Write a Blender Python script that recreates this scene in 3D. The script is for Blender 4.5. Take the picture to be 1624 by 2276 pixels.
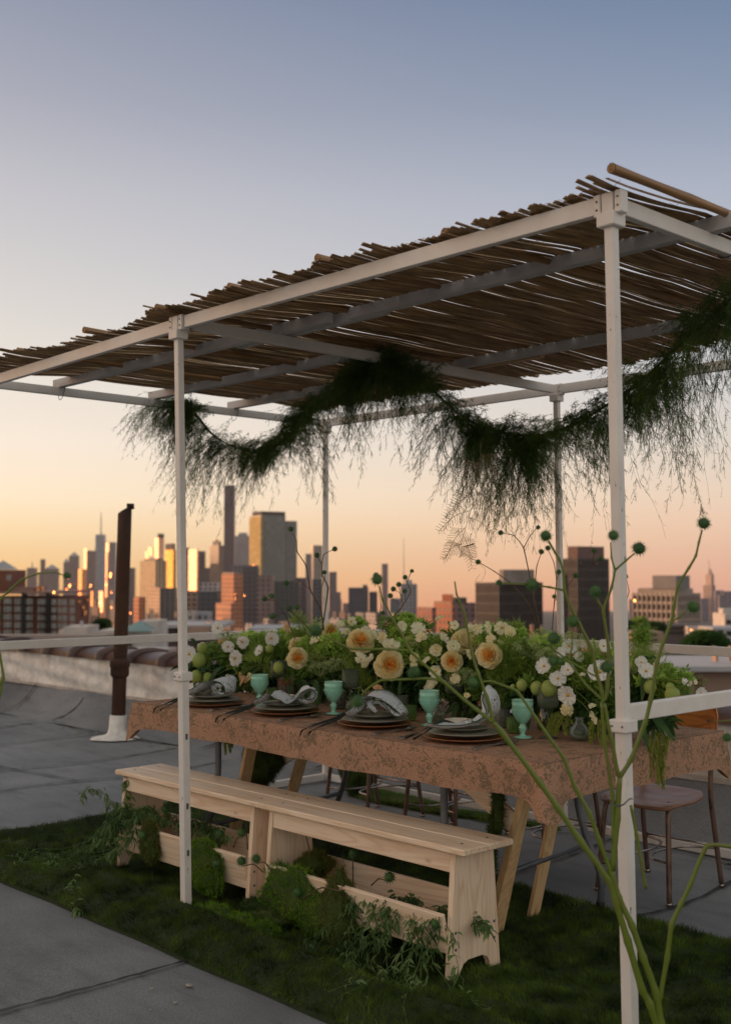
import bpy, math, random
import numpy as np
from mathutils import Vector, Matrix
random.seed(7); rng = np.random.default_rng(11)
for o in list(bpy.data.objects): bpy.data.objects.remove(o)
S = bpy.context.scene
COL = S.collection
# ------------------------------------------------------------------ camera
CAM = Vector((1.7852, -2.6149, 1.3594))
YAW, PITCH, ROLL, FPX = 0.8131, 0.054, -0.0013, 2547.45
CXP, CYP = 812.0, 1138.0
cp, sp, cy, sy = math.cos(PITCH), math.sin(PITCH), math.cos(YAW), math.sin(YAW)
FW = Vector((-sy*cp, cy*cp, sp)); R0 = Vector((cy, sy, 0)); U0 = R0.cross(FW)
RT = math.cos(ROLL)*R0 + math.sin(ROLL)*U0; UP = -math.sin(ROLL)*R0 + math.cos(ROLL)*U0
RH = Vector((cy, sy, 0)); FH = Vector((-sy, cy, 0))
def ray(x, y): return FW + (x-CXP)/FPX*RT - (y-CYP)/FPX*UP
def P(x, y, d): return CAM + ray(x, y)*d
def PZ(x, y, z): r = ray(x, y); return CAM + r*((z-CAM.z)/r.z)
def PY(x, y, Y): r = ray(x, y); return CAM + r*((Y-CAM.y)/r.y)
def PX(x, y, X): r = ray(x, y); return CAM + r*((X-CAM.x)/r.x)
cd = bpy.data.cameras.new('camera'); co = bpy.data.objects.new('camera', cd); COL.objects.link(co)
co.matrix_world = Matrix(((RT.x, UP.x, -FW.x, CAM.x), (RT.y, UP.y, -FW.y, CAM.y), (RT.z, UP.z, -FW.z, CAM.z), (0, 0, 0, 1)))
cd.sensor_fit = 'VERTICAL'; cd.sensor_height = 36; cd.sensor_width = 25.67; cd.lens = FPX/2276*36
cd.clip_start = 0.05; cd.clip_end = 30000
cd.dof.use_dof = True; cd.dof.focus_distance = 4.2; cd.dof.aperture_fstop = 3.4
S.camera = co
S.view_settings.view_transform = 'Standard'; S.view_settings.look = 'None'
S.view_settings.exposure = 0.0; S.view_settings.gamma = 1
S.render.resolution_x = 730; S.render.resolution_y = 1024
# ------------------------------------------------------------------ sun and sky
TILT = math.radians(1.69)                                  # the roof slopes a little against the true horizon
TUP = (Vector((0, 0, 1))*math.cos(TILT) + FH*math.sin(TILT)).normalized()
SUN_EL = math.radians(4.5)
SUNH = (-0.965*RH + 0.26*FH).normalized()
SUND = (SUNH*math.cos(SUN_EL) + Vector((0, 0, 1))*math.sin(SUN_EL)).normalized()
sl = bpy.data.lights.new('sun', 'SUN'); sl.energy = 4.2; sl.angle = math.radians(0.6); sl.color = (1.0, 0.54, 0.28)
so = bpy.data.objects.new('sun', sl); COL.objects.link(so); so.rotation_euler = SUND.to_track_quat('Z', 'Y').to_euler()
so.location = (0, 0, 30)
W = bpy.data.worlds.new('World'); S.world = W; W.use_nodes = True
nt = W.node_tree; nt.nodes.clear()
def N(t, typ, **kw):
    n = t.nodes.new(typ)
    for k, v in kw.items():
        if k.startswith('i_'):
            key = k[2:]; key = int(key) if key.isdigit() else key.replace('_', ' ')
            n.inputs[key].default_value = v
        else: setattr(n, k, v)
    return n
def lin(c): return tuple(((v/255)/12.92 if v/255 <= .04045 else (((v/255)+.055)/1.055)**2.4) for v in c)
tc = N(nt, 'ShaderNodeTexCoord')
def vdot(vec):
    n = N(nt, 'ShaderNodeVectorMath', operation='DOT_PRODUCT'); n.inputs[1].default_value = vec
    nt.links.new(tc.outputs['Generated'], n.inputs[0]); return n.outputs['Value']
def ramp(tree, src, stops, interp='LINEAR'):
    r = N(tree, 'ShaderNodeValToRGB'); r.color_ramp.interpolation = interp
    e = r.color_ramp.elements
    while len(e) > 1: e.remove(e[-1])
    e[0].position = stops[0][0]; e[0].color = (*stops[0][1], 1)
    for p, c in stops[1:]:
        q = e.new(p); q.color = (*c, 1)
    if src is not None: tree.links.new(src, r.inputs['Fac'])
    return r.outputs['Color']
def maprange(tree, src, a, b, c=0, d=1):
    m = N(tree, 'ShaderNodeMapRange'); m.inputs[1].default_value = a; m.inputs[2].default_value = b
    m.inputs[3].default_value = c; m.inputs[4].default_value = d; m.clamp = True
    tree.links.new(src, m.inputs[0]); return m.outputs[0]
el = maprange(nt, vdot(TUP), -0.06, 0.94)
def E_(deg): return min(1, max(0, math.sin(math.radians(deg))+0.06))
left = [(E_(-2), (190, 130, 100)), (E_(0), (255, 176, 88)), (E_(1.5), (255, 202, 122)), (E_(3.2), (255, 222, 166)), (E_(5.4), (255, 234, 204)), (E_(8), (248, 232, 216)), (E_(11), (232, 223, 212)),
        (E_(15), (214, 209, 206)), (E_(20), (192, 190, 196)), (E_(24), (166, 167, 180)), (E_(29), (140, 146, 166)), (E_(50), (178, 175, 168)), (1, (170, 169, 166))]
right = [(E_(-2), (160, 118, 112)), (E_(0), (226, 154, 134)), (E_(1.5), (240, 180, 150)), (E_(3.2), (243, 199, 170)), (E_(5.4), (236, 210, 188)), (E_(8), (222, 211, 200)), (E_(11), (209, 205, 205)),
         (E_(15), (190, 192, 200)), (E_(20), (166, 173, 190)), (E_(24), (134, 148, 172)), (E_(29), (102, 124, 156)), (E_(50), (172, 172, 168)), (1, (170, 169, 166))]
east = [(0, (150, 147, 142)), (E_(0), (212, 200, 186)), (E_(6), (228, 216, 202)), (E_(14), (222, 214, 204)), (E_(30), (206, 202, 196)), (E_(50), (184, 181, 175)), (1, (170, 169, 166))]
ce = ramp(nt, el, [(p, lin(c)) for p, c in east])
cl = ramp(nt, el, [(p, lin(c)) for p, c in left]); cr = ramp(nt, el, [(p, lin(c)) for p, c in right])
azf = maprange(nt, vdot(RH), -0.30, 0.30)
mx = N(nt, 'ShaderNodeMix', data_type='RGBA'); nt.links.new(azf, mx.inputs[0]); nt.links.new(cl, mx.inputs[6]); nt.links.new(cr, mx.inputs[7])
ebf = maprange(nt, vdot(-FH+RH*.35), -0.35, 0.45); mx0 = mx; mx = N(nt, 'ShaderNodeMix', data_type='RGBA'); nt.links.new(ebf, mx.inputs[0]); nt.links.new(mx0.outputs[2], mx.inputs[6]); nt.links.new(ce, mx.inputs[7])
sd = maprange(nt, vdot(SUND), 0.80, 1.0)
pw = N(nt, 'ShaderNodeMath', operation='POWER'); nt.links.new(sd, pw.inputs[0]); pw.inputs[1].default_value = 2.5
glow = N(nt, 'ShaderNodeMix', data_type='RGBA'); nt.links.new(pw.outputs[0], glow.inputs[0]); nt.links.new(mx.outputs[2], glow.inputs[6]); glow.inputs[7].default_value = (2.6, 1.25, 0.5, 1)
sky = N(nt, 'ShaderNodeTexSky'); sky.sky_type = 'NISHITA'; sky.sun_disc = False
sky.sun_elevation = SUN_EL; sky.sun_rotation = math.atan2(SUND.x, SUND.y); sky.air_density = 1.0; sky.dust_density = 1.5
bg1 = N(nt, 'ShaderNodeBackground'); nt.links.new(glow.outputs[2], bg1.inputs['Color']); bg1.inputs['Strength'].default_value = 1.0
bg2 = N(nt, 'ShaderNodeBackground'); nt.links.new(sky.outputs[0], bg2.inputs['Color']); bg2.inputs['Strength'].default_value = 0.02
ad = N(nt, 'ShaderNodeAddShader'); nt.links.new(bg1.outputs[0], ad.inputs[0]); nt.links.new(bg2.outputs[0], ad.inputs[1])
wo = N(nt, 'ShaderNodeOutputWorld'); nt.links.new(ad.outputs[0], wo.inputs['Surface'])
# ------------------------------------------------------------------ materials
MATS = {}
def newmat(name):
    m = bpy.data.materials.new(name); m.use_nodes = True; t = m.node_tree; t.nodes.clear()
    o = N(t, 'ShaderNodeOutputMaterial'); b = N(t, 'ShaderNodeBsdfPrincipled'); t.links.new(b.outputs[0], o.inputs[0])
    MATS[name] = m; return m, t, b, o
def noise(t, scale, stretch=(1, 1, 1), detail=4, coord='Object', rough=.55, dist=0.0):
    c = N(t, 'ShaderNodeTexCoord'); mp = N(t, 'ShaderNodeMapping'); mp.inputs['Scale'].default_value = stretch
    t.links.new(c.outputs[coord], mp.inputs[0]); n = N(t, 'ShaderNodeTexNoise'); n.inputs['Scale'].default_value = scale
    n.inputs['Detail'].default_value = detail; n.inputs['Roughness'].default_value = rough; n.inputs['Distortion'].default_value = dist
    t.links.new(mp.outputs[0], n.inputs['Vector']); return n.outputs['Fac'], mp.outputs[0]
def bump(t, b, src, strength, dist=0.01):
    n = N(t, 'ShaderNodeBump'); n.inputs['Strength'].default_value = strength; n.inputs['Distance'].default_value = dist
    t.links.new(src, n.inputs['Height']); t.links.new(n.outputs[0], b.inputs['Normal'])
def mat(name, c1, c2=None, scale=6, rough=.6, lo=.35, hi=.65, stretch=(1, 1, 1), bmp=0, bd=.003, metal=0, coat=0, detail=5, bscale=None, spec=.5, tl=0):
    m, t, b, o = newmat(name)
    b.inputs['Roughness'].default_value = rough; b.inputs['Metallic'].default_value = metal; b.inputs['Coat Weight'].default_value = coat
    b.inputs['Specular IOR Level'].default_value = spec
    f, v = noise(t, scale, stretch, detail)
    c = ramp(t, f, [(lo, c1), (hi, c2 or c1)]); t.links.new(c, b.inputs['Base Color'])
    if bmp:
        f2 = f if bscale is None else noise(t, bscale, stretch, 6)[0]
        bump(t, b, f2, bmp, bd)
    if tl:
        tr = N(t, 'ShaderNodeBsdfTranslucent'); t.links.new(c, tr.inputs[0]); ms = N(t, 'ShaderNodeMixShader'); ms.inputs[0].default_value = tl
        t.links.new(b.outputs[0], ms.inputs[1]); t.links.new(tr.outputs[0], ms.inputs[2]); t.links.new(ms.outputs[0], o.inputs[0])
    return m
def leafmat(name, c1, c2, scale=9, tl=.35, rough=.5): return mat(name, c1, c2, scale=scale, rough=rough, tl=tl, detail=3, spec=.35)
def wood(name, c1, c2, axis, ring=26, rough=.5, knots=True):
    m, t, b, o = newmat(name); b.inputs['Roughness'].default_value = rough
    st = [1, 1, 1]; st[axis] = .07
    f, v = noise(t, ring*.5, tuple(st), 3, dist=.6)
    w = N(t, 'ShaderNodeMath', operation='MULTIPLY'); w.inputs[1].default_value = 9; t.links.new(f, w.inputs[0])
    fr = N(t, 'ShaderNodeMath', operation='PINGPONG'); fr.inputs[1].default_value = .5; t.links.new(w.outputs[0], fr.inputs[0])
    g, _ = noise(t, 240, tuple([s*1.0 if i != axis else .03 for i, s in enumerate((1, 1, 1))]), 2)
    ad_ = N(t, 'ShaderNodeMath', operation='MULTIPLY_ADD'); ad_.inputs[1].default_value = .35; t.links.new(g, ad_.inputs[0]); t.links.new(fr.outputs[0], ad_.inputs[2])
    c = ramp(t, ad_.outputs[0], [(.10, c2), (.46, c1), (.8, tuple(x*1.06 for x in c1))])
    if knots:
        vo = N(t, 'ShaderNodeTexVoronoi'); vo.inputs['Scale'].default_value = 3.1
        mp = N(t, 'ShaderNodeMapping'); s2 = [1.6, 1.6, 1.6]; s2[axis] = .8; mp.inputs['Scale'].default_value = s2; mp.inputs['Location'].default_value = (.3, .7, .2)
        tcn = N(t, 'ShaderNodeTexCoord'); t.links.new(tcn.outputs['Object'], mp.inputs[0]); t.links.new(mp.outputs[0], vo.inputs['Vector'])
        kf = maprange(t, vo.outputs['Distance'], .035, .075, 1, 0)
        mm = N(t, 'ShaderNodeMix', data_type='RGBA'); t.links.new(kf, mm.inputs[0]); t.links.new(c, mm.inputs[6]); mm.inputs[7].default_value = (c2[0]*.45, c2[1]*.32, c2[2]*.25, 1); c = mm.outputs[2]
    t.links.new(c, b.inputs['Base Color']); bump(t, b, ad_.outputs[0], .15, .0008); return m
def glass(name, col, rough=.03, ior=1.45, refl=.75, lo=.16):
    m, t, b, o = newmat(name)
    tr = N(t, 'ShaderNodeBsdfTransparent'); lw = N(t, 'ShaderNodeLayerWeight'); lw.inputs[0].default_value = .35
    c = ramp(t, lw.outputs['Facing'], [(0, col), (.75, tuple(q**1.6 for q in col)), (1, tuple(q**3 for q in col))]); t.links.new(c, tr.inputs[0])
    b.inputs['Base Color'].default_value = (*[q*.62 for q in col], 1); b.inputs['Roughness'].default_value = rough
    f, v = noise(t, 8); mr = N(t, 'ShaderNodeMapRange'); mr.inputs[3].default_value = lo; mr.inputs[4].default_value = lo*1.6; t.links.new(f, mr.inputs[0])
    fa = N(t, 'ShaderNodeMath', operation='MULTIPLY_ADD'); t.links.new(lw.outputs['Fresnel'], fa.inputs[0]); fa.inputs[1].default_value = refl; t.links.new(mr.outputs[0], fa.inputs[2])
    ms = N(t, 'ShaderNodeMixShader'); t.links.new(fa.outputs[0], ms.inputs[0]); t.links.new(tr.outputs[0], ms.inputs[1]); t.links.new(b.outputs[0], ms.inputs[2]); t.links.new(ms.outputs[0], o.inputs[0]); return m
def glass_solid(name, col, rough=.03, ior=1.45):
    m, t, b, o = newmat(name)
    b.inputs['Base Color'].default_value = (*col, 1); b.inputs['Roughness'].default_value = rough; b.inputs['IOR'].default_value = ior
    b.inputs['Transmission Weight'].default_value = 1
    f, v = noise(t, 8); r = N(t, 'ShaderNodeMapRange'); r.inputs[3].default_value = rough; r.inputs[4].default_value = rough+.06; t.links.new(f, r.inputs[0]); t.links.new(r.outputs[0], b.inputs['Roughness'])
    return m
white_paint = mat('white paint', (.80, .77, .73), (.72, .68, .64), scale=14, rough=.42, bmp=.12, bd=.001, bscale=60, lo=.3, hi=.75)
def chipped():
    m, t, b, o = newmat('chipped white paint'); b.inputs['Roughness'].default_value = .42
    f, v = noise(t, 9, (1, 1, 1), 3); f2, v2 = noise(t, 60, (1, 1, .35), 5)
    c = ramp(t, f, [(.3, (.80, .77, .73)), (.75, (.70, .66, .62))])
    mk = maprange(t, f2, .665, .70); mm = N(t, 'ShaderNodeMix', data_type='RGBA'); t.links.new(mk, mm.inputs[0]); t.links.new(c, mm.inputs[6]); mm.inputs[7].default_value = (.12, .1, .09, 1)
    t.links.new(mm.outputs[2], b.inputs['Base Color']); bump(t, b, f2, .1, .001); return m
post_paint = chipped()
purlin_paint = mat('grey white painted lumber', (.60, .58, .57), (.46, .44, .43), scale=18, stretch=(.2, 1, 1), rough=.65, bmp=.3, bd=.002)
raw_lumber = wood('raw lumber', (.55, .33, .17), (.36, .19, .09), 0)
pine_x = wood('pine along bench', (.90, .71, .53), (.76, .53, .34), 0)
pine_z = wood('pine upright', (.90, .71, .53), (.75, .52, .33), 2)
pine_y = wood('pine across', (.90, .70, .52), (.75, .52, .33), 1)
lumber_z = wood('trestle lumber', (.76, .52, .28), (.60, .37, .17), 2)
rust = mat('rusty iron', (.030, .013, .008), (.085, .034, .015), scale=7, rough=.85, bmp=.5, bd=.004, lo=.35, hi=.7, stretch=(1, 1, .35), detail=8)
silver_coat = mat('aluminium roof coating', (.92, .89, .83), (.66, .63, .59), scale=10, rough=.5, bmp=1, bd=.03, detail=7, bscale=7)
tile_clay = mat('dark glazed coping clay', (.12, .062, .048), (.045, .028, .026), scale=4, rough=.42, bmp=.4, bd=.01, stretch=(1, 1, 1))
flash_strip = mat('painted flashing strip', (.62, .56, .50), (.42, .37, .34), scale=8, rough=.5, bmp=.2)
tar = mat('black tar', (.012, .012, .014), (.03, .03, .033), scale=30, rough=.6, bmp=.5)
dark_metal = mat('grey powder coated steel', (.10, .11, .125), (.14, .15, .165), scale=12, rough=.4, metal=.3)
black_rubber = mat('black rubber', (.01, .01, .011), (.02, .02, .02), rough=.6)
chair_metal = mat('worn brown enamelled steel', (.20, .125, .095), (.07, .04, .032), scale=26, rough=.32, lo=.55, hi=.72, metal=.35, stretch=(1, 1, .4))
chrome = mat('worn chrome', (.45, .38, .34), (.25, .2, .17), scale=20, rough=.22, metal=1)
seat_ply = mat('varnished plywood', (.34, .17, .10), (.22, .105, .06), scale=7, rough=.42, coat=.08, stretch=(.3, 2, 2), bmp=.05)
back_ply = wood('amber varnished plywood', (.56, .21, .05), (.33, .10, .022), 0, rough=.28, knots=False)
steel = mat('polished cutlery steel', (.40, .39, .39), (.33, .32, .32), scale=20, rough=.18, metal=1)
bowl_mat = mat('cream ceramic', (.70, .64, .54), (.62, .56, .46), scale=10, rough=.35)
plate_mat = mat('sage stoneware glaze', (.13, .135, .105), (.17, .17, .13), scale=16, rough=.32, coat=.2)
rim_mat = mat('pale plate rim', (.34, .32, .26), rough=.35)
charger_mat = wood('acacia charger', (.36, .135, .05), (.18, .06, .024), 0, rough=.35, knots=False)
jade = mat('milk glass jade', (.30, .66, .50), (.35, .71, .55), scale=20, rough=.2, coat=.5)
jb = jade.node_tree.nodes['Principled BSDF']; jb.inputs['Subsurface Weight'].default_value = .25; jb.inputs['Subsurface Radius'].default_value = (.02, .03, .03); jb.inputs['Subsurface Scale'].default_value = .4
green_glass = glass('smoky green glass', (.52, .60, .44)); votive_glass = glass('green ribbed glass', (.66, .84, .42), lo=.10); clear_glass = glass('clear glass', (.90, .93, .89), lo=.04); smoke_glass = glass('smoked crystal', (.62, .64, .54)); dark_vase = mat('dark green vase glass', (.035, .05, .018), (.05, .07, .025), rough=.12, coat=.6)
wicker = mat('copper wicker', (.40, .17, .09), (.28, .11, .055), scale=40, rough=.5, bmp=.3)
ribbon_mat = mat('black green velvet ribbon', (.012, .018, .012), (.02, .026, .018), scale=40, rough=.8)
tie_mat = mat('navy zip tie', (.01, .02, .06), rough=.4)
wire_mat = mat('twine wire', (.35, .27, .18), rough=.6)
G1 = leafmat('mid green leaf', (.13, .25, .04), (.26, .42, .08)); G2 = leafmat('dark green leaf', (.030, .075, .022), (.065, .14, .035)); G3 = leafmat('bright lime leaf', (.38, .58, .10), (.54, .72, .18))
G4 = leafmat('feather green', (.20, .33, .05), (.36, .50, .10)); GU = leafmat('umbel green', (.32, .44, .15), (.58, .66, .34), scale=30)
GF = leafmat('asparagus fern green', (.034, .075, .012), (.10, .18, .032), scale=5, tl=.4); GFD = leafmat('pale dried fern', (.42, .30, .14), (.55, .42, .22), tl=.5)
GV = leafmat('vine leaf green', (.05, .115, .03), (.20, .30, .10), scale=6); stem_g = mat('green stem', (.15, .22, .03), (.24, .30, .05), scale=9, rough=.45, stretch=(1, 1, .4)); stem_b = mat('brown branch', (.085, .05, .028), (.15, .10, .05), scale=12, rough=.7)
stem_m = mat('olive plant stem', (.13, .175, .018), (.15, .105, .035), scale=5, rough=.42, lo=.5, hi=.8, bmp=.2); pod_mat = mat('spiky pod green', (.03, .085, .02), (.07, .16, .035), scale=40, rough=.6)
cream = leafmat('cream apricot petal', (.96, .86, .50), (.97, .92, .66), scale=12, tl=.4); innerp = leafmat('apricot inner petal', (.95, .70, .28), (.95, .82, .46), scale=14, tl=.4); apricot = leafmat('orange stamen petal', (.95, .44, .05), (.97, .60, .16), scale=20, tl=.3)
whitep = leafmat('white petal', (.90, .90, .84), (.94, .93, .89), tl=.4); pale = leafmat('pale lemon petal', (.90, .89, .60), (.94, .92, .72), tl=.4); yellow = mat('yellow disc floret', (.75, .42, .04), (.5, .22, .02), scale=60, rough=.8)
peach = leafmat('peach petal', (.80, .50, .26), (.84, .62, .36), tl=.35); balloon = leafmat('lime balloon fruit', (.36, .46, .10), (.46, .54, .16), scale=30, tl=.3); amar = leafmat('chartreuse amaranth', (.30, .35, .05), (.40, .44, .10), scale=60, tl=.2)
mossA = leafmat('bright moss', (.08, .19, .010), (.19, .33, .022), tl=.2, rough=.9); mossB = leafmat('olive brown moss', (.17, .14, .03), (.09, .13, .02), tl=.2, rough=.9); mossC = leafmat('dark moss', (.035, .065, .012), (.07, .10, .02), tl=.15, rough=.9)
turf_blade = mat('artificial grass blade', (.010, .024, .004), (.140, .215, .028), scale=7, lo=.36, hi=.70, rough=.85, tl=.15, detail=8, spec=.2); turf_base = mat('turf backing', (.010, .022, .004), (.02, .035, .007), scale=60, rough=.95, bmp=.6)
reed = mat('split reed', (.60, .41, .215), (.24, .14, .066), scale=7, rough=.6, stretch=(9, .6, 9), lo=.32, hi=.66, tl=.22, detail=3)
bamboo = mat('bamboo cane', (.38, .21, .085), (.22, .115, .045), scale=8, rough=.4, stretch=(3, .5, 3))
def roofmat():
    m, t, b, o = newmat('mineral roof felt'); b.inputs['Roughness'].default_value = .9
    f, _ = noise(t, 1.3, (1, 1, 1), 6); g, _ = noise(t, 170, (1, 1, 1), 3, rough=.7); h, _ = noise(t, 9, (.35, 1.4, 1), 5)
    c = ramp(t, f, [(.3, (.135, .147, .160)), (.7, (.25, .26, .272))])
    s = ramp(t, h, [(.30, (.80, .80, .80)), (.46, (1, 1, 1)), (.72, (1.08, 1.08, 1.08))])
    g2 = ramp(t, g, [(.30, (.62, .62, .62)), (.5, (1, 1, 1)), (.72, (1.35, 1.35, 1.35))])
    a = N(t, 'ShaderNodeMix', data_type='RGBA', blend_type='MULTIPLY'); a.inputs[0].default_value = 1; t.links.new(c, a.inputs[6]); t.links.new(s, a.inputs[7])
    d = N(t, 'ShaderNodeMix', data_type='RGBA', blend_type='MULTIPLY'); d.inputs[0].default_value = 1; t.links.new(a.outputs[2], d.inputs[6]); t.links.new(g2, d.inputs[7])
    t.links.new(d.outputs[2], b.inputs['Base Color']); bump(t, b, g, .5, .003); return m
roof_felt = roofmat()
def lace():
    m, t, b, o = newmat('lace printed cloth'); b.inputs['Roughness'].default_value = .75
    co_ = N(t, 'ShaderNodeTexCoord'); nz = N(t, 'ShaderNodeTexNoise'); nz.inputs['Scale'].default_value = 14; t.links.new(co_.outputs['Object'], nz.inputs['Vector'])
    mxv = N(t, 'ShaderNodeVectorMath', operation='MULTIPLY_ADD'); mxv.inputs[1].default_value = (.035, .035, .035); t.links.new(nz.outputs['Color'], mxv.inputs[0]); t.links.new(co_.outputs['Object'], mxv.inputs[2])
    def vor(sc, feat='F1'):
        v = N(t, 'ShaderNodeTexVoronoi'); v.inputs['Scale'].default_value = sc; v.feature = feat; t.links.new(mxv.outputs[0], v.inputs['Vector']); return v.outputs['Distance']
    def m2(op, a, bb):
        n = N(t, 'ShaderNodeMath', operation=op)
        for i, q in enumerate((a, bb)):
            if isinstance(q, (int, float)): n.inputs[i].default_value = q
            else: t.links.new(q, n.inputs[i])
        return n.outputs[0]
    big = vor(12); n2, _ = noise(t, 30, (1, 1, 1), 2, dist=1.8); n3, _ = noise(t, 75, (1, 1, 1), 2, dist=1.0); n4, _ = noise(t, 9, (1, 1, 1), 2)
    flower = m2('MULTIPLY', m2('SUBTRACT', .36, big), m2('ADD', .5, m2('MULTIPLY', m2('SINE', m2('MULTIPLY', big, 60), 0), .5)))
    body = m2('GREATER_THAN', m2('ADD', m2('ADD', n2, m2('MULTIPLY', flower, .55)), m2('MULTIPLY', m2('SUBTRACT', n4, .5), .35)), .500)
    hole = m2('GREATER_THAN', m2('ABSOLUTE', m2('SUBTRACT', n3, .5), 0), .028); line = m2('LESS_THAN', m2('ABSOLUTE', m2('SUBTRACT', n2, .43), 0), .010)
    tot = m2('MINIMUM', m2('ADD', m2('MULTIPLY', body, hole), line), 1)
    mm = N(t, 'ShaderNodeMix', data_type='RGBA'); mm.inputs[6].default_value = (.455, .262, .172, 1); mm.inputs[7].default_value = (.185, .135, .085, 1)
    sc = m2('MULTIPLY', tot, .9); t.links.new(sc, mm.inputs[0]); t.links.new(mm.outputs[2], b.inputs['Base Color'])
    f3, _ = noise(t, 6); bump(t, b, f3, .35, .012); b.inputs['Specular IOR Level'].default_value = .12; b.inputs['Roughness'].default_value = .95; return m
lace_mat = lace()
def napkinmat():
    m, t, b, o = newmat('leaf print napkin'); b.inputs['Roughness'].default_value = .85
    co_ = N(t, 'ShaderNodeTexCoord'); v = N(t, 'ShaderNodeTexVoronoi'); v.inputs['Scale'].default_value = 150; v.inputs['Randomness'].default_value = .8
    mp = N(t, 'ShaderNodeMapping'); mp.inputs['Scale'].default_value = (1, 1, .55); t.links.new(co_.outputs['Object'], mp.inputs[0]); t.links.new(mp.outputs[0], v.inputs['Vector'])
    big, _ = noise(t, 22, (1, 1, 1), 2)
    a = N(t, 'ShaderNodeMath', operation='LESS_THAN'); a.inputs[1].default_value = .33; t.links.new(v.outputs['Distance'], a.inputs[0])
    g = N(t, 'ShaderNodeMath', operation='GREATER_THAN'); g.inputs[1].default_value = .50; t.links.new(big, g.inputs[0])
    mu = N(t, 'ShaderNodeMath', operation='MULTIPLY'); t.links.new(a.outputs[0], mu.inputs[0]); t.links.new(g.outputs[0], mu.inputs[1])
    mm = N(t, 'ShaderNodeMix', data_type='RGBA'); t.links.new(mu.outputs[0], mm.inputs[0]); mm.inputs[6].default_value = (.55, .58, .60, 1); mm.inputs[7].default_value = (.05, .10, .055, 1)
    t.links.new(mm.outputs[2], b.inputs['Base Color']); return m
napkin_mat = napkinmat(); napkin_edge = mat('green napkin border', (.05, .085, .06), (.09, .13, .09), scale=90, rough=.9)
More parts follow.
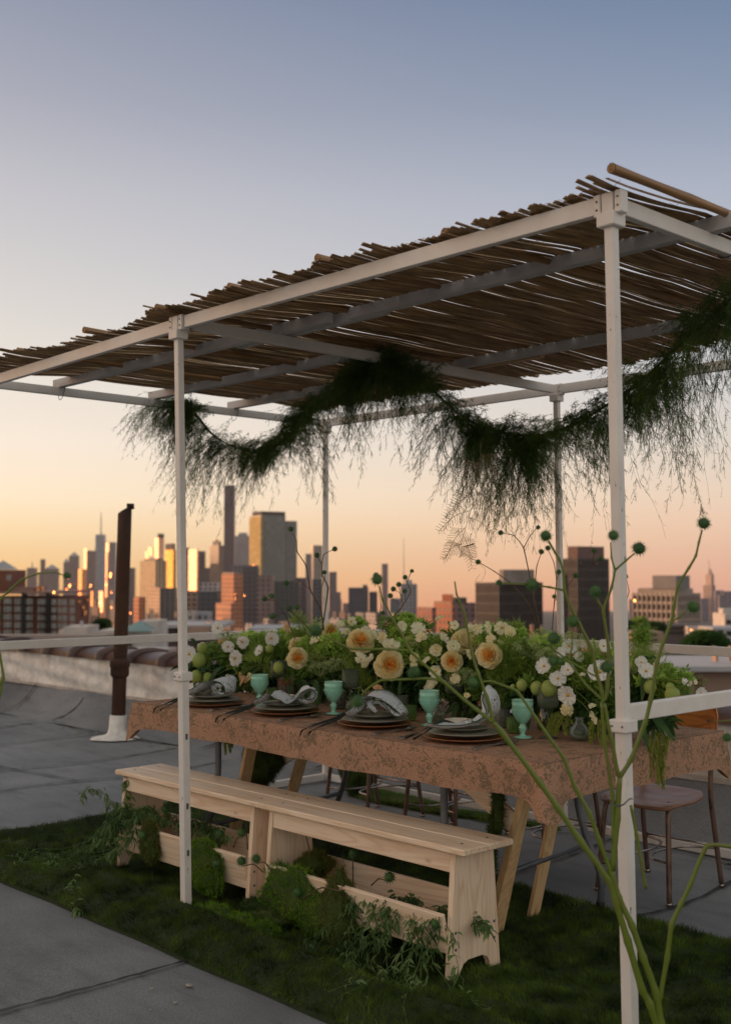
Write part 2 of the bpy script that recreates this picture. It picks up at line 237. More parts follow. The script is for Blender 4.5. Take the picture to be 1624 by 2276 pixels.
# ------------------------------------------------------------------ mesh helpers
class MB:
    def __init__(s): s.v = []; s.f = []
    def add(s, vs, fs):
        k = len(s.v); s.v += [tuple(p) for p in vs]; s.f += [tuple(i+k for i in f) for f in fs]; return s
    def box(s, c, size, M=None, ch=0):
        x, y, z = [q/2 for q in size]
        if ch:
            pr = [(-x+ch, -y), (x-ch, -y), (x, -y+ch), (x, y-ch), (x-ch, y), (-x+ch, y), (-x, y-ch), (-x, -y+ch)]
            rings = [[(a*(1-ch/x), b*(1-ch/y), -z) for a, b in pr], [(a, b, -z+ch) for a, b in pr], [(a, b, z-ch) for a, b in pr], [(a*(1-ch/x), b*(1-ch/y), z) for a, b in pr]]
            vs = [Vector(p) for r in rings for p in r]; fs = [tuple(range(7, -1, -1)), tuple(range(24, 32))]
            for r in range(3):
                for i in range(8): j = (i+1) % 8; fs.append((r*8+i, r*8+j, r*8+8+j, r*8+8+i))
        else:
            vs = [Vector((a*x, b*y, d*z)) for a in (-1, 1) for b in (-1, 1) for d in (-1, 1)]
            fs = [(0, 1, 3, 2), (4, 6, 7, 5), (0, 4, 5, 1), (2, 3, 7, 6), (0, 2, 6, 4), (1, 5, 7, 3)]
        if M is not None: vs = [M @ p for p in vs]
        return s.add([p+Vector(c) for p in vs], fs)
    def bar(s, p0, p1, w, h, upv=(0, 0, 1), ch=0):
        p0, p1 = Vector(p0), Vector(p1); d = p1-p0; L = d.length; z = d.normalized(); x = Vector(upv).cross(z)
        if x.length < 1e-4: x = Vector((1, 0, 0))
        x.normalize(); y = z.cross(x); M = Matrix((x, y, z)).transposed()
        return s.box((p0+p1)/2, (w, h, L), M, ch)
    def tube(s, pts, rad, n=8, cap=True):
        pts = [Vector(p) for p in pts]; m = len(pts); rad = rad if isinstance(rad, (list, tuple)) else [rad]*m
        t0 = (pts[1]-pts[0]).normalized(); ref = Vector((0, 0, 1)) if abs(t0.z) < .9 else Vector((1, 0, 0)); x = t0.cross(ref).normalized(); vs = []
        for i, p in enumerate(pts):
            t = (pts[min(i+1, m-1)]-pts[max(i-1, 0)]).normalized(); x = (x-t*x.dot(t)).normalized(); y = t.cross(x)
            for k in range(n): a = 2*math.pi*k/n; vs.append(p+(x*math.cos(a)+y*math.sin(a))*rad[i])
        fs = [(i*n+k, i*n+(k+1) % n, (i+1)*n+(k+1) % n, (i+1)*n+k) for i in range(m-1) for k in range(n)]
        if cap: fs += [tuple(range(n-1, -1, -1)), tuple((m-1)*n+k for k in range(n))]
        return s.add(vs, fs)
    def lathe(s, prof, c=(0, 0, 0), n=32, fn=None, M=None):
        c = Vector(c); vs = []
        for (r, z) in prof:
            for k in range(n):
                a = 2*math.pi*k/n; rr = r*(fn(a, z) if fn else 1); p = Vector((rr*math.cos(a), rr*math.sin(a), z)); vs.append(c+(M @ p if M else p))
        m = len(prof); fs = [(i*n+k, i*n+(k+1) % n, (i+1)*n+(k+1) % n, (i+1)*n+k) for i in range(m-1) for k in range(n)]
        if prof[0][0] > 1e-6: fs.append(tuple(range(n-1, -1, -1)))
        if prof[-1][0] > 1e-6: fs.append(tuple((m-1)*n+k for k in range(n)))
        return s.add(vs, fs)
    def ball(s, c, r, n=10, m=6, sq=(1, 1, 1)):
        vs = [(0, 0, -1)]+[(math.cos(2*math.pi*k/n)*math.sin(math.pi*j/m), math.sin(2*math.pi*k/n)*math.sin(math.pi*j/m), -math.cos(math.pi*j/m)) for j in range(1, m) for k in range(n)]+[(0, 0, 1)]
        fs = [(0, 1+(k+1) % n, 1+k) for k in range(n)]+[(1+(j-1)*n+k, 1+(j-1)*n+(k+1) % n, 1+j*n+(k+1) % n, 1+j*n+k) for j in range(1, m-1) for k in range(n)]
        L = len(vs)-1; fs += [(L, 1+(m-2)*n+k, 1+(m-2)*n+(k+1) % n) for k in range(n)]
        return s.add([Vector((v[0]*r*sq[0]+c[0], v[1]*r*sq[1]+c[1], v[2]*r*sq[2]+c[2])) for v in vs], fs)
    def build(s, name, m, parent=None, smooth=False, auto=None):
        me = bpy.data.meshes.new(name); me.from_pydata(s.v, [], s.f); me.validate(); me.update(); return link(name, me, m, parent, smooth, auto)
def wmat(o):
    return (wmat(o.parent) if o.parent else Matrix.Identity(4)) @ o.matrix_basis
def link(name, me, m, parent, smooth, auto=None):
    if smooth: me.polygons.foreach_set('use_smooth', [True]*len(me.polygons))
    o = bpy.data.objects.new(name, me); COL.objects.link(o)
    for q in (m if isinstance(m, (list, tuple)) else [m]): me.materials.append(q)
    if parent is not None:
        o.parent = parent; me.transform(wmat(parent).inverted())     # geometry is given in world space, kept local to the thing
    return o
def npmesh(name, V, F, m, parent=None, smooth=False):
    V = np.asarray(V, np.float32).reshape(-1, 3); F = np.asarray(F, np.int32); k = F.shape[1]
    me = bpy.data.meshes.new(name); me.vertices.add(len(V)); me.vertices.foreach_set('co', V.ravel()); me.loops.add(F.size); me.loops.foreach_set('vertex_index', F.ravel())
    me.polygons.add(len(F)); me.polygons.foreach_set('loop_start', np.arange(0, F.size, k, dtype=np.int32)); me.update(calc_edges=True); me.validate()
    return link(name, me, m, parent, smooth)
def tag(o, label=None, cat=None, group=None, kind=None):
    for k, v in (('label', label), ('category', cat), ('group', group), ('kind', kind)):
        if v: o[k] = v
    return o
def thing(name, label, cat, loc=(0, 0, 0), rz=0, group=None):
    o = bpy.data.objects.new(name, None); COL.objects.link(o); o.empty_display_size = .1
    o.matrix_basis = Matrix.Translation(Vector(loc)) @ Matrix.Rotation(rz, 4, 'Z'); return tag(o, label, cat, group)
def copy_tree(o, parent=None):
    c = o.copy(); COL.objects.link(c)
    if parent: c.parent = parent
    for ch in [q for q in bpy.data.objects if q.parent == o]: copy_tree(ch, c)
    return c
def quads(A, B):   # ribbons: A,B are (n,k,3) edge points
    n, k, _ = A.shape; V = np.stack([A, B], 2).reshape(-1, 3); b = (np.arange(n)*k*2)[:, None]; j = np.arange(k-1)[None, :]*2
    q = (b+j); F = np.stack([q, q+1, q+3, q+2], -1).reshape(-1, 4); return V, F
def unit(a): return a/(np.linalg.norm(a, axis=-1, keepdims=True)+1e-9)
def tufts(C, D, L, Wd, r=rng):   # blade triangles
    n = len(C); side = unit(np.cross(D, r.normal(size=(n, 3)))); L = np.broadcast_to(L, (n,))[:, None]; Wd = np.broadcast_to(Wd, (n,))[:, None]
    V = np.stack([C-side*Wd/2, C+side*Wd/2, C+D*L], 1).reshape(-1, 3); return V, np.arange(3*n).reshape(-1, 3)
def leaves(C, D, L, Wd, fold=.25, r=rng, droop=.3):  # six-point folded leaf
    n = len(C); D = unit(D); side = unit(np.cross(D, r.normal(size=(n, 3)))); up = np.cross(side, D); L = np.broadcast_to(L, (n,))[:, None]; Wd = np.broadcast_to(Wd, (n,))[:, None]
    g = np.array([0, 0, -1.0]); p0 = C; p1 = C+D*L*.5+g*L*droop*.2; p2 = C+D*L+g*L*droop
    a = C+D*L*.4+side*Wd/2+up*Wd*fold; b = C+D*L*.4-side*Wd/2+up*Wd*fold; c = C+D*L*.75+side*Wd*.33+up*Wd*fold*.6+g*L*droop*.5; d = C+D*L*.75-side*Wd*.33+up*Wd*fold*.6+g*L*droop*.5
    V = np.stack([p0, p1, p2, a, b, c, d], 1).reshape(-1, 3); k = np.arange(n)[:, None, None]*7
    F = (k+np.array([[0, 3, 1], [0, 1, 4], [1, 3, 5], [1, 6, 4], [1, 5, 2], [1, 2, 6]])[None]).reshape(-1, 3); return V, F
def cat_(ms):
    V = []; F = []; k = 0
    for v, f in ms: V.append(v); F.append(f+k); k += len(v)
    return np.concatenate(V), np.concatenate(F)
def bez(pts, n):   # catmull-rom resample
    P_ = [Vector(p) for p in pts]; P_ = [P_[0]*2-P_[1]]+P_+[P_[-1]*2-P_[-2]]; out = []; m = len(P_)-3
    for i in range(n):
        u = i/(n-1)*m; k = min(int(u), m-1); t = u-k; a, b, c, d = P_[k:k+4]
        out.append(.5*((2*b)+(c-a)*t+(2*a-5*b+4*c-d)*t*t+(-a+3*b-3*c+d)*t**3))
    return out
# ------------------------------------------------------------------ roof deck
def roof_w(x, y): return .010*math.sin(x*1.3+y*.9)*math.cos(y*1.7+x*.31) if (y < 2.4 and y > -13 and not (-4 < x < 1.6 and -.4 < y < 2.3)) else 0
def sstruct(o): o['kind'] = 'structure'; return o
def yback(x): return 2.60+.01*math.sin(x*1.7)
# the felt: flat field, then a cove up to the parapet
xs = np.linspace(-30, 12, 190); prof = [(-14, 0), (-6, 0), (-2, 0), (0, 0), (1, 0), (2, 0), (2.45, 0), (2.58, .012), (2.66, .05), (2.73, .12), (2.79, .20), (2.84, .285)]
V = []; F = []
for i, x in enumerate(xs):
    for j, (y, z) in enumerate(prof):
        w = .010*math.sin(x*1.3+y*.9)*math.cos(y*1.7+x*.31) if y < 2.4 else .012*math.sin(x*2.1)
        V.append((x, y+(.02*math.sin(x*1.9) if y > 2.4 else 0), z+(w if y > -13 and not (-4 < x < 1.6 and -.4 < y < 2.3) else 0)))
m_ = len(prof)
for i in range(len(xs)-1):
    for j in range(m_-1): F.append((i*m_+j, (i+1)*m_+j, (i+1)*m_+j+1, i*m_+j+1))
mb = MB(); mb.v = V; mb.f = F; roof = sstruct(mb.build('roof_deck', roof_felt, None, True))
def strip(mb, pts, w, z=.006, jit=.004):
    pts = bez([Vector((p[0], p[1], p[2] if len(p) > 2 else 0)) for p in pts], max(12, int(sum((Vector(pts[i+1][:2])-Vector(pts[i][:2])).length for i in range(len(pts)-1))*14)))
    vs = []; fs = []
    for i, p in enumerate(pts):
        t = (pts[min(i+1, len(pts)-1)]-pts[max(i-1, 0)]).normalized(); n = Vector((-t.y, t.x, 0)).normalized(); ww = w*random.uniform(.6, 1.9)
        if abs(p.z) > .02: n = Vector((1, 0, 0)) if abs(t.y)+abs(t.z) > abs(t.x) else Vector((0, .3, 1)).normalized()
        q = p+n*random.uniform(-jit, jit)+Vector((0, -z if p.z > .02 else 0, z+.004+(max(0, roof_w(p.x, p.y)) if p.z < .02 else 0))); vs += [q-n*ww/2, q+n*ww/2]
        if i: fs.append((2*i-2, 2*i, 2*i+1, 2*i-1))
    mb.add(vs, fs)
mb = MB()
for x0 in (-13.2, -11.4, -9.4, -7.9, -6.95, -5.72, -4.98, -1.64, -.85, .3, 1.2):
    strip(mb, [(x0+random.uniform(-.05, .05), -8), (x0, -2), (x0+.02, -.3), (x0-.06, .9), (x0+.06, 1.6), (x0-.04, 2.5)], .014)
strip(mb, [(-14, 2.50), (-9, 2.52), (-6.8, 2.53), (-5.5, 2.57), (-3.6, 2.6), (-2, 2.6), (0, 2.63), (3, 2.62)], .02, z=.012)
strip(mb, [(-14, 1.0), (-9, 1.3), (-7.2, 1.35), (-6.6, 1.1), (-5, 1.22)], .012)
strip(mb, [(-12, -1.15), (-6, -1.2), (-2.5, -1.22), (2, -1.3)], .008)
strip(mb, [(-3.6, 1.9), (-2.9, 2.25), (-2.3, 2.2), (-1.4, 2.4), (-.3, 2.3)], .008)
for x0 in (-8.75, -7.75, -5.4, -4.1, -2.65, -.9):
    strip(mb, [(x0-.12, 2.57, .02), (x0-.03, 2.66, .06), (x0+.04, 2.73, .13), (x0+.06, 2.79, .21), (x0+.08, 2.835, .28)], .022, z=.008)
mb.build('tar_seam', tar, roof)
rs_ = random.Random(4); mb = MB()
for i in range(150):
    if i < 90: x, y = rs_.uniform(-9.5, -5.4), 2.48+rs_.gauss(0, .05)
    else: x, y = rs_.uniform(-6, 1), rs_.uniform(-2.2, -.3)
    r0 = rs_.uniform(.004, .013); mb.ball((x, y, .006+r0*.2), r0, 6, 4, (rs_.uniform(.6, 1.6), 1, .35))
gr_ = mb.build('roof_grit', mat('pale grit and leaf bits', (.40, .38, .33), (.16, .12, .07), scale=2), roof); gr_['kind'] = 'stuff'
# parapet
par = thing('parapet_wall', 'low roof edge wall coated silver white under a row of dark clay coping tiles', 'parapet wall', (-4, 2.9, 0))
V = []; xs = np.linspace(-14, 6, 400); zs = np.linspace(.27, .60, 14)
for x in xs:
    for z in zs: V.append((x, 2.845+.018*math.sin(x*7+z*23)*math.sin(x*3.1-z*17)+random.uniform(-.004, .004), z))
F = [(i*14+j, (i+1)*14+j, (i+1)*14+j+1, i*14+j+1) for i in range(len(xs)-1) for j in range(13)]
mb = MB(); mb.add(V, F); mb.box((-4, 3.02, -1.7), (20, .28, 4.6)); mb.build('wall_face', silver_coat, par, True)
mb = MB(); x = -14
while x < 6: mb.box((x+.5, 2.83, .285+random.uniform(-.004, .004)), (.99, .02, .026), Matrix.Rotation(random.uniform(-.006, .006), 3, 'Y')); x += 1
mb.build('flashing_strip', flash_strip, par)
x = -13.9; k = 0
while x < 6:
    L = .50; mb = MB(); pr = []; n = 12
    for e, (xx, sc) in enumerate(((0, 1), (L-.13, .97), (L-.12, 1.16), (L-.06, 1.28), (L+.015, 1.24), (L+.016, 1.0))):
        for q in range(n+1):
            a = math.pi*(q/n); yy = math.cos(a)*.185*sc; zz = max(0, math.sin(a))**.7*.095*sc; pr.append((x+xx, 3.0-yy, .585+zz+(.0 if e < 2 else .004)+random.uniform(-.001, .001)))
    fs = [(e*(n+1)+q, (e+1)*(n+1)+q, (e+1)*(n+1)+q+1, e*(n+1)+q+1) for e in range(5) for q in range(n)]
    mb.add(pr, fs); mb.build('coping_tile', tile_clay, par, True); x += L; k += 1
# vent pipe
pp = thing('vent_pipe', 'tall rusty iron vent pipe rising from a silver coated roof flashing', 'vent pipe', (-6.62, 2.5, 0))
def tilt(z): return Vector((-6.62+.012*z, 2.5+.018*z, z))
mb = MB(); r_ = .058; n = 28; rows = [.16, .6, 1.1, 1.5, 1.86]; vs = []
for i, z in enumerate(rows):
    for q in range(n):
        a = 2*math.pi*q/n; c = tilt(z); zz = z
        if i == 4: zz = 1.90+.035*math.cos(a-YAW)      # broken, slanting rim
        vs.append((c.x+r_*math.cos(a), c.y+r_*math.sin(a), zz))
for q in range(n):
    a = 2*math.pi*q/n; c = tilt(1.8); vs.append((c.x+.049*math.cos(a), c.y+.049*math.sin(a), 1.895+.035*math.cos(a-YAW)))
for q in range(n):
    a = 2*math.pi*q/n; c = tilt(1.8); vs.append((c.x+.049*math.cos(a), c.y+.049*math.sin(a), 1.5))
mb.add(vs, [(i*n+q, i*n+(q+1) % n, (i+1)*n+(q+1) % n, (i+1)*n+q) for i in range(6) for q in range(n)])
a = YAW; c = tilt(1.93); mb.box((c.x+.045*math.cos(a), c.y+.045*math.sin(a), 1.93), (.05, .07, .045), Matrix.Rotation(a, 3, 'Z'))
pipe = mb.build('pipe', rust, pp, True)
mb = MB(); mb.lathe([(.060, .50), (.074, .515), (.078, .53), (.078, .585), (.084, .595), (.084, .63), (.076, .645), (.060, .66)], tilt(.0)+Vector((.012*.5, .01, 0)), 28); mb.build('coupling', rust, pp, True)
mb = MB(); mb.lathe([(.225, .004), (.18, .012), (.12, .022), (.088, .038), (.074, .065), (.068, .10), (.066, .186), (.060, .190)], (-6.62, 2.5, 0), 40, fn=lambda a, z: 1+.06*math.sin(3*a+z*20)+.04*math.sin(7*a)); mb.build('flashing_cone', silver_coat, pp, True)
# ------------------------------------------------------------------ canopy frame
fr = thing('canopy_frame', 'white metal frame canopy with posts, handrails and roof beams standing over the table', 'canopy frame', (-2, 1.2, 0))
XN, XM, XF, YR, HB = 0.0, -2.046, -3.964, 2.457, 2.4
PW = .029
def post(top, bot, col_z, latches=None):
    top, bot = Vector(top), Vector(bot); mb = MB(); rot = (1, 0, 0)
    mid = bot.lerp(top, col_z/top.z)
    mb.bar(bot+Vector((0, 0, .003)), mid, PW+.004, PW+.004, (0, 1, 0), .002); mb.bar(mid, top, PW, PW, (0, 1, 0), .002); o = mb.build('post', post_paint, fr)
    mb = MB(); mb.box(mid, (.056, .056, .034), ch=.003); mb.build('collar', white_paint, o)
    mb = MB()
    for dx in (-1, 1):
        for zz in (.955-.0, HB-.018, HB-.042): mb.ball((top.x+dx*.034 if zz > 1 else mid.x+dx*.016, (top.y if zz > 1 else mid.y)-(.018 if zz > 1 else .029), zz), .0032, 8, 5)
    mb.build('bolt', dark_metal, o)
    mb = MB(); mb.box(top-Vector((0, 0, .075)), (.058, .058, .04), ch=.003); mb.box(top-Vector((0, 0, .03)), (.036, .036, .06), ch=.002)
    mb.box(top-Vector((.034, 0, .03)), (.022, .034, .062), ch=.002); mb.box(top+Vector((.034, 0, -.03)), (.022, .034, .062), ch=.002); mb.box(top+Vector((0, .034, -.03)), (.034, .022, .062), ch=.002)
    mb.build('corner_bracket', white_paint, o)
    for h in (latches or ()): mb = MB(); mb.box(bot.lerp(top, h/2.4)+Vector((PW*.62, 0, 0)), (.005, .008, .022)); mb.build('latch', dark_metal, o)
    return o
post((XN, 0, HB), (.03, 0, 0), .955)
post((XM-.02, -.01, HB), (-2.01, .01, 0), .955, (.27, .45, .72))
post((XM, YR, HB), (XM+.02, YR, 0), .955); post((XF, YR, HB), (XF, YR, 0), .955); post((XN, YR, HB), (XN, YR, 0), .955); post((XF, 0, HB-.02), (XF, 0, 0), .955)
def member(name, p0, p1, w, h, m=white_paint): mb = MB(); mb.bar(p0, p1, w, h, ch=.002); return mb.build(name, m, fr)
bw, bh = .026, .050; zb = HB-.028
# beams: width across, height upright
def beam(name, p0, p1, w=bw, h=bh, m=white_paint):
    p0, p1 = Vector(p0), Vector(p1); d = (p1-p0).normalized(); x = Vector((0, 0, 1)).cross(d).normalized(); y = d.cross(x)
    mb = MB(); mb.box((p0+p1)/2, (w, h, (p1-p0).length), Matrix((x, y, d)).transposed(), .002); return mb.build(name, m, fr)
beam('roof_beam', (XN-.045, 0, zb), (XM+.03, -.004, zb)); beam('roof_beam', (XM-.068, -.004, zb-.004), (XF, 0, zb-.028))
beam('roof_beam', (XN-.045, YR, zb), (XM+.045, YR, zb)); beam('roof_beam', (XM-.045, YR, zb), (XF+.045, YR, zb))
for X in (XN, XM, XF): beam('cross_beam', (X, .046, zb), (X, YR-.046, zb), h=.046)
zr = 1.005-.022
beam('handrail', (XN, .018, zr), (XN, YR-.018, zr), .028, .045); beam('handrail', (XF, .018, zr), (XF, YR-.018, zr), .028, .045)
beam('handrail', (XN-.018, YR, zr), (XM+.018, YR, zr), .028, .045); beam('handrail', (XM-.018, YR, zr), (XF+.018, YR, zr), .028, .045)
beam('ground_rail', (XN-.018, YR, .024), (XM+.02, YR, .024), .03, .042); beam('ground_rail', (XM-.02, YR, .024), (XF+.018, YR, .024), .03, .042); beam('ground_rail', (XF, 1.75, .024), (XF, YR-.018, .024), .03, .042)
# purlins lying on the cross beams
def purlin(label, x0, x1, y, z, w=.046, h=.040, raw=False, dy=0):
    mb = MB(); mb.bar((x0, y, z), (x1, y+dy, z), w, h, (0, 1, 0), .002); o = mb.build('roof_batten', purlin_paint if not raw else raw_lumber, None); return tag(o, label, 'wood batten', 'painted battens under the reed mats')
zp = HB+.0
purlin('long grey painted wooden batten lying nearer the front edge, over the right bay', -1.62, .10, .52, 2.418)
purlin('bare edged wooden batten spliced beside the front painted batten, over the left bay', -4.02, -1.72, .50, 2.418)
purlin('short grey batten offcut lapping the two front battens near the middle beam', -2.42, -1.45, .565, 2.421)
purlin('long grey painted wooden batten lying nearer the back edge, over the right bay', -2.1, .10, 1.68, 2.418)
purlin('grey painted wooden batten over the left bay nearer the back edge', -4.02, -2.16, 1.70, 2.418)
purlin('short splice batten beside the rear right batten with a bare wood end', -2.25, -1.6, 1.76, 2.421, raw=True)
purlin('grey painted batten running along the centre of the left bay', -4.02, -2.2, 1.12, 2.418)
# zip ties
def ziptie(pts, label, r=.0018):
    mb = MB(); mb.tube(bez(pts, 22), r, 6); return tag(mb.build('zip_tie', tie_mat), label, 'zip tie')
# ------------------------------------------------------------------ reed mats
def sag(x, y):
    base = 2.412+.034*min(1, max(0, y/.45))+(-.02*max(0, (y-1.9)/.5)); s = 0
    for a, b in ((0, .52), (.52, 1.12), (1.12, 1.69), (1.69, 2.45)):
        if a <= y <= b: u = (y-a)/(b-a); s = -.006*math.sin(math.pi*u)
    e = max(0, -y); return base+s+.005*math.sin(x*5.3)*max(0, 1-y*1.2)+.004*math.sin(x*2.3+y)+e*.04
def mat_roll(label, x0, x1, poles, yend):
    root = thing('reed_mat', label, 'reed mat', ((x0+x1)/2, 1.1, 2.45), group='reed mats roofing the canopy')
    x = x0; V = []; F = []; k = 0; K = 26
    while x < x1:
        w = random.uniform(.012, .023); tl = random.gauss(.05, .16); yaw = random.gauss(0, .0028); ye = yend(x)+random.uniform(-.03, .04); ys = -.050-.045*random.random()-.030*math.sin(x*3.1)-.022*math.sin(x*11)-(.05 if random.random() < .08 else 0)
        ph = random.random()*9; th = .0022
        for i in range(K):
            u = i/(K-1); y = ys+(ye-ys)*u; xc = x+yaw*(y-1)+.0014*math.sin(y*5+ph)+.0010*math.sin(y*17+ph*2); z = sag(x, y)+.0015*math.sin(y*3+ph)+.0015*math.sin(ph*3)
            ww = w*(.93+.09*math.sin(y*4+ph*3)+.10*math.sin(y*13+ph))*.5
            c, s_ = math.cos(tl)*ww, math.sin(tl)*ww
            V += [(xc-c, y, z-s_-th), (xc, y, z+.002-th), (xc+c, y, z+s_-th), (xc+c, y, z+s_), (xc, y, z+.0045), (xc-c, y, z-s_)]
            if i:
                a = k+(i-1)*6; b = k+i*6
                for j in range(6): F.append((a+j, a+(j+1) % 6, b+(j+1) % 6, b+j))
        F += [(k, k+1, k+4, k+5), (k+1, k+2, k+3, k+4)]; k += K*6; x += w*random.uniform(.88, 1.10)+(.004 if random.random() < .15 else 0)
    sl_ = npmesh('reed_slats', V, F, reed, root)
    for (xp, ys, z0) in poles:
        mb = MB(); pts = [Vector((xp+.004*math.sin(y*2), y, 2.424+.010*(y/2.3)+z0+.004*math.sin(y*2+xp))) for y in np.linspace(ys, 2.35, 20)]; mb.tube(pts, [.0125+(.002 if i % 3 == 0 else 0) for i in range(20)], 10, cap=False)
        ins = [pts[0]+Vector((0, .001, 0)), pts[0]+Vector((0, .1, 0))]; mb.tube(ins, .008, 10); 
        q = [pts[0]+Vector((.0125*math.cos(t), 0, .0125*math.sin(t))) for t in np.linspace(0, 2*math.pi, 13)[:-1]]; q2 = [pts[0]+Vector((.008*math.cos(t), 0, .008*math.sin(t))) for t in np.linspace(0, 2*math.pi, 13)[:-1]]
        mb.add(q+q2, [(i, (i+1) % 12, 12+(i+1) % 12, 12+i) for i in range(12)]); mb.build('bamboo_cane', bamboo, root, True)
    mb = MB()
    for yw in (-.03, .28, .62, .95, 1.3, 1.62, 1.95, 2.25):
        pts = []; n = int((x1-x0)/.02)
        for i in range(n+1): xx = x0+(x1-x0)*i/n; pts.append(Vector((xx, yw+.004*math.sin(xx*40), sag(xx, yw)+(.006 if i % 2 else -.006))))
        mb.tube(pts, .0009, 3)
    mb.build('binding_wire', wire_mat, root)
def yend_(x): return 2.30+.05*math.sin(x*2.6+.6)-(.10*abs(math.sin(x*2.2))**3 if x > -2.3 else 0)
mat_roll('leftmost reed mat, reaching past the front post towards the sunset end', -3.83, -2.62, [(-3.30, -.09, .004), (-2.66, -.10, .004)], yend_)
mat_roll('middle reed mat above the fern garland, with two cane ends poking out', -2.62, -1.30, [(-2.09, -.10, .008), (-1.62, -.09, .008)], yend_)
mat_roll('right reed mat ending in a thick bamboo cane over the near corner post', -1.30, .05, [(.062, -.085, .012), (-1.11, -.10, .010), (-.60, -.02, .0)], yend_)
# ------------------------------------------------------------------ artificial turf
def turf_h(x, y):
    h = .014+.004*np.sin(x*5+y*3)*np.cos(y*7-x*2)
    yr = .0+.03*np.sin(x*1.9)
    h = h+.020*np.exp(-((y-yr+.02)/.03)**2)+.052/(1+np.exp(np.clip((y-yr)/.008, -50, 50)))*(1/(1+np.exp(-(y+.22)/.02)))
    h = h+.045*np.exp(-((x+3.80)/.06)**2)*(y > -.25)+.03*np.exp(-((x+3.25-.25*y)/.10)**2)*np.exp(-((y-.05)/.25)**2)
    h = h+.03*np.exp(-((y-1.22)/.05)**2)*(x < -1.0)+.012*np.exp(-(((x+1.3)*.8+(y-.7))/.15)**2)
    return h
tx = np.linspace(-3.90, 1.7, 330); ty = np.linspace(-.255, 1.32, 110)
def tw(x, y): return x+.05*np.sin(y*3)*(x < -3.5)-.0, y+.004*np.sin(x*9)+.006*np.sin(x*2.2+1)
XX, YY = np.meshgrid(tx, ty, indexing='ij'); HH = turf_h(XX, YY); edge = (YY <= ty[0]+1e-6) | (YY >= ty[-1]-1e-6) | (XX <= tx[0]+1e-6) | (XX >= tx[-1]-1e-6)
HH = np.where(edge, .001, HH); Xw, Yw = tw(XX, YY)
V = np.stack([Xw, Yw, HH], -1).reshape(-1, 3); i = (np.arange(len(tx)-1)*len(ty))[:, None]+np.arange(len(ty)-1)[None]; F = np.stack([i, i+len(ty), i+len(ty)+1, i+1], -1).reshape(-1, 4)
turf = thing('artificial_turf', 'dark green artificial turf strip laid loosely on the grey roof under benches', 'artificial turf', (-1, .5, 0))
npmesh('turf_backing', V, F, turf_base, turf, True)
n = 330000; x = rng.uniform(-3.90, 1.55, n); y = rng.uniform(-.26, 1.325, n)
camd = np.hypot(x-CAM.x, y-CAM.y); keep = rng.random(n) < np.clip(5.5/camd**1.0-.35, .35, 1); x, y = x[keep], y[keep]; n = len(x); xw, yw = tw(x, y); h = turf_h(x, y)
lean = np.stack([.5*np.sin(x*3.1+y*2)+rng.normal(0, .5, n), .5*np.cos(x*1.7-y*4)-.15+rng.normal(0, .5, n), np.full(n, 1.15)], 1)
cl_ = np.sin(x*61+np.sin(y*23)*2)*np.sin(y*53+np.sin(x*31)*2)+.6*np.sin(x*23-y*17+2*np.sin(y*7)); lean[:, 0] += .5*np.cos(x*61+y*20); lean[:, 1] += .5*np.sin(y*53+x*14)
V, F = tufts(np.stack([xw, yw, h-.004], 1), unit(lean), rng.uniform(.014, .032, n)*(1+.38*cl_), rng.uniform(.0018, .0036, n))
tb = npmesh('grass_blades', V, F, turf_blade, turf); tb['kind'] = 'stuff'
# ------------------------------------------------------------------ benches with planter troughs
def side_panel(mb, x, t, yc, z0, top=.412):
    # splayed panel with an arched cut between its two feet
    pts = [(-.128, 0), (-.078, 0), (-.074, .020), (-.060, .040), (-.036, .050), (.036, .050), (.060, .040), (.074, .020), (.078, 0), (.128, 0), (.096, top), (-.096, top)]
    k = len(pts); vs = [(x-t/2, yc+a, z0+b) for a, b in pts]+[(x+t/2, yc+a, z0+b) for a, b in pts]
    fs = [tuple(range(k-1, -1, -1)), tuple(range(k, 2*k))]+[(i, (i+1) % k, k+(i+1) % k, k+i) for i in range(k)]
    # split the arch so that both caps triangulate cleanly
    L = [0, 1, 2, 3, 4, 11]; Rr = [5, 6, 7, 8, 9, 10]; mid = [4, 5, 10, 11]
    fs = []
    for off, rev in ((0, True), (k, False)):
        for g in (L, mid, Rr):
            q = tuple(off+i for i in g); fs.append(q[::-1] if rev else q)
    fs += [(i, (i+1) % k, k+(i+1) % k, k+i) for i in range(k)]
    mb.add(vs, fs)
